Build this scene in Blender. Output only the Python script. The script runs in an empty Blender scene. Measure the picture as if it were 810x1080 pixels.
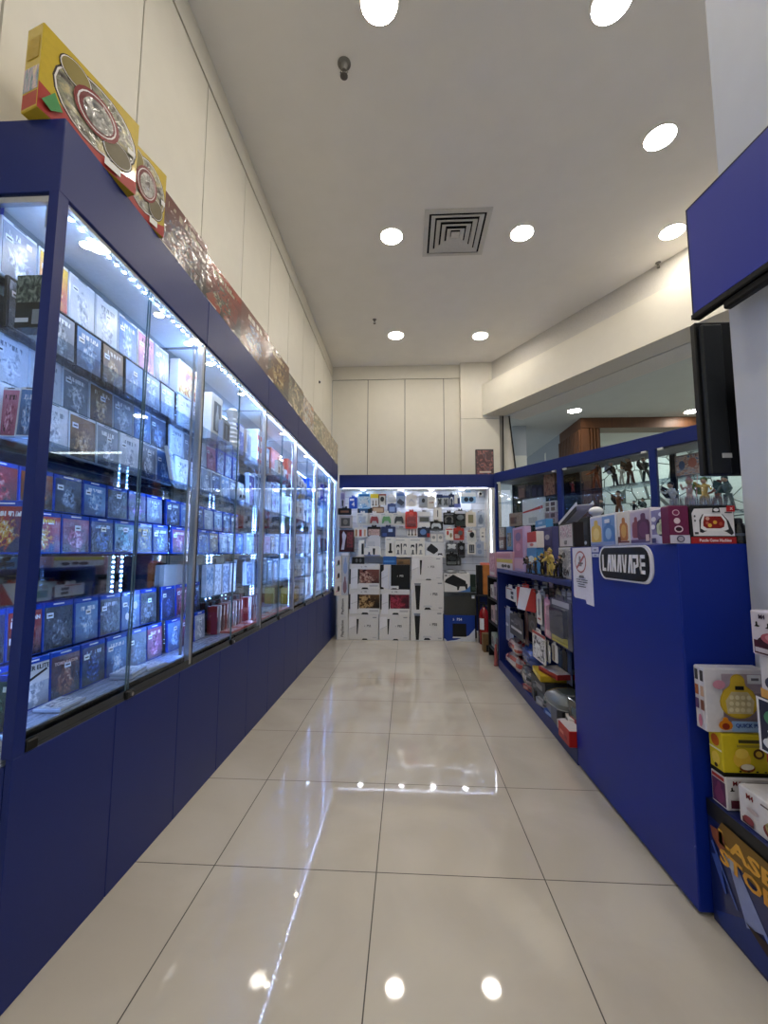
import bpy, bmesh, math, random
from mathutils import Vector, Matrix
S = bpy.context.scene
C = S.collection
R = math.radians
rnd = random.Random(11)
# ------------------------------------------------------------------ camera
CAM = (.1095, -1.664, 1.1529); F = 450.95; YAW, PITCH, ROLL = -.0527, .0955, .0046
def cam_axes():
    cy, sy = math.cos(YAW), math.sin(YAW)
    f = Vector((sy, cy, 0)); r = Vector((cy, -sy, 0)); u = Vector((0, 0, 1))
    cp, sp = math.cos(PITCH), math.sin(PITCH)
    f2 = f * cp + u * sp; u2 = u * cp - f * sp
    cr, sr = math.cos(ROLL), math.sin(ROLL)
    return r * cr + u2 * sr, u2 * cr - r * sr, f2
AR, AU, AF = cam_axes()
O_R = Vector((1.33, 4.5, 0)); E_R = Vector((.497, -.868, 0)).normalized(); N_R = Vector((.868, .497, 0)).normalized()
def at(x, y, ax, val):
    """the place in the shop that a point measured on the photograph lies on, given the real plane it belongs to"""
    d = AF + AR * ((x - 405) / F) - AU * ((y - 540) / F)
    c = Vector(CAM)
    if ax == 'N':
        t = (O_R + N_R * val - c).dot(N_R) / d.dot(N_R)
    else:
        i = 'XYZ'.index(ax); t = (val - c[i]) / d[i]
    return c + d * t
cd = bpy.data.cameras.new('camera'); co = bpy.data.objects.new('camera', cd); C.objects.link(co)
m4 = Matrix((AR, AU, -AF)).transposed().to_4x4(); m4.translation = Vector(CAM)
co.matrix_world = m4
cd.sensor_width = 36; cd.sensor_fit = 'VERTICAL'; cd.sensor_height = 36; cd.lens = 36 * F / 1080; cd.clip_start = .02
S.camera = co
# ------------------------------------------------------------------ materials
MC = {}
def lin(h):
    if isinstance(h, str):
        h = h.lstrip('#'); h = [int(h[i:i+2], 16) / 255 for i in (0, 2, 4)]
        return tuple(c / 12.92 if c <= .04045 else ((c + .055) / 1.055) ** 2.4 for c in h)
    return tuple(h)
def base_mat(name):
    m = bpy.data.materials.new(name); m.use_nodes = True
    nt = m.node_tree
    return m, nt, nt.nodes['Principled BSDF']
def M(col, rough=.45, metal=0, coat=0, grain=.04, name=None, bump=0, bscale=60, spec=.3):
    """plain coloured surface with a faint procedural variation"""
    k = (str(col), rough, metal, coat, grain, bump, bscale, spec)
    if k in MC: return MC[k]
    m, nt, b = base_mat(name or 'surface')
    c = lin(col)
    tc = nt.nodes.new('ShaderNodeTexCoord'); nz = nt.nodes.new('ShaderNodeTexNoise'); nz.inputs['Scale'].default_value = bscale
    nz.inputs['Detail'].default_value = 3
    nt.links.new(tc.outputs['Object'], nz.inputs['Vector'])
    rp = nt.nodes.new('ShaderNodeValToRGB')
    rp.color_ramp.elements[0].position = .3; rp.color_ramp.elements[1].position = .7
    rp.color_ramp.elements[0].color = (*[max(0, x * (1 - grain)) for x in c], 1)
    rp.color_ramp.elements[1].color = (*[min(1, x * (1 + grain)) for x in c], 1)
    nt.links.new(nz.outputs['Fac'], rp.inputs['Fac']); nt.links.new(rp.outputs['Color'], b.inputs['Base Color'])
    b.inputs['Specular IOR Level'].default_value = spec
    b.inputs['Roughness'].default_value = rough; b.inputs['Metallic'].default_value = metal
    b.inputs['Coat Weight'].default_value = coat; b.inputs['Coat Roughness'].default_value = .08
    if bump:
        bp = nt.nodes.new('ShaderNodeBump'); bp.inputs['Strength'].default_value = bump; bp.inputs['Distance'].default_value = .002
        nt.links.new(nz.outputs['Fac'], bp.inputs['Height']); nt.links.new(bp.outputs['Normal'], b.inputs['Normal'])
    MC[k] = m
    return m
def EM(col, s, name='lamp_glow', base=.8):
    k = ('em', str(col), s, base)
    if k in MC: return MC[k]
    m, nt, b = base_mat(name)
    b.inputs['Base Color'].default_value = (base, base, base, 1)
    b.inputs['Emission Color'].default_value = (*lin(col), 1); b.inputs['Emission Strength'].default_value = s
    MC[k] = m
    return m
def GLASS(tint='#e8f4f4', refl=1.0, frost=0):
    k = ('gl', tint, refl, frost)
    if k in MC: return MC[k]
    m, nt, b = base_mat('pane_glass'); nt.nodes.remove(b)
    o = nt.nodes['Material Output']
    t = nt.nodes.new('ShaderNodeBsdfTransparent'); t.inputs['Color'].default_value = (*lin(tint), 1)
    g = nt.nodes.new('ShaderNodeBsdfGlossy'); g.inputs['Roughness'].default_value = .02 + frost
    lw = nt.nodes.new('ShaderNodeLayerWeight'); lw.inputs['Blend'].default_value = .5
    pw = nt.nodes.new('ShaderNodeMath'); pw.operation = 'POWER'; pw.inputs[1].default_value = 5
    mu = nt.nodes.new('ShaderNodeMath'); mu.operation = 'MULTIPLY_ADD'; mu.inputs[1].default_value = .75; mu.inputs[2].default_value = .03 * refl
    mx = nt.nodes.new('ShaderNodeMixShader')
    nt.links.new(lw.outputs['Facing'], pw.inputs[0]); nt.links.new(pw.outputs[0], mu.inputs[0]); nt.links.new(mu.outputs[0], mx.inputs[0])
    nt.links.new(t.outputs[0], mx.inputs[1]); nt.links.new(g.outputs[0], mx.inputs[2]); nt.links.new(mx.outputs[0], o.inputs['Surface'])
    MC[k] = m
    return m
def ART(cols, scale=2.6, wrap=1, seed=0, fine=0.12):
    """printed cover picture: blotches of the given inks; wrap = shrink-wrap film over it"""
    k = ('art', tuple(cols), scale, wrap, seed, fine)
    if k in MC: return MC[k]
    m, nt, b = base_mat('printed_artwork')
    N = nt.nodes.new; L = nt.links.new
    tc = N('ShaderNodeTexCoord'); oi = N('ShaderNodeObjectInfo')
    ad = N('ShaderNodeVectorMath'); ad.operation = 'ADD'
    sc = N('ShaderNodeMath'); sc.operation = 'MULTIPLY_ADD'; sc.inputs[1].default_value = 37; sc.inputs[2].default_value = seed * 3.1
    L(oi.outputs['Random'], sc.inputs[0]); L(tc.outputs['Generated'], ad.inputs[0]); L(sc.outputs[0], ad.inputs[1])
    n1 = N('ShaderNodeTexNoise'); n1.inputs['Scale'].default_value = scale * 1.3; n1.inputs['Detail'].default_value = 8
    n1.inputs['Distortion'].default_value = 1.6; n1.inputs['Roughness'].default_value = .6
    L(ad.outputs[0], n1.inputs['Vector'])
    v = N('ShaderNodeTexVoronoi'); v.inputs['Scale'].default_value = scale * 2.2; L(ad.outputs[0], v.inputs['Vector'])
    mx = N('ShaderNodeMix'); mx.data_type = 'FLOAT'; mx.inputs[0].default_value = fine
    L(n1.outputs['Fac'], mx.inputs[2]); L(v.outputs['Distance'], mx.inputs[3])
    rp = N('ShaderNodeValToRGB'); e = rp.color_ramp.elements
    n = len(cols); lo, hi = .34, .6
    e[0].position = lo; e[0].color = (*lin(cols[0]), 1); e[1].position = hi; e[1].color = (*lin(cols[-1]), 1)
    for i in range(1, n - 1):
        q = e.new(lo + (hi - lo) * i / (n - 1)); q.color = (*lin(cols[i]), 1)
    L(mx.outputs[0], rp.inputs['Fac']); L(rp.outputs['Color'], b.inputs['Base Color'])
    b.inputs['Roughness'].default_value = .35; b.inputs['Specular IOR Level'].default_value = .3
    if wrap:
        b.inputs['Coat Weight'].default_value = 1; b.inputs['Coat Roughness'].default_value = .06
        n2 = N('ShaderNodeTexNoise'); n2.inputs['Scale'].default_value = 4; n2.inputs['Detail'].default_value = 4; n2.inputs['Distortion'].default_value = 2.5
        L(ad.outputs[0], n2.inputs['Vector'])
        bp = N('ShaderNodeBump'); bp.inputs['Strength'].default_value = .5 * wrap; bp.inputs['Distance'].default_value = .012
        L(n2.outputs['Fac'], bp.inputs['Height']); L(bp.outputs['Normal'], b.inputs['Coat Normal'])
    MC[k] = m
    return m
def COVER(cols, wrap=1, seed=0, light=0):
    """game cover: two-tone ground, a busy central picture, a lettered title strip; film over it"""
    k = ('cover', tuple(cols), wrap, seed, light)
    if k in MC: return MC[k]
    m, nt, b = base_mat('game_cover_print'); N = nt.nodes.new; L = nt.links.new
    def mth(op, a, c=None, d=None):
        n = N('ShaderNodeMath'); n.operation = op
        for i, v in enumerate((a, c, d)):
            if v is None: continue
            if isinstance(v, (int, float)): n.inputs[i].default_value = v
            else: L(v, n.inputs[i])
        return n.outputs[0]
    tc = N('ShaderNodeTexCoord'); oi = N('ShaderNodeObjectInfo'); sp = N('ShaderNodeSeparateXYZ'); L(tc.outputs['Generated'], sp.inputs[0])
    ad = N('ShaderNodeVectorMath'); ad.operation = 'ADD'; L(tc.outputs['Generated'], ad.inputs[0]); L(mth('MULTIPLY', oi.outputs['Random'], 53.0), ad.inputs[1])
    def noise(sc, det, dist, vec=None):
        n = N('ShaderNodeTexNoise'); n.inputs['Scale'].default_value = sc; n.inputs['Detail'].default_value = det; n.inputs['Distortion'].default_value = dist
        L(vec or ad.outputs[0], n.inputs['Vector']); return n.outputs['Fac']
    def ramp(f, cs, lo=.32, hi=.68):
        r = N('ShaderNodeValToRGB'); e = r.color_ramp.elements; n = len(cs)
        e[0].position = lo; e[0].color = (*lin(cs[0]), 1); e[1].position = hi; e[1].color = (*lin(cs[-1]), 1)
        for i in range(1, n - 1): q = e.new(lo + (hi - lo) * i / (n - 1)); q.color = (*lin(cs[i]), 1)
        L(f, r.inputs['Fac']); return r.outputs['Color']
    big = noise(1.3, 2, .4); mid = noise(3.2, 6, 1.2); fin = noise(9, 5, .8)
    dx = mth('MULTIPLY', mth('SUBTRACT', sp.outputs['X'], .5), 1.25); dz = mth('SUBTRACT', sp.outputs['Z'], .42)
    rr = mth('ADD', mth('SQRT', mth('ADD', mth('MULTIPLY', dx, dx), mth('MULTIPLY', dz, dz))), mth('MULTIPLY', mth('SUBTRACT', mid, .5), 1.1))
    mr = N('ShaderNodeMapRange'); mr.inputs['From Min'].default_value = .38; mr.inputs['From Max'].default_value = .26; L(rr, mr.inputs['Value'])
    bg = ramp(mth('MULTIPLY_ADD', sp.outputs['Z'], .35, mth('MULTIPLY', big, .65)), [cols[0], cols[1]] if not light else [cols[1], cols[2]])
    fg = ramp(mth('MULTIPLY_ADD', fin, .6, mth('MULTIPLY', mid, .4)), [cols[0], cols[1], cols[2], cols[3]], .38, .62)
    m1 = N('ShaderNodeMix'); m1.data_type = 'RGBA'; L(mr.outputs[0], m1.inputs[0]); L(bg, m1.inputs[6]); L(fg, m1.inputs[7])
    # title strip made of letter-like strokes
    mp = N('ShaderNodeMapping'); mp.inputs['Scale'].default_value = (16, 1, 3); L(ad.outputs[0], mp.inputs[0])
    st = mth('GREATER_THAN', noise(1.0, 1, 0, mp.outputs[0]), .48)
    inb = mth('MULTIPLY', mth('LESS_THAN', mth('ABSOLUTE', mth('SUBTRACT', sp.outputs['Z'], .84)), .055), mth('LESS_THAN', mth('ABSOLUTE', mth('SUBTRACT', sp.outputs['X'], .52)), .34))
    tl = mth('MULTIPLY', mth('MULTIPLY', st, inb), mth('GREATER_THAN', oi.outputs['Random'], .25))
    m2 = N('ShaderNodeMix'); m2.data_type = 'RGBA'; L(tl, m2.inputs[0]); L(m1.outputs[2], m2.inputs[6]); m2.inputs[7].default_value = (*lin(cols[3] if not light else cols[0]), 1)
    L(m2.outputs[2], b.inputs['Base Color']); b.inputs['Roughness'].default_value = .35; b.inputs['Specular IOR Level'].default_value = .3
    if wrap:
        b.inputs['Coat Weight'].default_value = 1; b.inputs['Coat Roughness'].default_value = .07
        n2 = noise(5.5, 3, 3.0); bp = N('ShaderNodeBump'); bp.inputs['Strength'].default_value = min(1, .62 * wrap); bp.inputs['Distance'].default_value = .014
        L(n2, bp.inputs['Height']); L(bp.outputs['Normal'], b.inputs['Coat Normal'])
    MC[k] = m
    return m
BLUE = M((.002, .0145, .135), .42, grain=.05, bscale=200, spec=.35); BLUE2 = M((.001, .0185, .25), .45, grain=.05, bscale=200, spec=.3)  # same laminate twice: the cabinets' duller look from glare is put into BLUE
WHITE = M('#e4e2da', .5); BLACK = M('#08090a', .4); DARK = M('#131417', .45); GREY = M('#8c8f94', .45)
ALU = M('#b9bcc0', .32, .85); STEEL = M('#9a9ca0', .28, 1); CARD = M('#e6e4df', .55); BROWN = M('#8a6a48', .7)
MIRROR = M('#c9d3da', .03, 1, grain=0)
PANE = GLASS('#f4f8fb', 1.0); SHELFGLASS = GLASS('#e2ecf4', 1.3); FILM = GLASS('#f2f5f6', 2.2, .05)
# ------------------------------------------------------------------ mesh helpers
def B(): return bmesh.new()
def box(bm, x0, x1, y0, y1, z0, z1, m=0, bev=0, seg=1):
    if x0 > x1: x0, x1 = x1, x0
    if y0 > y1: y0, y1 = y1, y0
    if z0 > z1: z0, z1 = z1, z0
    v = [bm.verts.new((x, y, z)) for x in (x0, x1) for y in (y0, y1) for z in (z0, z1)]
    fs = []
    for q in ((0, 1, 3, 2), (4, 6, 7, 5), (0, 4, 5, 1), (2, 3, 7, 6), (0, 2, 6, 4), (1, 5, 7, 3)):
        f = bm.faces.new([v[i] for i in q]); f.material_index = m; fs.append(f)
    if bev:
        ed = list({e for f in fs for e in f.edges})
        bmesh.ops.bevel(bm, geom=ed, offset=bev, segments=seg, affect='EDGES', profile=.5)
    return v
def prism(bm, pts, ax, a, b, m=0):
    def P(p, t): return {'x': (t, p[0], p[1]), 'y': (p[0], t, p[1]), 'z': (p[0], p[1], t)}[ax]
    A = [bm.verts.new(P(p, a)) for p in pts]; Q = [bm.verts.new(P(p, b)) for p in pts]
    n = len(pts)
    for f in ([A[::-1], Q] + [[A[i], A[(i + 1) % n], Q[(i + 1) % n], Q[i]] for i in range(n)]):
        g = bm.faces.new(f); g.material_index = m
def tube(bm, pts, r, n=8, m=0):
    pts = [Vector(p) for p in pts]; rs = r if isinstance(r, (list, tuple)) else [r] * len(pts)
    rings = []
    for i, p in enumerate(pts):
        d = (pts[min(i + 1, len(pts) - 1)] - pts[max(i - 1, 0)]).normalized()
        a = d.cross(Vector((0, 0, 1)))
        if a.length < .05: a = d.cross(Vector((0, 1, 0)))
        a.normalize(); b = d.cross(a)
        rings.append([bm.verts.new(p + (a * math.cos(t) + b * math.sin(t)) * rs[i]) for t in [2 * math.pi * k / n for k in range(n)]])
    for i in range(len(rings) - 1):
        for k in range(n):
            f = bm.faces.new((rings[i][k], rings[i][(k + 1) % n], rings[i + 1][(k + 1) % n], rings[i + 1][k])); f.material_index = m
    for g in (rings[0][::-1], rings[-1]):
        f = bm.faces.new(g); f.material_index = m
def lathe(bm, prof, c=(0, 0, 0), n=20, m=0, axis='z', caps=True):
    rings = []
    for r, z in prof:
        ring = []
        for k in range(n):
            t = 2 * math.pi * k / n; x, y = r * math.cos(t), r * math.sin(t)
            p = (x, y, z) if axis == 'z' else ((x, z, y) if axis == 'y' else (z, x, y))
            ring.append(bm.verts.new((c[0] + p[0], c[1] + p[1], c[2] + p[2])))
        rings.append(ring)
    for i in range(len(rings) - 1):
        for k in range(n):
            f = bm.faces.new((rings[i][k], rings[i][(k + 1) % n], rings[i + 1][(k + 1) % n], rings[i + 1][k])); f.material_index = m
    if not caps: return
    for g in (rings[0][::-1], rings[-1]):
        f = bm.faces.new(g); f.material_index = m
def ball(bm, c, r, m=0, sc=(1, 1, 1), n=10):
    k = n // 2 + 1
    lathe(bm, [(max(.02, math.sin(math.pi * i / k)) * r * sc[0], -math.cos(math.pi * i / k) * r * sc[2]) for i in range(k + 1)], c, n, m)
FONT = {}
def glyphs(s, bold=0):
    if (s, bold) in FONT: return FONT[(s, bold)]
    cu = bpy.data.curves.new('t', 'FONT'); cu.body = s; cu.size = 1; cu.resolution_u = 2; cu.extrude = .5; cu.offset = bold
    ob = bpy.data.objects.new('t', cu); C.objects.link(ob)
    dg = bpy.context.evaluated_depsgraph_get()
    me = bpy.data.meshes.new_from_object(ob.evaluated_get(dg))
    vs = [v.co.copy() for v in me.vertices]; fs = [tuple(p.vertices) for p in me.polygons]
    bpy.data.objects.remove(ob); bpy.data.curves.remove(cu); bpy.data.meshes.remove(me)
    x0 = min(v.x for v in vs); x1 = max(v.x for v in vs); y0 = min(v.y for v in vs); y1 = max(v.y for v in vs)
    FONT[(s, bold)] = ([((v.x - (x0 + x1) / 2), (v.y - (y0 + y1) / 2), v.z) for v in vs], fs, x1 - x0, y1 - y0)
    return FONT[(s, bold)]
def text(bm, s, u, v, h, m, fn, c0, c1, wmax=None, rot=0, shear=0, fit=None, bold=0):
    """letters centred at (u, v) on a face; fn maps (across, up, out) to the object"""
    vs, fs, w, hh = glyphs(s, bold)
    k = h / hh; kx = k
    if fit: kx = fit / w
    elif wmax and w * k > wmax: kx = wmax / w
    cr, sr = math.cos(rot), math.sin(rot)
    vv = []
    for x, y, z in vs:
        a, b = x * kx + shear * y * k, y * k
        a, b = a * cr - b * sr, a * sr + b * cr
        vv.append(bm.verts.new(fn(u + a, v + b, c0 + (c1 - c0) * (z + .5))))
    for f in fs:
        try: bm.faces.new([vv[i] for i in f]).material_index = m
        except ValueError: pass
def obj(name, bm, mats, parent=None, smooth=False, label=None, recalc=True):
    if recalc: bmesh.ops.recalc_face_normals(bm, faces=bm.faces)
    me = bpy.data.meshes.new(name); bm.to_mesh(me); bm.free()
    for m in (mats if isinstance(mats, (list, tuple)) else [mats]): me.materials.append(m)
    if smooth:
        for p in me.polygons: p.use_smooth = True
        me.set_sharp_from_angle(angle=R(38))
    o = bpy.data.objects.new(name, me); C.objects.link(o)
    if parent: o.parent = parent
    if label: o['label'] = label
    return o
def tag(o, label, cat, group=None, loc=None, rz=None, kind=None):
    o['label'] = label; o['category'] = cat
    if group: o['group'] = group
    if kind: o['kind'] = kind
    if loc is not None: o.location = loc
    if rz is not None: o.rotation_euler[2] = rz
    return o
def thing(name, label, cat, loc=(0, 0, 0), rz=0, group=None):
    o = bpy.data.objects.new(name, None); C.objects.link(o); o.empty_display_size = .05
    return tag(o, label, cat, group, loc, rz)
def struct(name, bm, mats, smooth=False):
    o = obj(name, bm, mats, None, smooth); o['kind'] = 'structure'; return o
# silhouettes in a unit square (0..1)
def arc(cx, cy, r, a0, a1, n=10, ry=None): return [(cx + r * math.cos(R(a0 + (a1 - a0) * i / n)), cy + (ry or r) * math.sin(R(a0 + (a1 - a0) * i / n))) for i in range(n + 1)]
SIL = {
 'controller': [(.0, .12), (.06, .03), (.16, .08), (.28, .36), (.72, .36), (.84, .08), (.94, .03), (1, .12), (.98, .5), (.9, .82), (.78, .95), (.64, .9), (.36, .9), (.22, .95), (.1, .82), (.02, .5)],
 'tower': [(.25, 0), (.75, 0), (.95, .93), (.8, 1), (.2, 1), (.05, .93)],
 'headset': arc(.5, .5, .5, -20, 200, 12) + [(.0, .1), (.18, .05), (.26, .4), (.2, .5)] + arc(.5, .5, .34, 190, -10, 10) + [(.74, .4), (.82, .05), (1, .1)],
 'phone': [(.08, 0), (.92, 0), (1, .06), (1, .94), (.92, 1), (.08, 1), (0, .94), (0, .06)],
 'round': arc(.5, .5, .5, 0, 345, 23),
 'slab': [(0, .38), (.62, 0), (1, .3), (.98, .5), (.4, 1), (.05, .6)],
 'dock': [(.1, 0), (.9, 0), (1, .18), (.72, .25), (.72, 1), (.28, 1), (.28, .25), (0, .18)],
 'cable': [(.05, .1), (.2, 0), (.5, .2), (.8, 0), (.95, .15), (.85, .5), (.98, .85), (.75, 1), (.5, .8), (.2, 1), (.02, .8), (.2, .5)],
 'mascot': arc(.5, .36, .46, -200, 20, 14, .36) + [(.86, .62), (.7, .74)] + arc(.5, .84, .18, -10, 190, 8, .16) + [(.3, .74), (.14, .62)],
 'bag': [(.12, .0), (.88, .0), (1, .1), (1, .62), (.9, .74), (.7, .78), (.68, .96), (.58, 1), (.42, 1), (.32, .96), (.3, .78), (.1, .74), (0, .62), (0, .1)],
 'tri': [(0, 0), (.75, .0), (1, .25), (.6, .35), (.55, 1), (.3, .92), (.3, .3)],
}
def front(w, d): return lambda a, b, c: (a, -c, b)
def leftf(w, d): return lambda a, b, c: (-w / 2 - c, d / 2 - a, b)
def rightf(w, d): return lambda a, b, c: (w / 2 + c, d / 2 + a, b)
def printing(par, w, h, items, fn, pname='printed_panel', c0=0.0003, lname='lettering'):
    """flat printed shapes on one face (u, v in 0..1 of that face); letters get a mesh of their own"""
    pb, tb = B(), B(); pm, tm = [], []
    def slot(L, c):
        c = c if isinstance(c, bpy.types.Material) else M(c, .4)
        if c not in L: L.append(c)
        return L.index(c)
    st = .0005
    for i, it in enumerate(items):
        k = it[0]; c = c0 + st * i
        if k == 't':
            _, s, u, v, hh, col = it[:6]; kw = it[6] if len(it) > 6 else {}
            text(tb, s, (u - .5) * w, v * h, hh * h, slot(tm, col), fn, c, c + .001, kw.get('w', .9) * w, R(kw.get('rot', 0)), kw.get('shear', 0), kw['fit'] * w if 'fit' in kw else None, kw.get('bold', .012)); continue
        if k == 'r': _, u0, v0, u1, v1, col = it; pts = [(u0, v0), (u1, v0), (u1, v1), (u0, v1)]
        elif k == 'p': _, pts, col = it
        elif k == 's': _, nm, u0, v0, u1, v1, col = it; pts = [(u0 + (u1 - u0) * a, v0 + (v1 - v0) * b) for a, b in SIL[nm]]
        elif k == 'd': _, u, v, ru, rv, col = it; pts = [(u + ru * math.cos(R(t)), v + rv * math.sin(R(t))) for t in range(0, 360, 18)]
        mi = slot(pm, col); P2 = [((u - .5) * w, v * h) for u, v in pts]; n = len(P2)
        A = [pb.verts.new(fn(a, b, c - st * .9)) for a, b in P2]; Q = [pb.verts.new(fn(a, b, c)) for a, b in P2]
        for f in ([A[::-1], Q] + [[A[j], A[(j + 1) % n], Q[(j + 1) % n], Q[j]] for j in range(n)]): pb.faces.new(f).material_index = mi
    if pm: obj(pname, pb, pm, par)
    else: pb.free()
    if tm: obj(lname, tb, tm, par)
    else: tb.free()
def carton(name, label, cat, w, d, h, loc, rz, body, items=(), group=None, left=(), tilt=0, flap=True, bev=.0025):
    """a closed carton: folded body, tuck lid, printed faces. Front faces local -Y, origin on the floor of the front face"""
    b = B(); box(b, -w / 2, w / 2, 0, d, 0, h, 0, min(bev, d * .2, w * .2))
    o = tag(obj(name, b, body), label, cat, group, loc, rz)
    o.rotation_euler[0] = tilt
    if flap:
        f = B(); t = .0012
        prism(f, [(-w / 2 + .004, h - .004), (w / 2 - .004, h - .004), (w / 2 - .004, h + t), (-w / 2 + .004, h + t)], 'y', d * .04, d * .96)
        obj('lid_flap', f, body, o)
    if items: printing(o, w, h, items, front(w, d))
    if left: printing(o, d, h, left, leftf(w, d), 'printed_side')
    return o
def carton_px(name, label, cat, px, ax, val, d, rz, body, items=(), zb=None, **kw):
    """a carton whose front face fills the measured rectangle on a real plane"""
    x0, y0, x1, y1 = px; xm = (x0 + x1) / 2
    a = at(x0, (y0 + y1) / 2, ax, val); c = at(x1, (y0 + y1) / 2, ax, val)
    b = at(xm, y1, ax, val); t = at(xm, y0, ax, val)
    w = (c - a).length; z0 = b.z if zb is None else zb
    mid = (a + c) / 2
    return carton(name, label, cat, w, d, t.z - z0, (mid.x, mid.y, z0), rz, body, items, **kw)
def pack(name, label, cat, w, h, loc, rz, card, items=(), product=None, pcol='#222222', depth=.03, group=None, film=True, tab=True):
    """a hang-tab retail pack: card, moulded product, clear blister"""
    b = B(); tz = h
    hw = w / 2; r = min(.012, w * .12)
    pts = [(-hw + r, 0), (hw - r, 0), (hw, r), (hw, tz - r), (hw - r, tz)]
    if tab: pts += [(w * .18, tz), (w * .16, tz + .03), (.008, tz + .03), (.008, tz + .014), (-.008, tz + .014), (-.008, tz + .03), (-w * .16, tz + .03), (-w * .18, tz)]
    pts += [(-hw + r, tz), (-hw, tz - r), (-hw, r)]
    prism(b, pts, 'y', 0, .004)
    o = tag(obj(name, b, card), label, cat, group, loc, rz)
    if items: printing(o, w, h, items, front(w, .004))
    if product:
        p = B(); nm, u0, v0, u1, v1 = product
        prism(p, [((u0 + (u1 - u0) * a - .5) * w, (v0 + (v1 - v0) * q) * h) for a, q in SIL[nm]], 'y', -depth * .8, -.003)
        obj('product', p, M(pcol, .35), o)
    if film:
        f = B(); q = min(.012, depth * .6)
        x0, x1, z0, z1 = -hw * .86, hw * .86, h * .1, h * .84
        v = [f.verts.new(p) for p in ((x0, -.0045, z0), (x1, -.0045, z0), (x1, -.0045, z1), (x0, -.0045, z1), (x0 + q, -depth, z0 + q), (x1 - q, -depth, z0 + q), (x1 - q, -depth, z1 - q), (x0 + q, -depth, z1 - q))]
        for g in ((4, 5, 6, 7), (0, 1, 5, 4), (1, 2, 6, 5), (2, 3, 7, 6), (3, 0, 4, 7)): f.faces.new([v[i] for i in g])
        obj('blister', f, FILM, o)
    return o
def pack_px(name, label, cat, px, ax, val, rz, card, items=(), **kw):
    x0, y0, x1, y1 = px; xm = (x0 + x1) / 2
    a = at(x0, (y0 + y1) / 2, ax, val); c = at(x1, (y0 + y1) / 2, ax, val); b = at(xm, y1, ax, val); t = at(xm, y0, ax, val)
    mid = (a + c) / 2
    return pack(name, label, cat, (c - a).length, t.z - b.z, (mid.x, mid.y, b.z), rz, card, items, **kw)
ORD = ['first', 'second', 'third', 'fourth', 'fifth', 'sixth', 'seventh', 'eighth', 'ninth', 'tenth', 'eleventh', 'twelfth']
XW, YB = -1.14, 5.27
ZC = at(350.8, 387.2, 'Y', YB).z
# ------------------------------------------------------------------ the room
def floor_mat():
    m, nt, b = base_mat('polished_floor_tile'); N = nt.nodes.new; L = nt.links.new
    tc = N('ShaderNodeTexCoord'); sp = N('ShaderNodeSeparateXYZ'); L(tc.outputs['Object'], sp.inputs[0])
    gs = []
    for ax in 'XY':
        pp = N('ShaderNodeMath'); pp.operation = 'PINGPONG'; pp.inputs[1].default_value = .3
        L(sp.outputs[ax], pp.inputs[0])
        lt = N('ShaderNodeMath'); lt.operation = 'LESS_THAN'; lt.inputs[1].default_value = .0019
        L(pp.outputs[0], lt.inputs[0]); gs.append(lt)
    g = N('ShaderNodeMath'); g.operation = 'MAXIMUM'; L(gs[0].outputs[0], g.inputs[0]); L(gs[1].outputs[0], g.inputs[1])
    nz = N('ShaderNodeTexNoise'); nz.inputs['Scale'].default_value = 1.7; nz.inputs['Detail'].default_value = 6; nz.inputs['Distortion'].default_value = .8
    L(tc.outputs['Object'], nz.inputs['Vector'])
    rp = N('ShaderNodeValToRGB'); rp.color_ramp.elements[0].color = (*lin('#bab2a4'), 1); rp.color_ramp.elements[1].color = (*lin('#c7c0b2'), 1)
    rp.color_ramp.elements[0].position = .35; rp.color_ramp.elements[1].position = .65
    L(nz.outputs['Fac'], rp.inputs['Fac'])
    mx = N('ShaderNodeMix'); mx.data_type = 'RGBA'; L(g.outputs[0], mx.inputs[0]); L(rp.outputs['Color'], mx.inputs[6]); mx.inputs[7].default_value = (*lin('#3a332b'), 1)
    L(mx.outputs[2], b.inputs['Base Color'])
    ro = N('ShaderNodeMath'); ro.operation = 'MULTIPLY_ADD'; ro.inputs[1].default_value = .5; ro.inputs[2].default_value = .035
    L(g.outputs[0], ro.inputs[0]); L(ro.outputs[0], b.inputs['Roughness'])
    b.inputs['IOR'].default_value = 1.6
    return m
WALLM = M('#ddd8ca', .55, grain=.015, bscale=8); CEILM = M('#efece6', .75, grain=.015, bscale=5); SEAM = M('#0c0b0a', .9, spec=.05)
PILLM = M('#c9cfdc', .5, grain=.02, bscale=6)
b = B(); box(b, -1.4, 16, -4.6, 16, -.06, 0); struct('floor', b, floor_mat())
Pc = at(514, 384.5, 'Z', ZC)
e2 = lambda p, s, d=0: (p[0] + E_R.x * s + N_R.x * d, p[1] + E_R.y * s + N_R.y * d)
b = B(); q = e2(Pc, 11.3, .05); prism(b, [(-1.3, -4.6), (q[0], -4.6), e2(Pc, 0, .05), (Pc.x, YB + .1), (-1.3, YB + .1)], 'z', ZC, ZC + .1); struct('ceiling', b, CEILM)
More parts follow.
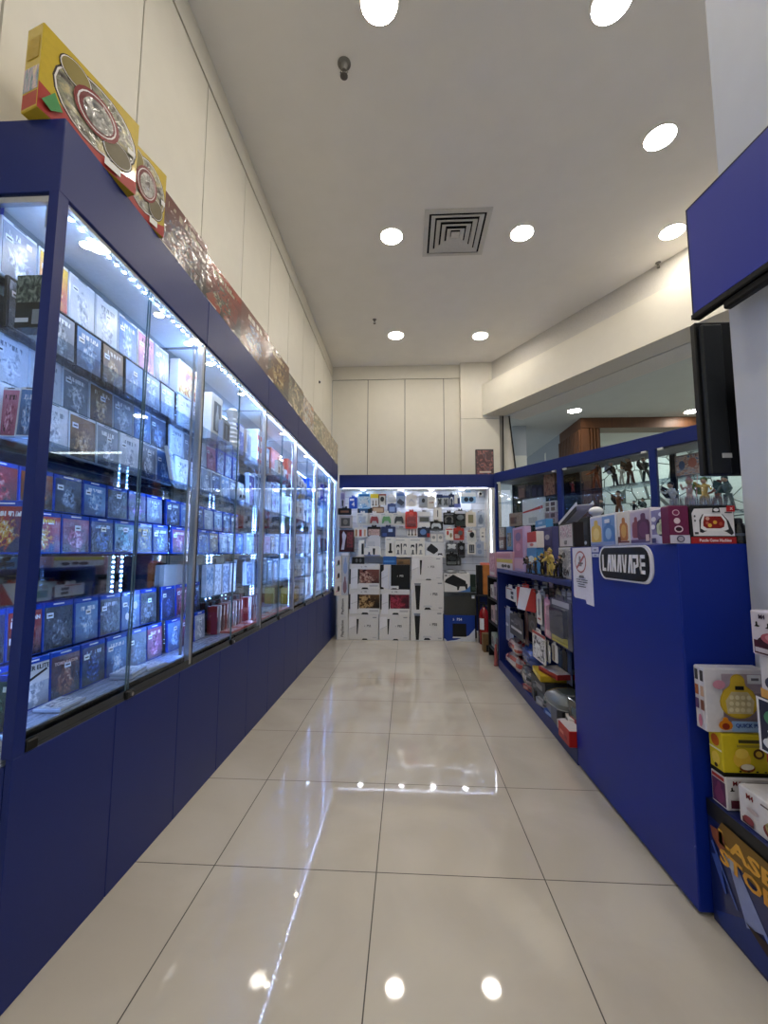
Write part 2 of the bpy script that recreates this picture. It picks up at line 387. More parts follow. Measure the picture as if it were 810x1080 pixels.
# left wall: panels with thin dark joints
zt = at(259, 182.2, 'X', XW).z
def panelled(name, ax, k, edges, z0, zt, z1, out):
    b = B(); g = .0045
    def bx(a0, a1, c0, c1, d0, d1, m):
        if ax == 'x': box(b, k + d0 * out, k + d1 * out, a0, a1, c0, c1, m)
        else: box(b, a0, a1, k + d0 * out, k + d1 * out, c0, c1, m)
    bx(edges[0], edges[-1], z0, z1, .012, .1, 1)
    for i in range(len(edges) - 1): bx(edges[i] + g, edges[i + 1] - g, z0, zt - g, 0, .012, 0)
    bx(edges[0], edges[-1], zt + g, z1, -.006, .012, 0)
    struct(name, b, [WALLM, SEAM])
panelled('wall_left', 'x', XW, [-4.6 + .0] + [.075 + .633 * k for k in range(-7, 9)] + [YB], 0, zt, ZC, -1)
g1, g2, g3 = [at(x, 420, 'Y', YB).x for x in (388, 427, 468)]; zb_ = at(427, 400, 'Y', YB).z
xp = at(485.5, 400, 'Y', YB - .08).x
panelled('wall_back', 'y', YB, [XW, g1, g2, g3, xp + .1], 0, zb_, ZC, 1)
zg = at(505, 441.5, 'Y', YB - .08).z
b = B(); box(b, xp, xp + .62, YB - .08, YB + .3, 0, zg - .003); box(b, xp, xp + .62, YB - .08, YB + .3, zg + .003, ZC); box(b, xp + .006, xp + .61, YB - .07, YB + .29, zg - .01, zg + .01, 1)
struct('wall_back_column', b, [WALLM, SEAM]).name = 'trim_1'
F0 = at(508.5, 422, 'Y', YB - .08); zbt = at(508.5, 406, 'Y', YB - .08).z; zbb = at(508.5, 438.5, 'Y', YB - .08).z
b = B(); prism(b, [e2(Pc, -.2, 0), e2(Pc, 11.3, 0), e2(Pc, 11.3, .4), e2(Pc, -.2, .4)], 'z', zbt - .1, ZC, 1)
prism(b, [e2(F0, 0, 0), e2(F0, 11.3, 0), e2(F0, 11.3, .34), e2(F0, 0, .34)], 'z', zbb, zbt); prism(b, [e2(F0, 0, .34), e2(F0, 11.3, .34), e2(F0, 11.3, .36), e2(F0, 0, .36)], 'z', zbb + .02, zbt, 2)
prism(b, [e2(F0, .12, .36), e2(F0, 11.3, .36), e2(F0, 11.3, .74), e2(F0, .12, .74)], 'z', zbb + .002, zbt, 3); struct('wall_right', b, [WALLM, M('#cdc9c1', .6), SEAM, M('#e4e3de', .55)])
# end return of the glazed front beside the back column, with its dark gasket
b = B()
def pxpoly(pts, Y): return [(lambda v: (v.x, v.z))(at(x, y, 'Y', Y)) for x, y in pts]
prism(b, pxpoly([(525, 430), (529.5, 430), (530, 500), (525.5, 500)], 5.2), 'y', 5.2, 5.4, 1)
prism(b, pxpoly([(529, 430), (531, 430), (531.5, 500), (529.5, 500)], 5.205), 'y', 5.205, 5.4, 2)
prism(b, pxpoly([(531, 430), (535.5, 430), (544, 500), (531.5, 500)], 5.24), 'y', 5.24, 5.4, 0)
prism(b, pxpoly([(535.5, 430), (536.6, 430), (545.4, 500), (544, 500)], 5.22), 'y', 5.22, 5.4, 2)
struct('trim_2', b, [WALLM, M('#8f8a82', .5), BLACK])
# near pillar carrying the television
b = B(); box(b, 1.27, 2.3, -1.25, -.132, 0, ZC, 0, .004); struct('wall_near_pillar', b, PILLM).name = 'wall_pillar'
# ------------------------------------------------------------------ the mall beyond the glazing
ZM = 3.75
A_ = at(612, 441, 'Z', ZM); A2 = at(590, 458, 'Z', ZM); A3 = at(553, 485, 'Z', ZM)
MALLC = M('#d0d9da', .7, grain=.02, bscale=4)
b = B(); o1 = e2(F0, 0, .74); o2 = e2(F0, 12, .74)
prism(b, [o1, o2, (16, o2[1]), (16, 16), (o1[0] - 1, 16), (o1[0] - 1, o1[1] + .3)], 'z', ZM, ZM + .1); struct('mall_ceiling', b, MALLC).name = 'ceiling_mall'
def wood_mat():
    m, nt, b = base_mat('slatted_timber'); N = nt.nodes.new; L = nt.links.new
    tc = N('ShaderNodeTexCoord'); mp = N('ShaderNodeMapping'); mp.inputs['Scale'].default_value = (6, 6, .6); L(tc.outputs['Object'], mp.inputs[0])
    nz = N('ShaderNodeTexNoise'); nz.inputs['Scale'].default_value = 4; nz.inputs['Detail'].default_value = 5; L(mp.outputs[0], nz.inputs[0])
    rp = N('ShaderNodeValToRGB'); rp.color_ramp.elements[0].color = (*lin('#3c2412'), 1); rp.color_ramp.elements[1].color = (*lin('#6a4222'), 1)
    L(nz.outputs[0], rp.inputs[0]); L(rp.outputs[0], b.inputs['Base Color']); b.inputs['Roughness'].default_value = .5
    return m
WOOD = wood_mat()
def wallseg(b, p, q, z0, z1, t, m=0):
    d = Vector((q[0] - p[0], q[1] - p[1])).normalized(); n = Vector((-d.y, d.x)) * t
    prism(b, [(p[0], p[1]), (q[0], q[1]), (q[0] + n.x, q[1] + n.y), (p[0] + n.x, p[1] + n.y)], 'z', z0, z1, m)
b = B(); wallseg(b, A3, A2, 0, ZM, .1, 0); struct('wall_mall_passage', b, M('#9aa4ac', .6)).name = 'wall_mall_far'
b = B(); wallseg(b, A2, A_, 0, ZM, .12, 0); Aw = at(634, 460, 'Y', A_.y)
box(b, A_.x, Aw.x, A_.y + .04, A_.y + .2, 0, ZM - .18)
k = A_.x
while k < Aw.x - .03: box(b, k, k + .035, A_.y, A_.y + .05, 0, ZM - .18); k += .06
d = (A_ - A2); n_ = int(d.length / .08)
for i in range(n_):
    p = A2 + d * (i / n_); r_ = A2 + d * ((i + .6) / n_); wallseg(b, (r_.x, r_.y), (p.x, p.y), 0, ZM - .22, .03)
struct('wall_mall_slats', b, WOOD)
b = B(); box(b, A_.x, 15, A_.y - .02, A_.y + .35, ZM - .2, ZM); struct('trim_3', b, WOOD)
def marble_mat():
    m, nt, b = base_mat('white_panel_dark_joints'); N = nt.nodes.new; L = nt.links.new
    tc = N('ShaderNodeTexCoord'); v = N('ShaderNodeTexVoronoi'); v.feature = 'DISTANCE_TO_EDGE'; v.inputs['Scale'].default_value = 2.2; v.inputs['Randomness'].default_value = .75
    L(tc.outputs['Object'], v.inputs['Vector'])
    lt = N('ShaderNodeMath'); lt.operation = 'LESS_THAN'; lt.inputs[1].default_value = .022; L(v.outputs['Distance'], lt.inputs[0])
    mx = N('ShaderNodeMix'); mx.data_type = 'RGBA'; L(lt.outputs[0], mx.inputs[0]); mx.inputs[6].default_value = (*lin('#e2e6dc'), 1); mx.inputs[7].default_value = (*lin('#5b6058'), 1)
    L(mx.outputs[2], b.inputs['Base Color']); b.inputs['Roughness'].default_value = .3
    return m
b = B(); box(b, Aw.x - .4, 15, A_.y + 2, A_.y + 2.1, 0, ZM - .2); struct('wall_mall_white', b, marble_mat())
b = B(); box(b, Aw.x, 15, A_.y + .35, A_.y + 2, ZM - .2, ZM - .15); struct('ceiling_mall_shop', b, MALLC)
pl, pr_ = at(541, 465, 'Y', 7.0), at(555, 465, 'Y', 7.0); zz = at(548, 480.5, 'Y', 7.0).z
b = B(); box(b, pl.x, pr_.x, 7, 7.3, 0, zz, 1); box(b, pl.x, pr_.x, 7, 7.3, zz, ZM, 0); struct('trim_4', b, [M('#a9b3bd', .5), M('#d8dcd8', .4)])
def downlight(p, r, label, strength, group=None, name='ceiling_light'):
    t = thing(name, label, 'light', p, 0, group)
    b = B(); lathe(b, [(r * 1.02, 0), (r * 1.1, 0), (r * 1.1, -.006), (r * 1.02, -.008), (r * 1.02, 0)], n=28, caps=False); obj('trim_ring', b, WHITE, t, True)
    b = B(); lathe(b, [(.001, -.002), (r, -.002), (r * .98, -.008), (.001, -.011)], n=28); obj('diffuser', b, EM('#fff6e8', strength), t, True)
    return t
LS = 42
for x, y, lab in [(400, 2, 'round ceiling light at top of photo, on the sprinkler side'), (645, 2, 'round ceiling light at top of photo, toward the television side'),
                  (413, 249, 'round ceiling light left of the air vent'), (550.5, 245.5, 'round ceiling light right of the air vent'),
                  (696, 144.5, 'largest round ceiling light, above the blue television screen'), (709, 244, 'round ceiling light touching the top corner of the television'),
                  (417.5, 353.5, 'left one of the two ceiling lights nearest back wall'), (506.5, 354, 'right one of the two ceiling lights nearest back wall')]:
    p = at(x, y, 'Z', ZC); downlight((p.x, p.y, ZC), .104, lab, LS, 'recessed ceiling downlights')
for x, y in ((-.03, -1.4), (1.3, -1.4), (-.03, -3.2), (1.3, -3.2), (2.8, -2.2), (2.8, .2)):  # unseen lamps added as fill, carrying on the ceiling grid
    downlight((x, y, ZC), .104, 'added unseen ceiling light over the front part of shop', LS, 'added unseen ceiling downlights toward entrance')
for x, y, lab in [(606, 433, 'mall ceiling light seen above slatted timber wall'), (729, 434, 'mall ceiling light beside the black hanging monitor')]:
    p = at(x, y, 'Z', ZM); downlight((p.x, p.y, ZM), .11, lab, 40, 'mall ceiling lights')
for x, y in ((5.6, 4.4), (6.5, 2.5), (7.8, 6.0), (9.0, 3.5), (6.5, .5)):  # lamps added out of view to brighten the mall
    downlight((x, y, ZM), .11, 'added unseen mall ceiling light beyond the glass front', 34, 'added unseen mall ceiling lights')
p = at(690, 449, 'Y', A_.y + 1.2)
t = thing('ceiling_light_strip', 'long white light strip along the white mall wall', 'light', (p.x, A_.y + 1.5, ZM - .2))
b = B(); box(b, -1.3, 3, -.1, .1, -.035, 0, 0, .005); obj('housing', b, WHITE, t)
b = B(); box(b, -1.27, 2.97, -.08, .08, -.042, -.034); obj('diffuser', b, EM('#f4fff4', 7), t)
# air vent
p = at(480, 246, 'Z', ZC)
t = thing('air_vent', 'square white louvred air vent in the ceiling', 'vent', (p.x, p.y, ZC))
VG = M('#d2d0cb', .45)
def ring(b, s0, s1, z0, z1, m=0):
    """sloping square ring: outer half-size s0 at z0, inner s1 at z1"""
    th = .006
    for rot in range(4):
        c, s = [(1, 0), (0, 1), (-1, 0), (0, -1)][rot]
        P = [(-s0, -s0, z0), (s0, -s0, z0), (s1, -s1, z1), (-s1, -s1, z1)]
        lo = [b.verts.new((x * c - y * s, x * s + y * c, z)) for x, y, z in P]; hi = [b.verts.new((x * c - y * s, x * s + y * c, z + th)) for x, y, z in P]
        for f in ([lo[::-1], hi] + [[lo[i], lo[(i + 1) % 4], hi[(i + 1) % 4], hi[i]] for i in range(4)]): b.faces.new(f).material_index = m
b = B(); ring(b, .31, .265, -.008, -.014); obj('frame', b, M('#cfccc6', .5), t)
b = B(); box(b, -.27, .27, -.27, .27, -.0015, -.0005); obj('throat', b, M('#15151a', .8), t)
for i in range(4):
    s = .245 - i * .054; b = B(); ring(b, s, s - .039, -.018 - .002 * i, -.004); obj('louvre', b, VG, t)
b = B(); box(b, -.04, .04, -.04, .04, -.022, -.012, 0, .004); obj('centre_plate', b, VG, t)
for x, y, lab, s in [(363, 67, 'large grey fire sprinkler nearest the viewer on ceiling', 1.25), (395, 337, 'small fire sprinkler on ceiling near back wall', .8), (694, 277, 'small fire sprinkler beside the ceiling edge left of television', .8)]:
    p = at(x, y, 'Z', ZC); t = thing('fire_sprinkler', lab, 'sprinkler', (p.x, p.y, ZC)); t.scale = (s, s, s)
    b = B(); lathe(b, [(.034, 0), (.034, -.004), (.02, -.01), (.012, -.03), (.012, -.038)], n=20); obj('escutcheon', b, M('#77746f', .5), t, True)
    b = B(); tube(b, [(.012, 0, -.036), (.018, 0, -.05), (.004, 0, -.07)], .0035, 6); tube(b, [(-.012, 0, -.036), (-.018, 0, -.05), (-.004, 0, -.07)], .0035, 6); lathe(b, [(.02, -.07), (.02, -.074), (.004, -.078)], n=16); obj('deflector', b, M('#55524e', .45), t, True)
p = at(336.5, 403, 'X', XW)
b = B(); lathe(b, [(.02, 0), (.018, .012), (.008, .02)], axis='x', n=16); tag(obj('wall_bolt', b, M('#3c3a38', .5), None, True), 'small dark bolt on the cream wall above board game boxes', 'bolt', None, (XW, p.y, p.z))
# world: soft daylight from the open mall
w = bpy.data.worlds.new('world'); S.world = w; w.use_nodes = True
bg = w.node_tree.nodes['Background']; bg.inputs['Color'].default_value = (.85, .92, 1, 1); bg.inputs['Strength'].default_value = .25
S.view_settings.view_transform = 'Standard'; S.view_settings.look = 'None'; S.view_settings.gamma = 1; S.view_settings.use_curve_mapping = False
S.view_settings.exposure = 1.22
# ------------------------------------------------------------------ left run of glazed display cabinets
XF = -.90; XBK = -1.125
YE = [-.565, .365, 1.33, 2.2, 3.11, 4.03, 4.52]
ZBASE, ZHB, ZTOP = .62, 2.2, 2.435
S1, S2, S3, SILL = 1.797, 1.475, 1.145, .668
UN = ['nearest', 'second', 'third', 'fourth', 'fifth', 'farthest']
LEDC = '#b4ceff'
LED = EM(LEDC, 105, 'led'); LEDV = EM('#86b2ff', 120, 'led'); TAPE = M('#e9eef2', .5)
SILLM = M('#9fa6ae', .25, .3)
def led_run(b, p0, p1, pitch, sz, nrm, tape=.006):
    """adhesive tape with a diode every pitch; nrm = way the diodes look"""
    p0, p1 = Vector(p0), Vector(p1); d = (p1 - p0); n = max(2, int(d.length / pitch)); nrm = Vector(nrm)
    def bx(c, hx): box(b, c.x - hx[0], c.x + hx[0], c.y - hx[1], c.y + hx[1], c.z - hx[2], c.z + hx[2], bx.m)
    ax = max(range(3), key=lambda i: abs(d[i])); na = max(range(3), key=lambda i: abs(nrm[i]))
    h = [tape] * 3; h[ax] = d.length / 2; h[na] = .0008; bx.m = 0; bx((p0 + p1) / 2, h)
    h = [sz] * 3; h[na] = .0015; bx.m = 1
    for i in range(n): bx(p0 + d * ((i + .5) / n) + nrm * .0022, h)
cab_lights = {0: [(97, 257), (173, 331), (210, 361)], 1: [(223, 383), (256, 415)], 2: [(298, 457)], 3: [(323, 481)], 4: [], 5: []}
for u in range(6):
    y0, y1 = YE[u], YE[u + 1]; L_ = y1 - y0
    t = thing('display_cabinet', ['blue display cabinet nearest the viewer with glass end and sliding glass doors', 'second blue display cabinet from the viewer, game cases and upright red spines inside', 'third blue display cabinet, red and white cartons on its top shelf', 'fourth blue display cabinet, pale cartons and gold box behind glass', 'fifth blue display cabinet along the left wall, bright blue box under its light', 'last narrow blue display cabinet touching the accessory wall'][u], 'cabinet', (0, y0, 0), 0, 'blue display cabinets along the left wall')
    g = .0015
    b = B(); box(b, XBK, XF - .02, g, L_ - g, .05, ZBASE - .02); box(b, XBK, XF - .035, g, L_ - g, 0, .05); obj('base', b, BLUE, t)
    # base front panels with narrow joints
    b = B(); box(b, XBK, XF, g, L_ - g, ZHB, ZTOP, 0, .002); obj('header', b, BLUE, t)
    b = B(); box(b, XBK + .012, XF - .012, .02, L_ - .004, ZHB - .012, ZHB - .0005); obj('inner_ceiling', b, WHITE, t)
    b = B(); box(b, XBK, XBK + .012, g, L_ - g, ZBASE, ZHB - .0005); obj('back_mirror', b, MIRROR, t)
    b = B(); box(b, XBK + .013, XF - .03, g, L_ - g, ZBASE - .02, SILL - .001); obj('deck', b, ART(['#4e586c', '#7d889c', '#a4aec0', '#6c778c'], 7, 1), t)
    b = B(); box(b, XF - .03, XF - .002, g, L_ - g, ZBASE + .001, ZBASE + .012); box(b, XF - .028, XF - .024, g, L_ - g, ZBASE + .012, SILL - .004); box(b, XF - .006, XF - .003, g, L_ - g, ZBASE + .012, ZBASE + .034); obj('sliding_track', b, M('#4c5158', .16, .9), t)
    # uprights
    if u == 0:
        b = B(); box(b, XF - .03, XF, 0, .036, ZBASE, ZHB); obj('corner_post', b, BLUE, t)
        b = B(); box(b, XBK, XBK + .03, 0, .03, ZBASE, ZHB); obj('corner_post', b, BLUE, t)
        b = B(); box(b, XBK + .03, XF - .03, .008, .014, ZBASE + .002, ZHB - .001); obj('end_glass', b, PANE, t)
        b = B(); box(b, XBK + .03, XF - .03, .004, .02, ZHB - .03, ZHB - .012); box(b, XF - .05, XF - .035, .0155, .02, ZHB - .1, ZHB - .03); obj('glass_clip', b, ALU, t)
    b = B(); box(b, XF - .026, XF - .002, L_ - .014, L_ - .0015, ZBASE + .012, ZHB - .012, 0, .002); obj('post', b, BLACK, t)
    b = B(); box(b, XF - .03, XF - .001, L_ - .0325, L_ - .0145, ZBASE + .0125, ZHB - .0125, 0, .002); obj('door_edge', b, ALU, t)
    # two sliding panes
    a0 = .04 if u == 0 else .004; mid = (a0 + L_ - .033) / 2
    for i, (p, q, x) in enumerate(((a0, mid + .012, XF - .018), (mid - .012, L_ - .034, XF - .0125))):
        b = B(); box(b, x, x + .004, p, q, ZBASE + .0125, ZHB - .0125); o = obj('sliding_glass', b, PANE, t)
        b2 = B(); box(b2, x - .0008, x + .0048, (q - .0012 if i == 0 else p), (q if i == 0 else p + .0012), ZBASE + .0125, ZHB - .0125); obj('polished_edge', b2, M('#5f7880', .2), o)
    b = B(); box(b, XF - .012, XF + .006, mid - .022, mid + .022, ZBASE + .001, ZBASE + .03, 0, .004); lathe(b, [(.007, XF + .006), (.007, XF + .012)], (0, mid, ZBASE + .017), 12, 1, 'x'); obj('lock', b, [BLACK, STEEL], t)
    if u == 0:
        b = B(); box(b, XF - .012, XF + .004, .04, .075, ZBASE + .001, ZBASE + .03, 0, .003); obj('door_stop', b, BLACK, t)
    for z in ((S1, S2, S3) if u < 2 else (S1, S2, S3, .92)):
        b = B(); box(b, XBK + .013, XF - .035, .022 if u == 0 else .002, L_ - .002, z - .007, z, 0, .0008); obj('glass_shelf', b, SHELFGLASS, t)
    b = B(); led_run(b, (XF - .036, .03, ZHB - .0135), (XF - .036, L_ - .02, ZHB - .0135), .041, .0034, (0, 0, -1)); obj('led_strip', b, [TAPE, LED], t)
    for yv, ny in ((.05 if u == 0 else .016, 1), (L_ - .046, -1)):
        b = B(); led_run(b, (XF - .038, yv, SILL + .01), (XF - .038, yv, 2.15), .023, .0026, (-1, 0, 0), .011); obj('led_strip', b, [ALU, LEDV], t)
    for px in cab_lights[u]:
        p = at(*px, 'Z', ZHB - .012)
        b = B(); lathe(b, [(.019, 0), (.023, 0), (.023, -.004), (.019, -.006), (.019, 0)], (min(p.x, XF - .07), p.y - y0, ZHB - .0125), 20, caps=False); o = obj('downlight', b, WHITE, t, True)
        b = B(); lathe(b, [(.001, -.002), (.019, -.002), (.018, -.006), (.001, -.007)], (min(p.x, XF - .07), p.y - y0, ZHB - .0125), 20); obj('diffuser', b, EM('#fff1d8', 60), o, True)
clad = thing('base_cladding', 'run of dark blue base panels below the glass doors along the left wall', 'panelling', (XF, YE[0], 0))
JS = [YE[0]] + [-.168 + .418 * k for k in range(12)] + [YE[-1]]
for i in range(len(JS) - 1):
    b = B(); box(b, -.019, 0, JS[i] - YE[0] + .0015, JS[i + 1] - YE[0] - .0015, .0, ZBASE, 0, .0015); obj('base_panel', b, BLUE, clad)
# ------------------------------------------------------------------ game cases
PAL = {
 'crimson': ['#2a0508', '#8d1218', '#c8323a', '#e9b0a0'], 'charcoal': ['#0c0d10', '#2b2f36', '#5d6269', '#b9bcc2'], 'navy': ['#060a1e', '#14235a', '#3552a8', '#a8bfe8'],
 'icy blue': ['#23406e', '#5d8bc4', '#a9c8ea', '#eef4fb'], 'silver white': ['#7d8693', '#b7bfca', '#e2e6ec', '#ffffff'], 'sandy': ['#3e2c18', '#8a6a3c', '#cfae78', '#f2e6c8'],
 'forest green': ['#08170c', '#1d4a28', '#5f8a50', '#d6dfb8'], 'violet': ['#12081f', '#43246e', '#8a62b8', '#e0cdf0'], 'burnt orange': ['#2b0f04', '#91400f', '#d87a28', '#f3d3a0'],
 'rusty brown': ['#1d0c06', '#5a2c18', '#96603e', '#d8b898'], 'pale grey': ['#4d545e', '#949ca8', '#cfd5dd', '#f6f8fa'], 'teal': ['#04191c', '#12545c', '#4a9aa0', '#cfeaea'],
 'rose': ['#3a0f22', '#8e3a5e', '#cf86a4', '#f6dbe6'], 'smoky blue': ['#141c2c', '#3a4c6c', '#7e93b6', '#d4deee'], 'mixed colour': ['#1b2a5a', '#a8352c', '#d9b648', '#eef0ec'], 'black and gold': ['#0a0906', '#2a2412', '#8a6a1c', '#e8cc70']}
MESH = {}
def mesh_cached(key, fn, mats):
    if key not in MESH:
        b = B(); fn(b); bmesh.ops.recalc_face_normals(b, faces=b.faces); me = bpy.data.meshes.new(key[0]); b.to_mesh(me); b.free()
        for m in mats: me.materials.append(m)
        MESH[key] = me
    return MESH[key]
def child(name, me, par):
    o = bpy.data.objects.new(name, me); C.objects.link(o); o.parent = par; return o
BAND = M('#0c3fa8', .25, coat=.5); CLEARC = M('#20242c', .25, coat=.5); WBAND = M('#dfe4ea', .3, coat=.5); PRICE = M('#e9ecef', .5); CASEB = M('#1c3f9a', .25, coat=.4); CASEW = M('#cfd6de', .25, coat=.4)
GROUPS = {}
def game_case(label, w, h, d, loc, rz, pal, style, sticker=True, tilt=R(-3), group=None, rx=None, wrap=1.0):
    body = {'b': CASEB, 'w': CASEW, 'k': CLEARC}[style]; bandm = {'b': BAND, 'w': WBAND, 'k': CLEARC}[style]
    def fb(b):
        box(b, -w / 2, w / 2, 0, d, 0, h, 0, .0022); box(b, -w / 2 - .0006, -w / 2 + .003, d * .42, d * .58, .01, h - .01)
    o = bpy.data.objects.new('game_case', mesh_cached(('game_case', w, h, d, style), fb, [body])); C.objects.link(o)
    tag(o, label, 'game case', group, loc, rz); o.rotation_euler[0] = tilt if rx is None else rx
    bh = .115 if style == 'b' else .07
    A = COVER(PAL[pal], wrap, 0, style == 'w' and pal in ('silver white', 'rose', 'mixed colour'))
    child('cover_sheet', mesh_cached(('cover_sheet', w, h, d, pal, style, wrap), lambda b: box(b, -w / 2 + .004, w / 2 - .004, -.0012, .0005, .005, h * (1 - bh)), [A]), o)
    def fband(b): box(b, -w / 2 + .004, w / 2 - .004, -.0014, .0005, h * (1 - bh) + .0008, h - .004); box(b, -w * .2, w * .16, -.0019, -.0013, h * (1 - bh * .62), h * (1 - bh * .38), 1)
    child('header_band', mesh_cached(('header_band', w, h, d, style), fband, [bandm, PRICE if style == 'b' else DARK]), o)
    if sticker:
        sx = rnd.choice((-.3, -.3, .05)); sz = rnd.choice((.72, .68, .66))
        child('price_sticker', mesh_cached(('price_sticker', w, h, sx, sz), lambda b: (box(b, w * sx - .013, w * sx + .013, -.0019, -.0011, h * sz - .009, h * sz + .009), box(b, w * sx - .009, w * sx + .009, -.0022, -.0018, h * sz - .003, h * sz + .002, 1)), [PRICE, DARK]), o)
    return o
def lettering(par, w, h, items): printing(par, w, h, items, front(w, .01), 'title_block', .0022, 'title_lettering')
ROWN = ['top', 'second', 'third', 'fourth', 'fifth', 'sixth', 'seventh', 'bottom']
PALE = ['silver white', 'pale grey', 'icy blue', 'pale grey', 'smoky blue', 'silver white', 'icy blue', 'sandy', 'charcoal', 'mixed colour']
DEEP = ['navy', 'charcoal', 'crimson', 'smoky blue', 'icy blue', 'violet', 'rusty brown', 'navy', 'mixed colour', 'teal', 'burnt orange', 'black and gold']
# row: (front x, z bottom, z top, riser?)
ROWS = [(-1.078, 1.965, 2.15), (-1.04, S1 + .0005, 1.96), (-1.078, 1.645, 1.8), (-1.04, S2 + .0005, 1.64), (-1.078, 1.285, 1.42), (-1.04, S3 + .0005, 1.282), (-1.078, .822, .985), (-1.04, SILL + .0005, .825)]
RISER = GLASS('#dfeaf0', 1.2)
def riser(y0, y1, zf, zr, near):
    b = B(); box(b, XBK + .014, -1.055, y0, y1, zf + .0004, zr - .0006, 0, .002)
    return tag(obj('display_riser', b, RISER), near, 'riser')
UB = ['nearest', 'second', 'third']
def row_of_cases(u, r, ys, pitch, pals, style, skip=(), wr=1.0):
    x, z0, z1 = ROWS[r]; w = pitch - .006
    for i, y in enumerate(ys):
        if i in skip: continue
        p = pals[i % len(pals)] if isinstance(pals, list) and len(pals) >= len(ys) else rnd.choice(pals)
        st = style if isinstance(style, str) else style[i % len(style)]
        lab = f"{'blue-banded' if st == 'b' else 'clear-wrapped' if st == 'w' else 'dark'} {p} game case, {ORD[i]} from viewer in {ROWN[r]} row, {UB[u]} cabinet"
        dj = rnd.uniform(-.003, .003)
        o = game_case(lab, round(w, 4), round(z1 - z0 - (.002 if r % 2 else .001), 4), .014, (x + dj * .3, y, z0), R(90) + rnd.uniform(-.03, .03), p, st, True, R(-3), f'game cases in the {UB[u]} glass cabinet', wrap=wr)
        yield i, o
ys7 = [-.4855 + .129 * k for k in range(7)]
titles = {}
P1 = [['pale grey', 'mixed colour', 'silver white', 'silver white', 'icy blue', 'rose', 'pale grey'], ['charcoal', 'pale grey', 'icy blue', 'sandy', 'icy blue', 'pale grey', 'silver white'],
      ['silver white', 'silver white', 'pale grey', 'sandy', 'pale grey', 'icy blue', 'smoky blue'], ['silver white', 'silver white', 'sandy', 'pale grey', 'silver white', 'pale grey', 'icy blue'],
      ['crimson', 'burnt orange', 'smoky blue', 'icy blue', 'charcoal', 'violet', 'pale grey'], ['sandy', 'mixed colour', 'rose', 'navy', 'teal', 'black and gold', 'smoky blue'],
      ['navy', 'crimson', 'charcoal', 'icy blue', 'charcoal', 'icy blue', 'charcoal'], ['charcoal', 'silver white', 'rusty brown', 'navy', 'icy blue', 'smoky blue', 'rose']]
STY = ['w', 'k', 'w', 'w', 'b', 'b', 'b', 'b']
for r in range(8):
    if r % 2 == 0: riser(YE[0] + .04, YE[1] - .04, ROWS[r + 1][1] - .0005, ROWS[r][1], f'clear riser under the {ROWN[r]} row of cases in nearest cabinet')
    for i, o in row_of_cases(0, r, ys7, .129, P1[r], STY[r]):
        w, h = .123, ROWS[r][2] - ROWS[r][1]
        if (r, i) == (4, 1): lettering(o, w, h, [('t', 'CRASH', .5, .8, .1, '#f2c81e')])
        if (r, i) == (5, 1): lettering(o, w, h, [('t', 'CRASH', .55, .77, .09, '#f0d23a')])
        if (r, i) == (6, 1): lettering(o, w, h, [('t', 'SPIDER-MAN', .5, .74, .08, '#f1eeee'), ('r', .06, .3, .6, .42, '#e8e8ea')])
        if (r, i) == (7, 1): lettering(o, w, h, [('r', .04, .5, .96, .86, '#d9dcdf'), ('t', 'SNIPER ELITE', .5, .79, .09, '#26282c'), ('p', [(.1, .52), (.16, .48), (.9, .7), (.88, .74)], '#17181a')])
        if (r, i) == (7, 2): lettering(o, w, h, [('t', 'TOMB RAIDER', .5, .72, .07, '#d9b9a8')])
        if (r, i) == (6, 5): lettering(o, w, h, [('d', .3, .35, .1, .09, '#e4eaf0'), ('d', .72, .6, .12, .1, '#d8e0ea')])
# tilted pale pack lying against row in nearest cabinet
p = at(187, 492, 'X', -.985)
game_case('large pale wrapped game case leaning forward over fourth row, nearest cabinet', .15, .17, .014, (-.99, p.y, S2 + .001), R(112), 'silver white', 'w', True, R(-11), 'loose wrapped packs')
# flat sleeves lying on the deck
for i, (x, y, rz, z) in enumerate([(-.985, .02, 8, 0), (-.975, .14, -6, 0), (-.985, .02, 8, .012), (-.98, -.32, 5, 0)]):
    b = B(); box(b, -.06, .06, -.042, .042, 0, .011, 0, .002); o = tag(obj('flat_case', b, M('#aeb6c4', .2, coat=.6)), ['grey flat case lying on deck, lower of two', 'grey flat case lying on deck by the middle post', 'grey flat case lying on deck, upper of two', 'pale flat wrapper lying on deck at the near end'][i], 'game case', 'flat cases on the cabinet deck', (x, y, SILL + .0005 + z), R(90 + rz))
    b = B(); box(b, -.05, .05, -.034, .034, .011, .0118); obj('cover_sheet', b, ART(PAL['pale grey'], 2.4, 1), o)
# stock seen through the near end glass
carton('console_carton', 'dark green carton with black base behind near end glass', 'box', .088, .045, .16, (-.984, -.54, S1 + .0005), 0, M('#14170f', .5), [('r', 0, .48, 1, 1, ART(['#0c120e', '#2c3a30', '#5a6656', '#8c9484'], 4, 0)), ('r', .62, .06, .92, .34, '#8e9294'), ('r', .05, .1, .5, .18, '#d4d8da')])
for i, (dx, z, pal, lab) in enumerate([(-.02, S2, 'rose', 'rose wrapped pack standing just behind the near end glass'), (.035, S2, 'icy blue', 'icy blue wrapped pack just behind near end glass'), (0, S3, 'mixed colour', 'mixed colour blue-banded case just behind near end glass'), (0, SILL, 'teal', 'teal wrapped pack at bottom behind near end glass')]):
    game_case(lab, .05 if i < 2 else .11, .15, .014, (-1.005 + dx, -.535, z + .0005), R(10), pal, 'b' if i > 1 else 'w', False, R(-3), 'packs behind the near end glass')
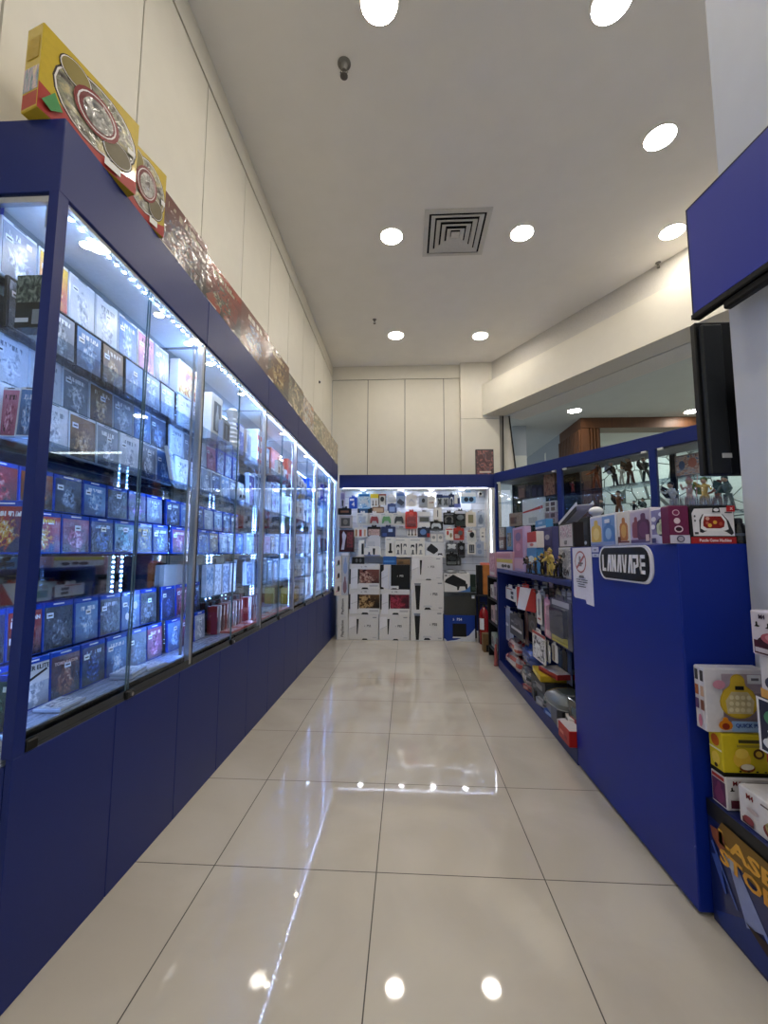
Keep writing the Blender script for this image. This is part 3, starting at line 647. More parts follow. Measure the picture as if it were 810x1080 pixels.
# dark carton with big outlined letters standing behind the two lower rows
# second cabinet
ys = [YE[1] + .09 + .131 * k for k in range(7)]
for r in (1, 2, 3, 4, 5, 6, 7):
    n = {1: 3, 2: 4, 3: 7, 4: 7, 5: 7, 6: 3, 7: 3}[r]
    if r in (2, 4, 6): riser(YE[1] + .02, ys[n - 1] + .07, ROWS[r + 1][1] - .0005, ROWS[r][1], f'clear riser under the {ROWN[r]} row of cases in second cabinet')
    pal = {1: PALE, 2: ['silver white', 'pale grey', 'silver white', 'rose', 'navy', 'navy', 'smoky blue'], 3: ['silver white', 'silver white', 'pale grey', 'navy', 'icy blue', 'smoky blue', 'silver white'], 4: ['smoky blue', 'icy blue', 'navy', 'silver white', 'pale grey', 'smoky blue', 'rusty brown'], 5: ['rose', 'violet', 'navy', 'sandy', 'pale grey', 'smoky blue', 'icy blue'], 6: ['navy', 'rose', 'navy'], 7: ['icy blue', 'rose', 'silver white']}[r]
    for _ in row_of_cases(1, r, ys[:n], .131, pal, {1: 'w', 2: 'w', 3: 'w'}.get(r, 'b')): pass
XR = R(90)
def lcart(label, y, z, w, h, d, body, items=(), x=-1.02, name='carton', cat='box', group=None, rz=0): return carton(name, label, cat, w, d, h, (x, y, z + .0005), XR + R(rz), body, items, group)
lcart('large wrapped picture box on the top shelf, second cabinet', YE[1] + .12, 1.965, .19, .18, .05, CASEW, [('r', .05, .05, .95, .9, ART(PAL['mixed colour'], 3, 1))], x=-1.055)
riser(YE[1] + .02, YE[1] + .225, S1 + .0005, 1.965, 'clear riser under the picture box in second cabinet')
lcart('white window box with small figure on top shelf, second cabinet', YE[1] + .36, S1, .14, .27, .09, WHITE, [('r', .2, .2, .85, .85, '#48525c'), ('s', 'mascot', .35, .22, .7, .8, '#aebac4'), ('r', .05, .03, .6, .14, '#c9cdd2')], x=-1.0)
lcart('grey toy pack with dark window below white window box', YE[1] + .41, S1, .1, .13, .03, M('#8f99a6', .4), [('r', .12, .15, .88, .9, '#3b4652'), ('s', 'tower', .3, .2, .6, .8, '#6a7688')], x=-.96)
b = B(); prof = []
for i in range(9): prof += [(.036 + .012 * math.sin(i * .7 + .6), i * .03), (.044 + .012 * math.sin(i * .7 + .6), i * .03 + .014)]
lathe(b, prof + [(.02, .275)], n=18); o = tag(obj('spiral_tower', b, M('#eef2f4', .25, coat=.6), None, True), 'white ribbed tower toy on the top shelf of second cabinet', 'toy', None, (-1.01, YE[1] + .6, S1 + .001))
b = B(); lathe(b, [(.055, 0), (.055, .006), (.03, .01)], n=18); obj('base', b, WHITE, o, True)
lcart('bright blue upright pack beside the white tower toy', YE[1] + .7, S1, .085, .2, .05, M('#4660c8', .3, coat=.5), [('r', .1, .75, .9, .95, '#cdd6f0'), ('s', 'tri', .3, .3, .75, .7, '#8fa4e6')], x=-.985)
lcart('beige box with dark figure picture beside second post', YE[1] + .85, S1, .11, .2, .06, M('#cfc6b6', .5), [('r', .15, .15, .85, .85, '#7c6a58'), ('s', 'mascot', .3, .18, .7, .8, '#3a2e28')], x=-.99)
for i in range(3):
    lcart(['first', 'second', 'third'][i] + ' bright blue wrapped pack in third row, second cabinet', YE[1] + .59 + i * .12, S2 + .17, .1, .155, .05, M('#2a4fc0', .3, coat=.6), [('r', .06, .06, .94, .9, ART(PAL[['navy', 'icy blue', 'smoky blue'][i]], 3, 1))], x=-1.07, group='blue packs of second cabinet')
riser(YE[1] + .53, YE[1] + .9, S2 + .0005, S2 + .17, 'clear riser under the blue wrapped packs, second cabinet')
b = B(); ball(b, (0, 0, .045), .045, 0, (1, 1, 1), 14); box(b, -.03, .03, -.048, -.02, .02, .05, 1, .005); tag(obj('toy_helmet', b, [M('#d8dde2', .25, coat=.5), DARK], None, True), 'white toy helmet with dark visor in second cabinet', 'toy', None, (-.985, YE[1] + .66, S2 + .0005), XR)
for i in range(2):
    lcart(['lower beige plain carton behind the cases of second cabinet', 'upper beige plain carton behind the cases of second cabinet'][i], YE[1] + .2, SILL + .158 * 2 * 0 + i * .21, .3, .208, .03, M('#9b948c', .6), [('r', .45, .45, .55, .55, '#857e76')], x=-1.088, group='plain beige cartons')
for i in range(4):
    y = YE[1] + .52 + .115 * i
    lcart(f'{ORD[i]} wrapped silver pack standing above the red spines, second cabinet', y, .885, .1, .19, .03, CASEW, [('r', .05, .05, .95, .93, ART(PAL[['icy blue', 'pale grey', 'smoky blue', 'silver white'][i]], 3, 1.4))], x=-1.075, group='silver packs above red spines')
riser(YE[1] + .46, YE[1] + .93, SILL + .0005, .885, 'clear riser carrying the silver packs, second cabinet')
REDC = M('#b8433c', .35, coat=.4); 
for u, (a, n) in {1: (YE[1] + .5, 9), 2: (YE[2] + .04, 6)}.items():
    for i in range(n):
        b = B(); h = .165; box(b, -.007, .007, 0, .06, 0, h, 0, .0015)
        o = tag(obj('game_case', b, M(['#8d2f2c', '#d8d2cc', '#6a2a30', '#a8453e', '#c9c2bd'][i % 5], .3, coat=.4)), f'{["red","white","maroon","brick red","cream"][i%5]} spine-out game case, {ORD[i]} along lower row of {["","second","third"][u]} cabinet', 'game case', 'spine-out game cases', (-1.01, a + .047 * i, SILL + .0005), XR)
        b = B(); box(b, -.0055, .0055, -.0012, .0005, .1, .158); obj('spine_label', b, M('#e4dcd8', .4), o)
        b = B(); box(b, -.0045, .0045, -.0014, -.0006, .03, .075); obj('spine_print', b, M('#3a2226', .4), o)
    for i in range(3 if u == 1 else 5):
        b = B(); box(b, -.065, .065, -.04, .04, 0, .012, 0, .002); o = tag(obj('flat_case', b, REDC), f'{ORD[i]} red flat case lying on the deck of {["","second","third"][u]} cabinet', 'game case', 'red flat cases on the deck', (-.965, a + .1 + .15 * i, SILL + .0005), XR + R(rnd.uniform(-4, 4)))
        b = B(); box(b, -.056, .056, -.032, .032, .012, .0128); obj('cover_sheet', b, ART(['#7a201c', '#c05a50', '#e09a90', '#f0d8d0'], 3, 1), o)
# third cabinet
y0 = YE[2]
for i in range(3): lcart(['bottom', 'middle', 'top'][i] + ' white carton with red band in the stack, third cabinet', y0 + .14, S1 + .089 * i, .2, .088, .1, WHITE, [('r', 0, .1, 1, .5, '#d2452f'), ('r', .08, .6, .5, .8, '#b9bcc0')], x=-.985, group='red-banded white cartons')
lcart('clear blue wrapped pack beside red-banded cartons, third cabinet', y0 + .36, S1, .13, .2, .06, M('#9db0dc', .3, coat=.6), [('r', .1, .1, .9, .9, ART(PAL['icy blue'], 3, 1)), ('s', 'round', .35, .5, .75, .8, '#e8eef8')])
lcart('wide red box lying high on top shelf, third cabinet', y0 + .62, S1, .26, .24, .06, M('#c5402c', .35), [('r', .05, .08, .95, .3, '#e9ddd4'), ('r', .1, .5, .7, .9, '#e0604a')], x=-1.03)
for i in range(3): lcart(['first', 'second', 'third'][i] + ' small white pack in front of wide red box', y0 + .52 + .1 * i, S1, .07, .13 - .02 * i, .03, WHITE, [('r', .15, .2, .85, .6, '#8b6a5a'), ('r', .1, .75, .9, .9, '#c9ced6')], x=-.965, group='small white packs of third cabinet')
for rr, (z, h, n, pals) in enumerate([(S2, .3, 6, ['violet', 'smoky blue', 'icy blue', 'pale grey', 'violet', 'pale grey']), (S3, .17, 6, ['icy blue', 'violet', 'rose', 'rose', 'sandy', 'pale grey']), (.92, .19, 5, ['icy blue', 'navy', 'charcoal', 'charcoal', 'smoky blue'])]):
    for i in range(n):
        y = y0 + .09 + (.78 / n) * i
        o = game_case(f'{pals[i]} wrapped {["tall ", "", "small "][rr]}pack, {ORD[i]} along the {["second", "third", "lower"][rr]} shelf of third cabinet', .12, h * (.86 + .14 * ((i * 7) % 3) / 2), .03, (-1.03, y, z + .0005), XR + R(rnd.uniform(-3, 3)), pals[i], 'w', i % 2 == 0, R(-2), 'wrapped packs of third cabinet')
# fourth to last cabinet: accessories
y0 = YE[3]
lcart('red and white pack leaning on top shelf, fourth cabinet', y0 + .2, S1, .2, .25, .05, M('#c4402e', .4), [('r', .1, .1, .9, .45, '#e8e2da')])
for i in range(4): lcart(['first', 'second', 'third', 'fourth'][i] + ' cream boxed accessory on top shelf, fourth cabinet', y0 + .38 + .12 * i, S1, .1, .16 - .015 * i, .06, M('#d9cdbf', .5), [('s', 'controller', .2, .3, .8, .7, '#5a4a44')], x=-1.0, group='cream accessory boxes')
for i in range(4): lcart(['first', 'second', 'third', 'fourth'][i] + ' white boxed pad on second shelf, fourth cabinet', y0 + .14 + .2 * i, S2, .17, .2, .08, WHITE, [('s', 'controller', .2, .25, .8, .75, ['#333', '#556', '#433', '#345'][i].replace('#', '#') if False else ['#33363c', '#556070', '#5a4440', '#34506a'][i]), ('r', .1, .84, .6, .94, '#9fa4aa')], x=-.995, group='white boxed pads')
for i in range(4): lcart(['first', 'second', 'third', 'fourth'][i] + ' violet and grey pack on third shelf, fourth cabinet', y0 + .14 + .2 * i, S3, .16, .18, .08, M('#b9b4c6', .45), [('r', .1, .12, .9, .7, ['#54506a', '#3e4450', '#6a5a70', '#464a58'][i])], x=-1.0, group='violet grey packs')
for i, y in enumerate((.25, .62)): 
    lcart(['near', 'far'][i] + ' pale grey console box on lower shelf, fourth cabinet', y0 + y, .92, .32, .17, .1, M('#cfd0cc', .5), [('s', 'slab', .3, .2, .9, .8, '#4a4e54'), ('r', .05, .8, .3, .92, '#8a8e94')], x=-.99, group='pale console boxes')
lcart('gold toned box on the bottom deck, fourth cabinet', y0 + .35, SILL, .3, .15, .1, M('#a8842c', .4), [('d', .5, .5, .2, .35, '#d8b658'), ('r', .06, .1, .94, .18, '#5a4416')], x=-.985)
lcart('grey flat box on the bottom deck, fourth cabinet', y0 + .68, SILL, .28, .2, .1, M('#c2c2bc', .5), [('r', .1, .2, .9, .6, '#6e7378')], x=-.985)
y0 = YE[4]
lcart('bright blue box on top shelf right under the light, fifth cabinet', y0 + .3, S1, .42, .22, .08, M('#1f5cc4', .35), [('r', .05, .6, .6, .85, '#d4e2f4')])
for i in range(4): lcart(['first', 'second', 'third', 'fourth'][i] + ' pale blue lit carton on second shelf, fifth cabinet', y0 + .14 + .2 * i, S2, .17, .28, .08, M('#dbe6ee', .45), [('r', .1, .1, .9, .3, '#3f78a4'), ('s', 'headset', .25, .4, .75, .85, '#5a6470')], group='pale blue lit cartons')
lcart('white boxed camera on third shelf, fifth cabinet', y0 + .22, S3, .22, .22, .1, WHITE, [('d', .5, .55, .22, .25, '#30343a'), ('r', .1, .08, .5, .2, '#8a8f96')])
lcart('blue grey moulded pack on third shelf, fifth cabinet', y0 + .5, S3, .2, .26, .1, M('#7f93a8', .4), [('s', 'mascot', .2, .1, .8, .85, '#a8bccc')])
lcart('dark carton at far end of third shelf, fifth cabinet', y0 + .74, S3, .2, .24, .1, DARK, [('r', .2, .3, .8, .6, '#8a8e94')])
for i in range(3): lcart(['near', 'middle', 'far'][i] + ' grey white carton on lower shelf, fifth cabinet', y0 + .2 + .26 * i, .92, .24, .18, .1, M('#c9cac6', .5), [('s', 'tower', .4, .15, .6, .85, '#4a4d52')], group='grey white cartons of fifth cabinet')
for i in range(3): lcart(['near', 'middle', 'far'][i] + ' cream carton on bottom deck, fifth cabinet', y0 + .2 + .26 * i, SILL, .24, .2, .1, M('#d4cfc2', .5), [('r', .1, .2, .5, .7, '#7a746a')], group='cream cartons of fifth cabinet')
y0 = YE[5]
lcart('purple dotted pack on top shelf, last cabinet', y0 + .2, S1, .2, .3, .06, M('#4a3a78', .4), [('d', .5, .3, .12, .08, '#d8d2ea'), ('d', .5, .55, .12, .08, '#d8d2ea'), ('d', .5, .8, .12, .08, '#d8d2ea')])
lcart('pale aqua lit pack on second shelf, last cabinet', y0 + .2, S2, .22, .32, .06, M('#a9cfe0', .4), [('r', .1, .1, .9, .3, '#e8f2f6')])
for i, (z, c, l) in enumerate([(S3, '#3a3034', 'dark maroon'), (.92, '#d8d4cc', 'pale cream'), (SILL, '#b8bab6', 'light grey')]):
    lcart(f'{l} carton in last cabinet {["on third shelf", "on lower shelf", "on bottom deck"][i]}', y0 + .22, z, .3, .2, .09, M(c, .5), [('r', .15, .2, .6, .7, '#70747a')])
# ------------------------------------------------------------------ board game boxes along the cabinet tops
def game_box(label, y0, y1, xa, xb, h, body, items, side, d=.07):
    """front face runs from (xa, y0) to (xb, y1)"""
    w = math.hypot(y1 - y0, xb - xa); rz = math.atan2(y1 - y0, xb - xa)
    return carton('board_game_box', label, 'board game', w, d, h, ((xa + xb) / 2, (y0 + y1) / 2, ZTOP + .0005), rz, body, items, 'board game boxes on top of the cabinets', left=side)
YEL = M('#c7aa2a', .3, coat=.6); 
def spinner(): return [('p', [(.0, .0), (1, .0), (1, .18), (.75, .1), (.4, .2), (.0, .3)], '#a8322a'), ('d', .54, .52, .44, .41, '#2b1d1a'), ('d', .54, .52, .425, .397, '#e8e2dc'), ('d', .54, .52, .41, .383, ART(['#241c14', '#5a5040', '#8a8a70', '#b8a878'], 3, 1)),
    ('d', .3, .78, .16, .15, '#2b1d1a'), ('d', .3, .78, .15, .14, '#e8e2dc'), ('d', .3, .78, .14, .13, '#8a7a3a'), ('d', .76, .3, .17, .16, '#2b1d1a'), ('d', .76, .3, .16, .15, '#e8e2dc'), ('d', .76, .3, .15, .14, '#6a5f42'),
    ('d', .52, .54, .24, .25, '#7a1f1c'), ('d', .52, .54, .205, .215, '#e6dfdb'), ('d', .52, .54, .19, .2, '#6a2020'), ('d', .53, .53, .16, .17, ART(['#3a3836', '#77746c', '#a8a49a', '#4a3a34'], 3, 1)), ('r', .62, .03, .8, .12, '#e9e6e0'), ('r', .86, .45, .95, .52, '#e9e6e0'),
    ('p', [(.02, .1), (.12, .3), (.2, .16), (.1, .06)], '#3f8a4a')]
SIDE = [('r', .05, .03, .95, .2, '#b0443a'), ('r', .05, .22, .95, .5, ART(['#3a6a7a', '#8aa0b0', '#c0a0b8', '#d8c8a0'], 2, 1)), ('r', .15, .6, .85, .85, '#b89a3a')]
game_box('yellow spinner board game box at near end of cabinet tops', -.6, -.285, -.958, -.868, .275, YEL, spinner(), SIDE)
game_box('second yellow spinner box, half hidden behind the first', -.275, -.075, -.935, -.885, .275, YEL, spinner(), SIDE)
BG = [('brown fantasy battle board game box, third from the near end', -.06, .335, -.93, -.905, .272, ['#1c181a', '#6a3426', '#4a5468', '#a89880'], '#4a3028'), ('red and green battle game box with white top edge, fourth along', .36, .79, -.93, -.905, .268, ['#181c16', '#98402a', '#3a4c40', '#b0a488'], '#3c2c24'),
      ('blue sky castle board game box with orange spine, fifth along', .815, 1.3, -.925, -.9, .3, ['#4a2820', '#7a4a38', '#5a78a8', '#d8d0c4'], '#b8743a'), ('dense brown crowd picture game box, sixth along', 1.32, 1.86, -.925, -.905, .31, ['#1e1814', '#6a4424', '#9a7c48', '#d8c49a'], '#4a3420'),
      ('brown and grey game box, seventh along the cabinet tops', 1.88, 2.4, -.925, -.91, .3, ['#241c18', '#5c4a34', '#84806e', '#cbb890'], '#3e3226'), ('pale blue and tan game box, eighth along the cabinet tops', 2.42, 2.88, -.925, -.91, .3, ['#4a3628', '#a8744a', '#9fb0b8', '#e0d8c8'], '#7a4a38'),
      ('greenish tan game box, ninth along the cabinet tops', 2.9, 3.36, -.925, -.91, .3, ['#3a3626', '#7a7450', '#a8946a', '#ddd2b0'], '#4c4630'), ('tan map picture game box, second from the far end', 3.385, 3.97, -.92, -.915, .32, ['#4a3a26', '#8a7448', '#a89468', '#d8c8a0'], '#5a4a30'),
      ('tan map picture game box at the far end of cabinet tops', 3.985, 4.58, -.92, -.915, .32, ['#3e3424', '#80683e', '#a08c60', '#d0c098'], '#54462c')]
for i, (lab, y0, y1, xa, xb, h, cols, side) in enumerate(BG):
    game_box(lab, y0, y1, xa, xb, h, M(side, .4, coat=.4), [('r', .005, .005, .995, .995, COVER(cols, .3, i) if i < 4 else ART([cols[0], cols[1], cols[0], cols[2], cols[1], cols[3]], 3, .22, seed=i, fine=.05)), ('p', [(.05, .2), (.3, .5), (.45, .35), (.4, .1), (.15, .08)], COVER([cols[1], cols[2], cols[3], cols[0]], .2, i + 30)), ('p', [(.5, .3), (.62, .7), (.9, .6), (.85, .25)], COVER([cols[0], cols[1], cols[2], cols[3]], .2, i + 40)), ('r', .06, .04, .3, .12, '#cfc8b8'), ('r', .72, .84, .94, .94, cols[1])], [('r', .1, .1, .9, .9, ART(cols, 2, .5, seed=i + 20))], d=.07)
# ------------------------------------------------------------------ accessory wall at the back
YH = 4.56; YBD = 4.78
hl = at(357, 500, 'Y', YH); hr = at(517, 501, 'Y', YH); hb = at(430, 514.5, 'Y', YH).z; XL0 = -.885; XR0 = at(515.5, 540, 'Y', YH).x; XR1 = at(520.5, 540, 'Y', YH).x
acc = thing('accessory_display', 'blue topped accessory display wall with white backboard and lit frame', 'display', (0, YH, 0))
b = B(); box(b, XL0, XR1 + .02, 0, .45, hb - 0, (hl.z + hr.z) / 2, 0, .002); obj('header', b, BLUE, acc)
BRD = M('#d6d9df', .45, bscale=30)
def slat_mat():
    m, nt, b_ = base_mat('white_slatwall'); N = nt.nodes.new; L = nt.links.new
    tc = N('ShaderNodeTexCoord'); sp = N('ShaderNodeSeparateXYZ'); L(tc.outputs['Object'], sp.inputs[0])
    pp = N('ShaderNodeMath'); pp.operation = 'PINGPONG'; pp.inputs[1].default_value = .05; L(sp.outputs['Z'], pp.inputs[0])
    lt = N('ShaderNodeMath'); lt.operation = 'LESS_THAN'; lt.inputs[1].default_value = .003; L(pp.outputs[0], lt.inputs[0])
    mx = N('ShaderNodeMix'); mx.data_type = 'RGBA'; L(lt.outputs[0], mx.inputs[0]); mx.inputs[6].default_value = (*lin('#d2d6de'), 1); mx.inputs[7].default_value = (*lin('#8a8f9a'), 1)
    L(mx.outputs[2], b_.inputs['Base Color']); b_.inputs['Roughness'].default_value = .4
    return m
b = B(); box(b, XL0, XR1, YBD - YH, YBD - YH + .02, 0, hb - .001); obj('back_board', b, slat_mat(), acc)
b = B(); box(b, XL0 + .01, XR0, .02, YBD - YH - .001, hb - .014, hb - .001); obj('inner_ceiling', b, WHITE, acc)
b = B(); box(b, XR0, XR1, .0, YBD - YH - .002, .0, hb - .002); obj('side_frame', b, WHITE, acc)
LEDB = EM('#dfe9ff', 26, 'led')
b = B(); led_run(b, (XL0 + .05, .012, hb - .004), (XR0, .012, hb - .004), .036, .003, (0, -1, 0), .004); obj('led_strip', b, [TAPE, LEDB], acc)
b = B(); led_run(b, (XR0 + .03, -.003, .95), (XR0 + .03, -.003, hb - .03), .03, .0035, (0, -1, 0), .007); obj('led_strip', b, [TAPE, LEDB], acc)
for x in (423, 455, 487, 383):
    p = at(x, 517, 'Y', YH + .1); b = B(); lathe(b, [(.03, 0), (.036, 0), (.036, -.004), (.03, -.006), (.03, 0)], (p.x, .1, hb - .0145), 20, caps=False); o = obj('downlight', b, WHITE, acc, True)
    b = B(); lathe(b, [(.001, -.002), (.03, -.002), (.028, -.006), (.001, -.007)], (p.x, .1, hb - .0145), 20); obj('diffuser', b, EM('#f4f6ff', 80), o, True)
def hook(p, y0):
    """peg from the board to just through the hang tab"""
    z = p.z if hasattr(p, 'z') else p[2]
    b = B(); x = p.x; tube(b, [(x, YBD - YH + .001, z), (x, y0 - YH - .03, z), (x, y0 - YH - .04, z + .008)], .0028, 6); box(b, x - .012, x + .012, YBD - YH - .006, YBD - YH + .0005, z - .015, z + .015); obj('peg_hook', b, STEEL, acc)
YP = 4.62
def hang(px, name, label, cat, card, items=(), product=None, pcol='#222', depth=.03, film=True, y=YP, group='hanging accessory packs on the back wall'):
    q = .05 * (px[2] - px[0]); px = (px[0] - q, px[1] - .5, px[2] + q, px[3] + .6)
    if len(pcol) == 4: pcol = '#' + ''.join(c * 2 for c in pcol[1:])
    o = pack_px(name, label, cat, px, 'Y', y, 0, card, items, product=product, pcol=pcol, depth=depth, film=film, group=group)
    t = at((px[0] + px[2]) / 2, px[1], 'Y', y); t.z += .02; hook(t, y); return o
W_, K_, G_ = WHITE, DARK, M('#a7abb2', .45)
def cc(h): return M(h, .4, coat=.3)
c1 = (.0, .72, 1, 1)
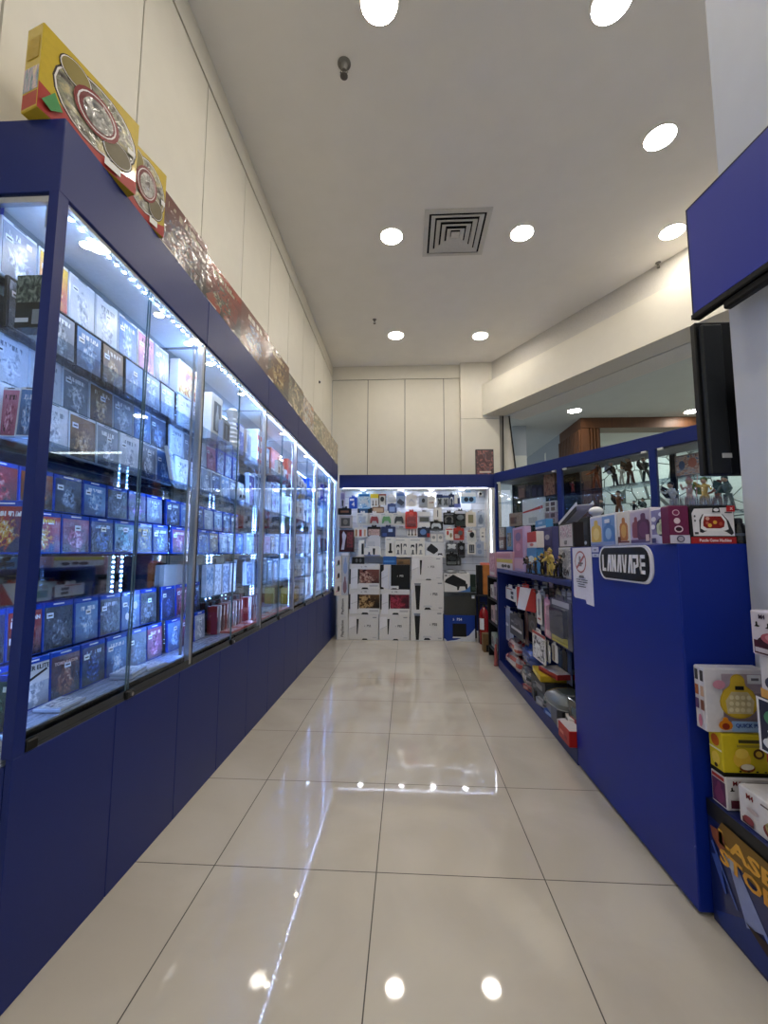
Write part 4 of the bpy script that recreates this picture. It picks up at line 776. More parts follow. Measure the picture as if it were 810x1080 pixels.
H = [
 # first row under the lights
 ((359, 520, 364, 535), 'stylus_pack', 'purple white slim pack at far left of top row', 'accessory pack', cc('#c9c3d8'), [('r', .15, .55, .85, .95, '#8d84b0')], ('tower', .3, .1, .7, .5), '#40404a'),
 ((368.5, 525, 376.5, 536), 'memory_card_pack', 'small royal blue pack in top row near left end', 'accessory pack', cc('#1f4fb8'), [('r', .1, .7, .6, .88, '#e4eaf4'), ('t', '4', .5, .4, .4, '#dfe6f4')], None, ''),
 ((378, 521, 390, 536), 'controller_pack', 'cyan patterned pack in top row beside yellow topped pack', 'accessory pack', cc('#7fb8dc'), [('r', .05, .05, .95, .8, ART(['#2a6aa8', '#7fc0e4', '#d8f0fa', '#ffffff'], 3, 1)), ('r', .1, .82, .9, .95, '#1f6aa8')], ('controller', .15, .2, .85, .6), '#e8eef2'),
 ((391, 521.5, 399, 534), 'earphone_pack', 'white pack with yellow top in the top row', 'accessory pack', W_, [('r', 0, .68, 1, 1, '#e0c630'), ('s', 'dock', .2, .1, .42, .5, '#3a3c40'), ('s', 'dock', .58, .1, .8, .5, '#8a6a40')], None, ''),
 ((399.5, 521.5, 407, 532), 'camera_pack', 'white pack with black round gadget in the top row', 'accessory pack', W_, [('r', 0, .86, 1, 1, '#8a2f2a'), ('r', .0, 0, .12, .86, '#2a2c30'), ('r', .88, 0, 1, .86, '#2a2c30')], ('round', .25, .3, .75, .75), '#15161a'),
 ((409, 523, 417, 530), 'charger_pack', 'glossy white oval charger pack in top row', 'accessory pack', W_, [('r', .1, .1, .9, .4, '#dfe6ea')], ('round', .1, .3, .9, .95), '#f2f4f6'),
 ((418, 520, 427, 535), 'gamepad_pack', 'blue grey pack with dark blue gadget in top row', 'accessory pack', cc('#9fb2d0'), [('r', .1, .78, .9, .95, '#5d7ab4')], ('slab', .12, .15, .88, .6), '#1d2a4a'),
 ((428.5, 522.5, 439, 533.5), 'cable_pack', 'white wide pack in middle of top row', 'accessory pack', W_, [('p', [(.1, .2), (.5, .5), (.9, .25), (.5, .7)], '#c3c6cc')], None, ''),
 ((442, 523, 450.5, 535), 'speaker_pack', 'grey boxed gadget with black dot in top row', 'accessory pack', G_, [('r', .1, .1, .9, .85, '#b9bec6')], ('round', .35, .4, .7, .75), '#1a1b20'),
 ((451, 524, 458.5, 536), 'adapter_pack', 'plain white pack with thin dark line in top row', 'accessory pack', W_, [('r', .2, .45, .8, .56, '#8a6a50'), ('r', .2, .75, .8, .85, '#c8ccd2')], None, ''),
 ((460.5, 522, 466.5, 534.5), 'usb_cable_pack', 'navy topped slim pack, first of four on the right of top row', 'accessory pack', cc('#c2cbd8'), [('r', 0, .72, 1, 1, '#23335e')], ('cable', .2, .15, .85, .7), '#23262c'),
 ((467, 523, 473, 534.5), 'usb_cable_pack', 'pale slim pack with coiled cable, second of four on right', 'accessory pack', cc('#d2d6de'), [('r', 0, .8, 1, 1, '#3a4a7a')], ('cable', .15, .15, .85, .75), '#6a6e74'),
 ((473.5, 522, 479, 534.5), 'usb_cable_pack', 'dark blue slim pack with white loop, third of four on right', 'accessory pack', cc('#33476f'), [('r', 0, .84, 1, 1, '#1c2748')], ('headset', .18, .15, .82, .8), '#eef0f4'),
 ((479.5, 523, 485.5, 534.5), 'usb_cable_pack', 'white and purple slim pack, fourth of four on the right', 'accessory pack', W_, [('r', 0, .0, 1, .3, '#6f7cc0'), ('r', .5, .3, .9, .8, '#3a3c58')], None, ''),
 ((487, 520, 501, 530), 'controller_skin_pack', 'wide sky blue pack with glasses picture at right of top row', 'accessory pack', cc('#8fbce4'), [('r', 0, .62, 1, 1, '#eef4f8'), ('d', .35, .35, .16, .22, '#22364e'), ('d', .7, .35, .16, .22, '#22364e')], None, ''),
 # second layer
 ((378, 536, 392, 541), 'thumb_grip_pack', 'dark low pack with blue picture beneath cyan pack', 'accessory pack', K_, [('r', .1, .1, .7, .8, '#37587c')], None, ''),
 ((393, 535, 404.5, 540.5), 'thumb_grip_pack', 'brown low pack beneath yellow topped pack', 'accessory pack', cc('#8d6a50'), [('r', .1, .2, .9, .8, '#c8a888')], None, ''),
 ((409, 532, 418, 541), 'thumb_grip_pack', 'navy pack with light glint beneath oval charger', 'accessory pack', cc('#3a4a72'), [('r', .2, .2, .8, .7, '#8aa0c8')], None, ''),
 ((357, 536.5, 370, 542.5), 'console_stand_pack', 'black wide pack with brown lettering at left of second row', 'accessory pack', K_, [('r', .2, .35, .8, .65, '#7a5238')], None, ''),
 ((376.5, 541.5, 388.5, 553.5), 'controller_pack', 'white pack with pale grey gadget, first of controller row', 'accessory pack', W_, [('r', .1, .82, .5, .92, '#b4b8be')], ('cable', .2, .2, .8, .75), '#c2c6cc'),
 ((389, 541.5, 400.5, 553.5), 'controller_pack', 'white pack showing a red game controller', 'accessory pack', W_, [('r', .1, .86, .4, .94, '#b4b8be')], ('controller', .16, .12, .86, .76), '#9c2128'),
 ((401.5, 541.5, 413.5, 553.5), 'controller_pack', 'white pack showing a green game controller', 'accessory pack', W_, [('r', .1, .86, .4, .94, '#b4b8be')], ('controller', .16, .12, .86, .76), '#6fae6a'),
 ((414.5, 541.5, 427, 553.5), 'controller_pack', 'white pack showing a black game controller', 'accessory pack', W_, [('r', .1, .86, .4, .94, '#b4b8be')], ('controller', .16, .12, .86, .76), '#1c1d20'),
 ((428, 540, 439.5, 557), 'controller_pack', 'bright red pack with dark red game controller', 'accessory pack', cc('#c8392f'), [('r', .1, .1, .9, .3, '#8a1c1a'), ('d', .5, .85, .2, .12, '#e0564a')], ('controller', .12, .3, .88, .72), '#a82a24'),
 ((442, 540.5, 453, 555), 'console_case_pack', 'white and grey boxed case right of the red pack', 'accessory pack', G_, [('r', 0, .72, 1, 1, '#e4e4e2'), ('r', 0, 0, 1, .28, '#e4e4e2'), ('r', .1, .35, .9, .65, '#5c5f58')], None, ''),
 ((457.5, 536, 465.5, 551), 'stylus_pack', 'tall white pack with black stick, right half of second row', 'accessory pack', W_, [('r', .46, .4, .56, .85, '#26282c')], None, ''),
 ((468, 541, 479, 553), 'headset_pack', 'black clamshell pack with silver headset in second row', 'accessory pack', K_, [('r', .1, .8, .9, .92, '#7a7e84')], ('headset', .12, .12, .88, .75), '#6e6a66'),
 ((480, 539, 491, 556), 'mouse_pack', 'black boxed pack with white top strip in second row', 'accessory pack', K_, [('r', .05, .82, .95, .98, '#d8dadc'), ('r', .1, .1, .9, .4, '#3a4440')], ('round', .2, .45, .8, .75), '#8a8e92'),
 ((491.5, 540.5, 501.5, 555), 'console_skin_pack', 'cream pack with olive rectangle in second row', 'accessory pack', cc('#e6ddcc'), [('r', .25, .25, .75, .82, '#8a8464')], None, ''),
 ((503, 541, 511, 556), 'light_pack', 'pale blue clear pack hanging at right end of second row', 'accessory pack', cc('#bcc8d8'), [('r', .15, .1, .8, .2, '#e8eef4')], ('mascot', .2, .25, .8, .85), '#7f8ca4'),
 ((453.5, 550.5, 466.5, 559), 'game_pad_pack', 'black wide pack with white headset outline in third row', 'accessory pack', K_, [('r', .05, .05, .95, .15, '#5a5e64')], ('controller', .14, .2, .86, .85), '#d8dce0'),
 ((374, 557, 386.5, 566), 'card_pack', 'white and red striped pack in third row near left', 'accessory pack', W_, [('r', .1, .1, .25, .8, '#a9805c'), ('r', .4, .1, .6, .8, '#b8433c'), ('r', .75, .1, .9, .8, '#c8a080')], None, ''),
 ((388, 556, 401, 565), 'figure_pack', 'dark pack with pinkish picture in third row', 'accessory pack', K_, [('r', .08, .1, .92, .75, ART(['#2a2420', '#8a6a5a', '#d8b8a8', '#7a3a3a'], 3, 1))], None, ''),
 ((402.5, 556, 416.5, 566), 'console_bag_pack', 'midnight blue glossy pack in third row', 'accessory pack', cc('#1c2c5a'), [('r', .5, .5, .8, .8, '#a8c0e8'), ('r', .1, .1, .4, .4, '#3a5290')], None, ''),
 ((417.5, 557.5, 429, 565), 'screen_guard_pack', 'plain silver flat pack in third row', 'accessory pack', G_, [('r', .1, .2, .9, .8, '#b8bcc0')], None, ''),
 ((429.5, 557, 440, 565), 'joystick_pack', 'white pack with three dark pegs in third row', 'accessory pack', cc('#d8d4ce'), [('s', 'dock', .1, .1, .3, .8, '#26282c'), ('s', 'dock', .4, .1, .6, .8, '#26282c'), ('s', 'dock', .7, .1, .9, .8, '#6a4a3a')], None, ''),
 ((441, 557, 453, 566), 'steering_pack', 'dark blue pack with red corner in third row', 'accessory pack', cc('#1d2440'), [('r', .75, 0, 1, .4, '#8a2a2a'), ('d', .45, .55, .25, .3, '#5a7ab0')], None, ''),
 ((454.5, 561.5, 467.5, 572), 'silver_case_pack', 'pair of small silver square packs on one hook', 'accessory pack', G_, [('r', .04, .1, .46, .8, '#d4d2cc'), ('r', .54, .1, .96, .8, '#d4d2cc'), ('d', .25, .5, .12, .15, '#8a8c8e'), ('d', .75, .5, .12, .15, '#8a8c8e')], None, ''),
 ((470, 557.5, 478, 569), 'toy_card_pack', 'white pack with red figures right of silver squares', 'accessory pack', W_, [('d', .3, .6, .14, .2, '#b8453a'), ('d', .68, .4, .14, .2, '#8a7a5a'), ('r', .1, .85, .9, .95, '#c04a40')], None, ''),
 ((478.5, 557.5, 489, 569), 'toy_card_pack', 'red pack with grey gadget beside white red pack', 'accessory pack', cc('#b83c30'), [('r', .15, .15, .6, .5, '#d8c0b8')], ('round', .45, .4, .85, .8), '#7a7a78'),
 ((493, 559.5, 501.5, 572), 'speaker_pack', 'white pack with black speaker below cream pack', 'accessory pack', W_, [('r', .1, .88, .6, .96, '#8a2f2a')], ('round', .3, .4, .8, .85), '#17181b'),
 ((506.5, 557.5, 511.5, 570), 'stylus_pack', 'slim white pack at right end of third row', 'accessory pack', W_, [('r', .3, .3, .7, .4, '#5a5e64'), ('r', .3, .6, .7, .66, '#5a5e64')], None, ''),
 ((470.5, 573, 482, 583), 'earbud_pack', 'grey pack with white earbuds in fourth row', 'accessory pack', M('#6f7278', .4), [('r', .1, .1, .9, .3, '#4a4d52')], ('cable', .1, .4, .9, .9), '#e8eaec'),
 ((483, 573, 490, 588), 'remote_pack', 'black upright pack with silver button in fourth row', 'accessory pack', K_, [('r', .1, .05, .9, .2, '#4a4e54')], ('round', .3, .55, .75, .8), '#9a9ea4'),
 ((493.5, 573.5, 501.5, 584), 'earphone_pack', 'white frame pack with black pods in fourth row', 'accessory pack', W_, [('r', .18, .12, .82, .88, '#3a3d42'), ('s', 'dock', .25, .2, .48, .8, '#8a8e94'), ('s', 'dock', .52, .2, .75, .8, '#8a8e94')], None, ''),
 ((502, 572, 510, 586), 'bubble_pack', 'blue grey clear bubble pack in fourth row', 'accessory pack', cc('#a8b2c4'), [('d', .4, .7, .25, .16, '#8290ac'), ('d', .5, .3, .25, .16, '#8290ac')], None, ''),
 ((471, 584.5, 482, 596), 'webcam_pack', 'black boxed gadget with silver base in fifth row', 'accessory pack', K_, [('r', .1, .1, .9, .35, '#7a7e7a')], ('slab', .2, .4, .8, .85), '#3a3e40'),
 ((477, 589, 486, 596), 'webcam_pack', 'low dark grey gadget pack beside black boxed gadget', 'accessory pack', M('#4a4d50', .4), [('r', .2, .2, .8, .6, '#8a8e90')], None, ''),
]
for k, it in enumerate(H):
    px, nm, lab, cat, card, items, prod, pc = it
    hang(px, nm, lab, cat, card, items, prod, pc or '#222222', depth=.025, film=prod is not None, y=YP - (.05 if k in (14, 23) else 0) + (.07 if 15 <= k <= 17 else 0) + (.04 if k in (42, 47) else 0) - (.04 if k == 46 else 0))
# shelved items of the accessory wall
b = B(); box(b, -.88, at(374, 562, 'Y', 4.6).x, -.02 + .0, YBD - YH - .001, at(360, 582, 'Y', 4.54).z - .012, at(360, 582, 'Y', 4.54).z); zsh = at(360, 582, 'Y', 4.54).z; obj('glass_ledge', b, SHELFGLASS, acc)
zs2 = at(430, 586.5, 'Y', 4.5).z
b = B(); box(b, at(376, 586, 'Y', 4.5).x, at(470, 586, 'Y', 4.5).x, -.08, YBD - YH - .001, zs2 - .015, zs2 - .001); obj('ledge', b, WHITE, acc)
def stand(px, name, label, cat, body, items=(), y=4.5, d=.1, zb=None, rz=0, **kw): return carton_px(name, label, cat, px, 'Y', y, d, rz, body, items, zb=zb, **kw)
stand((357.6, 559, 373, 581), 'statue_carton', 'dark red carton with white warrior figure print at left edge', 'box', M('#3a1218', .4), [('p', [(.15, .1), (.35, .1), (.42, .5), (.5, .75), (.3, .95), (.2, .8), (.25, .5)], '#c8c4d0'), ('r', .55, .2, .95, .9, ART(['#1a0608', '#5a141c', '#8a2a30', '#30181c'], 3, 1))], y=4.56, zb=zsh, d=.1)
b = B(); box(b, -.88, at(372, 556, 'Y', 4.6).x, .02, YBD - YH - .001, at(360, 557, 'Y', 4.58).z - .01, at(360, 557, 'Y', 4.58).z); zs3 = at(360, 557, 'Y', 4.58).z; obj('glass_ledge', b, SHELFGLASS, acc)
stand((357.6, 543.5, 371, 556), 'grey_carton', 'grey framed carton with dark picture above dark red carton', 'box', M('#a39c98', .45), [('r', .15, .15, .85, .8, '#4a4844'), ('d', .5, .48, .18, .22, '#7a7468')], y=4.58, zb=zs3 + .0005, d=.09)
stand((378, 570, 384, 586), 'grip_carton', 'narrow white carton with black grip beside peaked box', 'box', WHITE, [('r', .55, .1, .95, .8, '#1a1b1e')], y=4.52, zb=zs2)
def peaked(px, label, y, d, items, col):
    a = at(px[0], px[3], 'Y', y); c = at(px[2], px[3], 'Y', y); t = at(px[0], px[1], 'Y', y); w = (c - a).length; h = t.z - zs2
    b = B(); pts = [(-w / 2, 0), (w / 2, 0), (w / 2, h * .82), (w * .36, h), (-w * .2, h), (-w / 2, h * .82)]; prism(b, pts, 'y', 0, d)
    o = tag(obj('charging_station_box', b, col), label, 'box', 'peaked charging station boxes', ((a.x + c.x) / 2, y, zs2)); printing(o, w, h, items, front(w, d)); return o
peaked((386, 564.5, 401.5, 586), 'rear peaked grey white box behind the front peaked box', 4.54, .09, [('r', .1, .35, .6, .7, '#b4b8be'), ('s', 'dock', .5, .3, .6, .5, '#30343a')], M('#c6c8ca', .5))
peaked((384, 576, 401.5, 592), 'front peaked white box with black charging stand print', 4.44, .09, [('s', 'tower', .5, .12, .68, .78, '#1d2026'), ('s', 'dock', .18, .1, .42, .4, '#3a4a70'), ('r', 0, 0, 1, .08, '#4a6ab0'), ('r', .1, .8, .3, .86, '#9aa0a8')], WHITE)
stand((406.5, 566.5, 416, 586.5), 'dock_carton', 'white carton with black charging dock print', 'box', WHITE, [('s', 'dock', .3, .15, .8, .68, '#17181c'), ('r', .1, .85, .6, .9, '#a9adb2')], y=4.5, zb=zs2)
for i, (x0, x1) in enumerate(((416.2, 431), (431.2, 448))):
    stand((x0, 567.5, x1, 586.5), 'stand_carton', ['left', 'right'][i] + ' one of two white cartons showing cooling stand and pads', 'box', WHITE, [('s', 'tower', .42, .1, .54, .7, '#2a2c32'), ('s', 'controller', .12, .45, .36, .65, '#2a2c32'), ('s', 'controller', .62, .5, .86, .7, '#6a6e74'), ('s', 'dock', .14, .1, .36, .34, '#4a4e54'), ('s', 'dock', .62, .1, .86, .34, '#8a8e94'), ('r', .1, .86, .7, .91, '#a9adb2')], y=4.5, zb=zs2, group='white cooling stand cartons')
stand((448.4, 572.5, 468.5, 586.5), 'console_carton', 'white carton with slanted black console slab print', 'box', M('#d3d5d8', .5), [('s', 'slab', .08, .15, .68, .95, '#1c1e24'), ('s', 'controller', .66, .05, .9, .24, '#2a2d33')], y=4.5, zb=zs2)
for px, c, lab in (((405, 587.5, 417, 592), '#2c6cb4', 'blue low box under the charging dock carton'), ((417.5, 588.5, 433, 594), '#8a6f4c', 'cardboard brown low box under the cooling stand cartons')):
    pass
# security camera and white cable
p = at(506.5, 520, 'Y', 4.7); t = thing('wall_camera', 'white dome security camera at top right of accessory wall', 'camera', (p.x, p.y + .077, p.z))
b = B(); lathe(b, [(.03, 0), (.03, -.02), (.022, -.03)], n=16, axis='y'); obj('mount', b, WHITE, t, True)
b = B(); ball(b, (0, -.055, -.01), .036, 0, (1, 1, 1.2), 14); obj('housing', b, WHITE, t, True)
b = B(); lathe(b, [(.018, -.088), (.018, -.093), (.004, -.096)], (0, 0, -.012), 14, 0, 'y'); obj('lens', b, BLACK, t, True)
pts = [at(x, y, 'Y', 4.7) for x, y in ((511.8, 525), (511.4, 560), (511.2, 592), (511.4, 605))]
b = B(); tube(b, pts, .004, 6); box(b, pts[1].x - .012, pts[1].x + .014, 4.7, 4.78, pts[1].z + .15, pts[1].z + .2); o = tag(obj('power_cable', b, WHITE), 'white power cable hanging beside the lit right frame', 'cable')
p = at(511, 576, 'Y', 4.66); b = B(); box(b, -.022, .022, -.02, .015, -.05, .05, 0, .008); obj('plug', b, WHITE, o).location = p
p0 = at(498, 560, 'Y', 4.77); p1 = at(499, 596, 'Y', 4.77); b = B(); tube(b, [(p0.x, 4.772, p0.z + .45), (p0.x + .005, 4.772, p0.z), (p1.x, 4.772, p1.z)], .0022, 5); tag(obj('thin_cable', b, M('#9fa2a8', .5)), 'thin grey wire running down the white backboard', 'cable')
# ------------------------------------------------------------------ stacked console boxes on the floor
CARTW = M('#d9d8d6', .5)
def ps(dx=.72, dy=.56, h=.085, n='PS5', c='#14161a'): return [('p', [(dx - .13 + .025 * a, dy - .03 + .06 * q) for a, q in SIL['tri']], c), ('t', n, dx + .02, dy, h, c, {'w': .2})]
def slim(): return [('p', [(.02, .42), (.26, .52), (.26, .84), (.27, .9), (.02, .9)], '#e6e6e8'), ('p', [(.04, .42), (.26, .54), (.26, .55), (.04, .43)], '#8a8c92'), ('p', [(.28, .22), (.31, .22), (.345, .82), (.27, .82)], '#15161a'), ('p', [(.45, .0), (.64, .0), (.61, .05), (.48, .05)], '#1c1d22'), ('r', .8, .86, .93, .9, '#8d9096'), ('r', .8, .08, .93, .11, '#b4b6ba')] + ps(.66, .55)
def fat(): return [('p', [(.1, .9), (.31, .9), (.29, .82), (.12, .82)], '#7c828c'), ('p', [(.12, .82), (.3, .82), (.255, .02), (.165, .02)], '#15161b'), ('p', [(.36, .1), (.66, .1), (.62, .16), (.4, .16)], '#c2c4c8'), ('p', [(.4, .02), (.62, .02), (.57, .09), (.44, .09)], '#1c1d22'), ('r', .82, .88, .95, .92, '#8d9096'), ('r', .84, .07, .95, .1, '#9a9ca2')] + ps(.72, .54)
def bundle(cols): return [('r', 0, .8, 1, 1, '#dadada'), ('p', [(.03, .02), (.06, .8), (.27, .88), (.27, .02)], '#e3e4e8'), ('p', [(.06, .4), (.27, .5), (.27, .51), (.06, .41)], '#8a8c92'), ('r', .0, .2, .045, .8, '#1a1b1f'), ('p', [(.28, .2), (.32, .2), (.35, .8), (.28, .8)], '#1a1b1f'), ('r', .34, .24, .99, .79, COVER(cols, 0, 3)), ('r', .3, 0, 1, .23, '#e0e0e0'), ('p', [(.4, .0), (.64, .0), (.6, .07), (.44, .07)], '#1c1d22'), ('r', .66, .1, .95, .18, '#b9bbc0')] + ps(.52, .9, .05)
YS = 4.15
ZB = at(420, 674.8, 'Y', YS).z
def stackbox(px, label, body, items, y=YS, d=.14, zb=0, **kw): return stand(px, kw.pop('name', 'console_box'), label, 'box', body, items, y=y, d=d, zb=zb, **kw)
G_C = 'white console boxes stacked on the floor'
topz = lambda px, y=YS: at((px[0] + px[2]) / 2, px[1], 'Y', y).z + .0018
A1 = (367.4, 648, 399.3, 675); A2_ = (399.9, 648, 431.8, 675); A3_ = (433, 643.8, 467.3, 675)
stackbox(A1, 'white slim console box, leftmost front-facing box of the floor row', CARTW, slim(), group=G_C)
stackbox(A2_, 'white slim console box, second front-facing box of floor row', CARTW, slim(), group=G_C)
stackbox(A3_, 'tall white console box at the bottom of the right hand stack of three', CARTW, fat(), group=G_C)
z1 = topz(A1); z3 = topz(A3_)
R1 = (368, 621.5, 400.6, 648); R2 = (401.2, 621.5, 432, 648); R3 = (433.4, 612, 468, 643.8)
stackbox(R1, 'white bundle box with gold toned crowd picture, middle of left stack', CARTW, bundle(['#1c120c', '#6a4a2a', '#c8a878', '#2c2018']), zb=z1, group=G_C)
stackbox(R2, 'white bundle box with magenta red picture', CARTW, bundle(['#2a0a18', '#7a1c30', '#a83a50', '#3a1420']), zb=z1, group=G_C)
stackbox(R3, 'tall white console box in the middle of the right hand stack of three', CARTW, fat(), zb=z3, group=G_C)
z2 = topz(R1); z4 = topz(R3)
T1 = (368.5, 595, 400.3, 621.5); T2 = (401, 595.7, 432.4, 621.5); T3 = (434, 586.2, 466.7, 612)
stackbox(T1, 'white bundle box with pinkish crowd picture at top of left stack', CARTW, bundle(['#241014', '#7a4a44', '#d0b0a0', '#30181c']), zb=z2, group=G_C)
stackbox(T2, 'black and white console box with lit logo at top of second stack', CARTW, [('r', 0, 0, .12, 1, '#17181b'), ('p', [(.04, .1), (.04, .7), (.26, .95), (.26, .02)], '#d5d8e2'), ('p', [(.04, .42), (.26, .55), (.26, .56), (.04, .43)], '#7a7c82'), ('r', .36, 0, 1, 1, '#0e0f11'), ('p', [(.27, 0), (.36, 0), (.36, .94), (.32, .94)], '#c2c6d2'), ('r', .34, .02, .62, .14, '#d2d4d6'), ('r', .4, .0, .56, .05, '#17181b')] + ps(.7, .55, .08, c='#e6e6e4'), zb=z2, group=G_C)
stackbox(T3, 'white slim console box at top of the right hand stack of three', CARTW, slim(), zb=z4, group=G_C)
zt2 = topz(T2)
stackbox((404, 587, 418, 595.7), 'blue low box on top of black and white console box', M('#2c62a8', .4), [('r', .05, .3, .9, .5, '#4f8cd0')], zb=zt2, name='low_box', d=.09)
stackbox((418.5, 590, 432.5, 595.7), 'cardboard coloured low box on black and white console box', M('#7a5f40', .5), [('r', .1, .2, .5, .6, '#4a3a28')], zb=zt2, name='low_box', d=.09)
stackbox((371, 587.5, 384, 595), 'dark low gadget box on top of left bundle box', DARK, [('d', .4, .5, .1, .3, '#5a5e64'), ('d', .7, .5, .1, .3, '#5a5e64')], zb=topz(T1), name='low_box', d=.09)
P4 = (468.3, 649, 501, 675)
stackbox(P4, 'blue console box with black slab picture at bottom right', M('#15378a', .4), [('p', [(0, 0), (1, 0), (1, .5), (.8, .22), (.4, .05), (.1, 0), (.0, .12)], '#cdd3e0'), ('r', .28, .14, .72, .68, '#101114'), ('r', .28, .12, .72, .17, '#d5d8de'), ('p', [(.28 + .06 * a, .8 + .09 * q) for a, q in SIL['tri']], '#e8ecf4'), ('t', 'PS4', .5, .845, .1, '#e8ecf4', {'w': .3})], name='console_box')
Q4 = (469, 625.5, 502.3, 649)
o = stackbox(Q4, 'dark grey box wrapped in clear film on the blue console box', M('#3a3c3a', .4, coat=.5), [('r', .86, .76, .95, .9, '#e6e8ea')], zb=topz(P4), name='wrapped_box')
b = B(); w_, h_ = o.dimensions.x, o.dimensions.z; box(b, -w_ / 2 - .004, w_ / 2 + .004, -.004, .144, h_ * .82, h_ + .012, 0, .006); obj('plastic_film', b, GLASS('#dfe6ea', 4, .12), o)
S4 = (468.3, 605, 495.8, 625)
stackbox(S4, 'white box with black headset picture on the film wrapped box', CARTW, [('s', 'slab', .02, .25, .85, .95, '#191a1d'), ('p', [(.5, .1), (.56, .1), (.6, .3), (.8, .3), (.84, .1), (.9, .12), (.9, .45), (.5, .45)], '#222326'), ('p', [(1, 0), (1, .35), (.85, .12), (.5, 0)], '#4a78b8'), ('r', .04, .86, .12, .93, '#3a3d44')] + ps(.2, .9, .05), zb=topz(Q4) + .012, name='headset_box')
stackbox((496.3, 606, 502, 625), 'narrow dark green box beside the white headset box', M('#1c2a22', .4), [('r', .2, .1, .8, .3, '#3a4a40')], zb=topz(Q4) + .012, name='narrow_box')
zz = topz(S4)
for i, (px, lab) in enumerate((((468.5, 597.5, 482, 605), 'large silver disc wheel lying on the headset box'), ((482.5, 600, 493, 605), 'small silver disc wheel lying on the headset box'))):
    a = at(px[0], px[3], 'Y', YS + .07); c = at(px[2], px[3], 'Y', YS + .07); r = (c.x - a.x) / 2; h = .05 - .015 * i
    b = B(); lathe(b, [(r * .9, 0), (r, h * .3), (r * .9, h * .7), (r * .5, h)], n=24); o = tag(obj('steering_wheel_toy', b, M('#8f9396', .3, .5), None, True), lab, 'gadget', None, ((a.x + c.x) / 2, YS + .07, zz)); b = B(); lathe(b, [(r * .45, h), (r * .4, h + .006), (r * .1, h + .008)], n=20); obj('hub', b, DARK, o, True)
# side-on boxes at the left
SP = (355.5, 651, 366.8, 675)
o1 = stackbox(SP, 'side-on white console box with upright lettering, bottom of left pair', CARTW, [('t', 'PlayStation', .52, .5, .16, '#15161a', {'rot': 90, 'w': 9})], y=YS - .02, d=.38)
o2 = stackbox((355.7, 628.5, 367, 651), 'side-on white console box with upright lettering, top of left pair', CARTW, [('t', 'PlayStation', .52, .5, .16, '#15161a', {'rot': 90, 'w': 9})], y=YS - .02, d=.38, zb=topz(SP, YS - .02))
zl = at(361, 628.5, 'Y', YS - .02).z + .0018
prev = zl
for i in range(3):
    y1 = 627.5 - 13.6 * i; t_ = at(354, y1 - 13.6, 'Y', YS + .02).z
    a = at(349.8, y1, 'Y', YS + .02).x; a = max(a, -.87); c = at(360, y1, 'Y', YS + .02).x
    carton('toy_carton', ['lowest', 'middle', 'topmost'][i] + ' cream carton with small dark logo in the corner column', 'box', c - a, .1, t_ - prev - .0015, ((a + c) / 2, YS + .02, prev), 0, M('#d8d0c4', .5), [('d', .6, .5, .16, .22, '#3a2c28'), ('p', [(.2, .2), (.5, .3), (.4, .4)], ['#c86a8a', '#d89a4a', '#5aa86a'][i])], 'cream corner cartons'); prev = t_ + .0015
stackbox((360.3, 583, 367.5, 626.5), 'tall pale figure pack with pink doll shape beside cream cartons', M('#b9bcc2', .35, coat=.4), [('s', 'mascot', .2, .05, .8, .45, '#8a6a70'), ('s', 'mascot', .2, .5, .85, .9, '#8fa0c0'), ('r', 0, .94, 1, 1, '#e4e6ea')], y=YS + .02, zb=zl, name='figure_pack', d=.09)
# ------------------------------------------------------------------ corner by the right end of the accessory wall
p = at(511, 627, 'Y', 4.1); zt_ = p.z
xa, xb, xc = at(504.3, 620, 'Y', 4.12).x, at(509.5, 620, 'Y', 4.1).x, at(518.3, 620, 'Y', 4.1).x
t = thing('side_table', 'small dark table carrying the wooden speaker', 'table', ((xa + xc) / 2, 4.22, 0))
w = (xc - xa) / 2 + .02
b = B(); box(b, -w, w, -.15, .17, zt_ - .03, zt_ - .001, 0, .003); obj('tabletop', b, M('#1a1c28', .5), t)
for sx in (-1, 1):
    for sy in (-.14, .16): b = B(); box(b, sx * (w - .02) - .012, sx * (w - .02) + .012, sy - .012, sy + .012, 0, zt_ - .031); obj('leg', b, DARK, t)
b = B(); box(b, -w + .015, w - .015, .155, .165, .1, zt_ - .032); obj('back_panel', b, M('#182a6a', .5), t)
t = thing('wooden_speaker', 'upright wooden speaker cabinet with black grille side', 'speaker', ((xa + xc) / 2, 4.1, zt_)); hs = at(511, 596, 'Y', 4.1).z - zt_
b = B(); box(b, xb - (xa + xc) / 2, w - .02, 0, .2, 0, hs, 0, .004); obj('cabinet', b, M('#a8682f', .45, bscale=12, grain=.2), t)
b = B(); box(b, -w + .02, xb - (xa + xc) / 2 - .001, .012, .19, .003, hs - .004, 0, .004); obj('grille', b, M('#121316', .8), t)
b = B(); box(b, -.06, .05, .02, .12, hs + .0005, hs + .03, 0, .004); tag(obj('paper_packet', b, M('#d87a6a', .6)), 'small red packet lying on top of the wooden speaker', 'packet', None, ((xa + xc) / 2 + .02, 4.1, zt_)); b = None
pe = at(510.3, 672, 'Z', 0); pe = Vector((pe.x, 4.0, 0)); pe.x = at(510.5, 660, 'Y', 4.0).x; he = at(510, 640, 'Y', 4.0).z
t = thing('fire_extinguisher', 'red fire extinguisher standing on the floor in the corner', 'fire extinguisher', pe)
b = B(); r = .062; lathe(b, [(r * .9, 0), (r, .01), (r, he * .78), (r * .8, he * .9), (r * .35, he * .96), (r * .3, he)], n=24); obj('tank', b, M('#861014', .25, coat=.5), t, True)
b = B(); lathe(b, [(.02, he), (.02, he + .02), (.014, he + .035)], n=12); box(b, -.05, .02, -.01, .01, he + .032, he + .04); box(b, -.055, .02, -.01, .01, he + .05, he + .058); obj('valve_handle', b, BLACK, t)
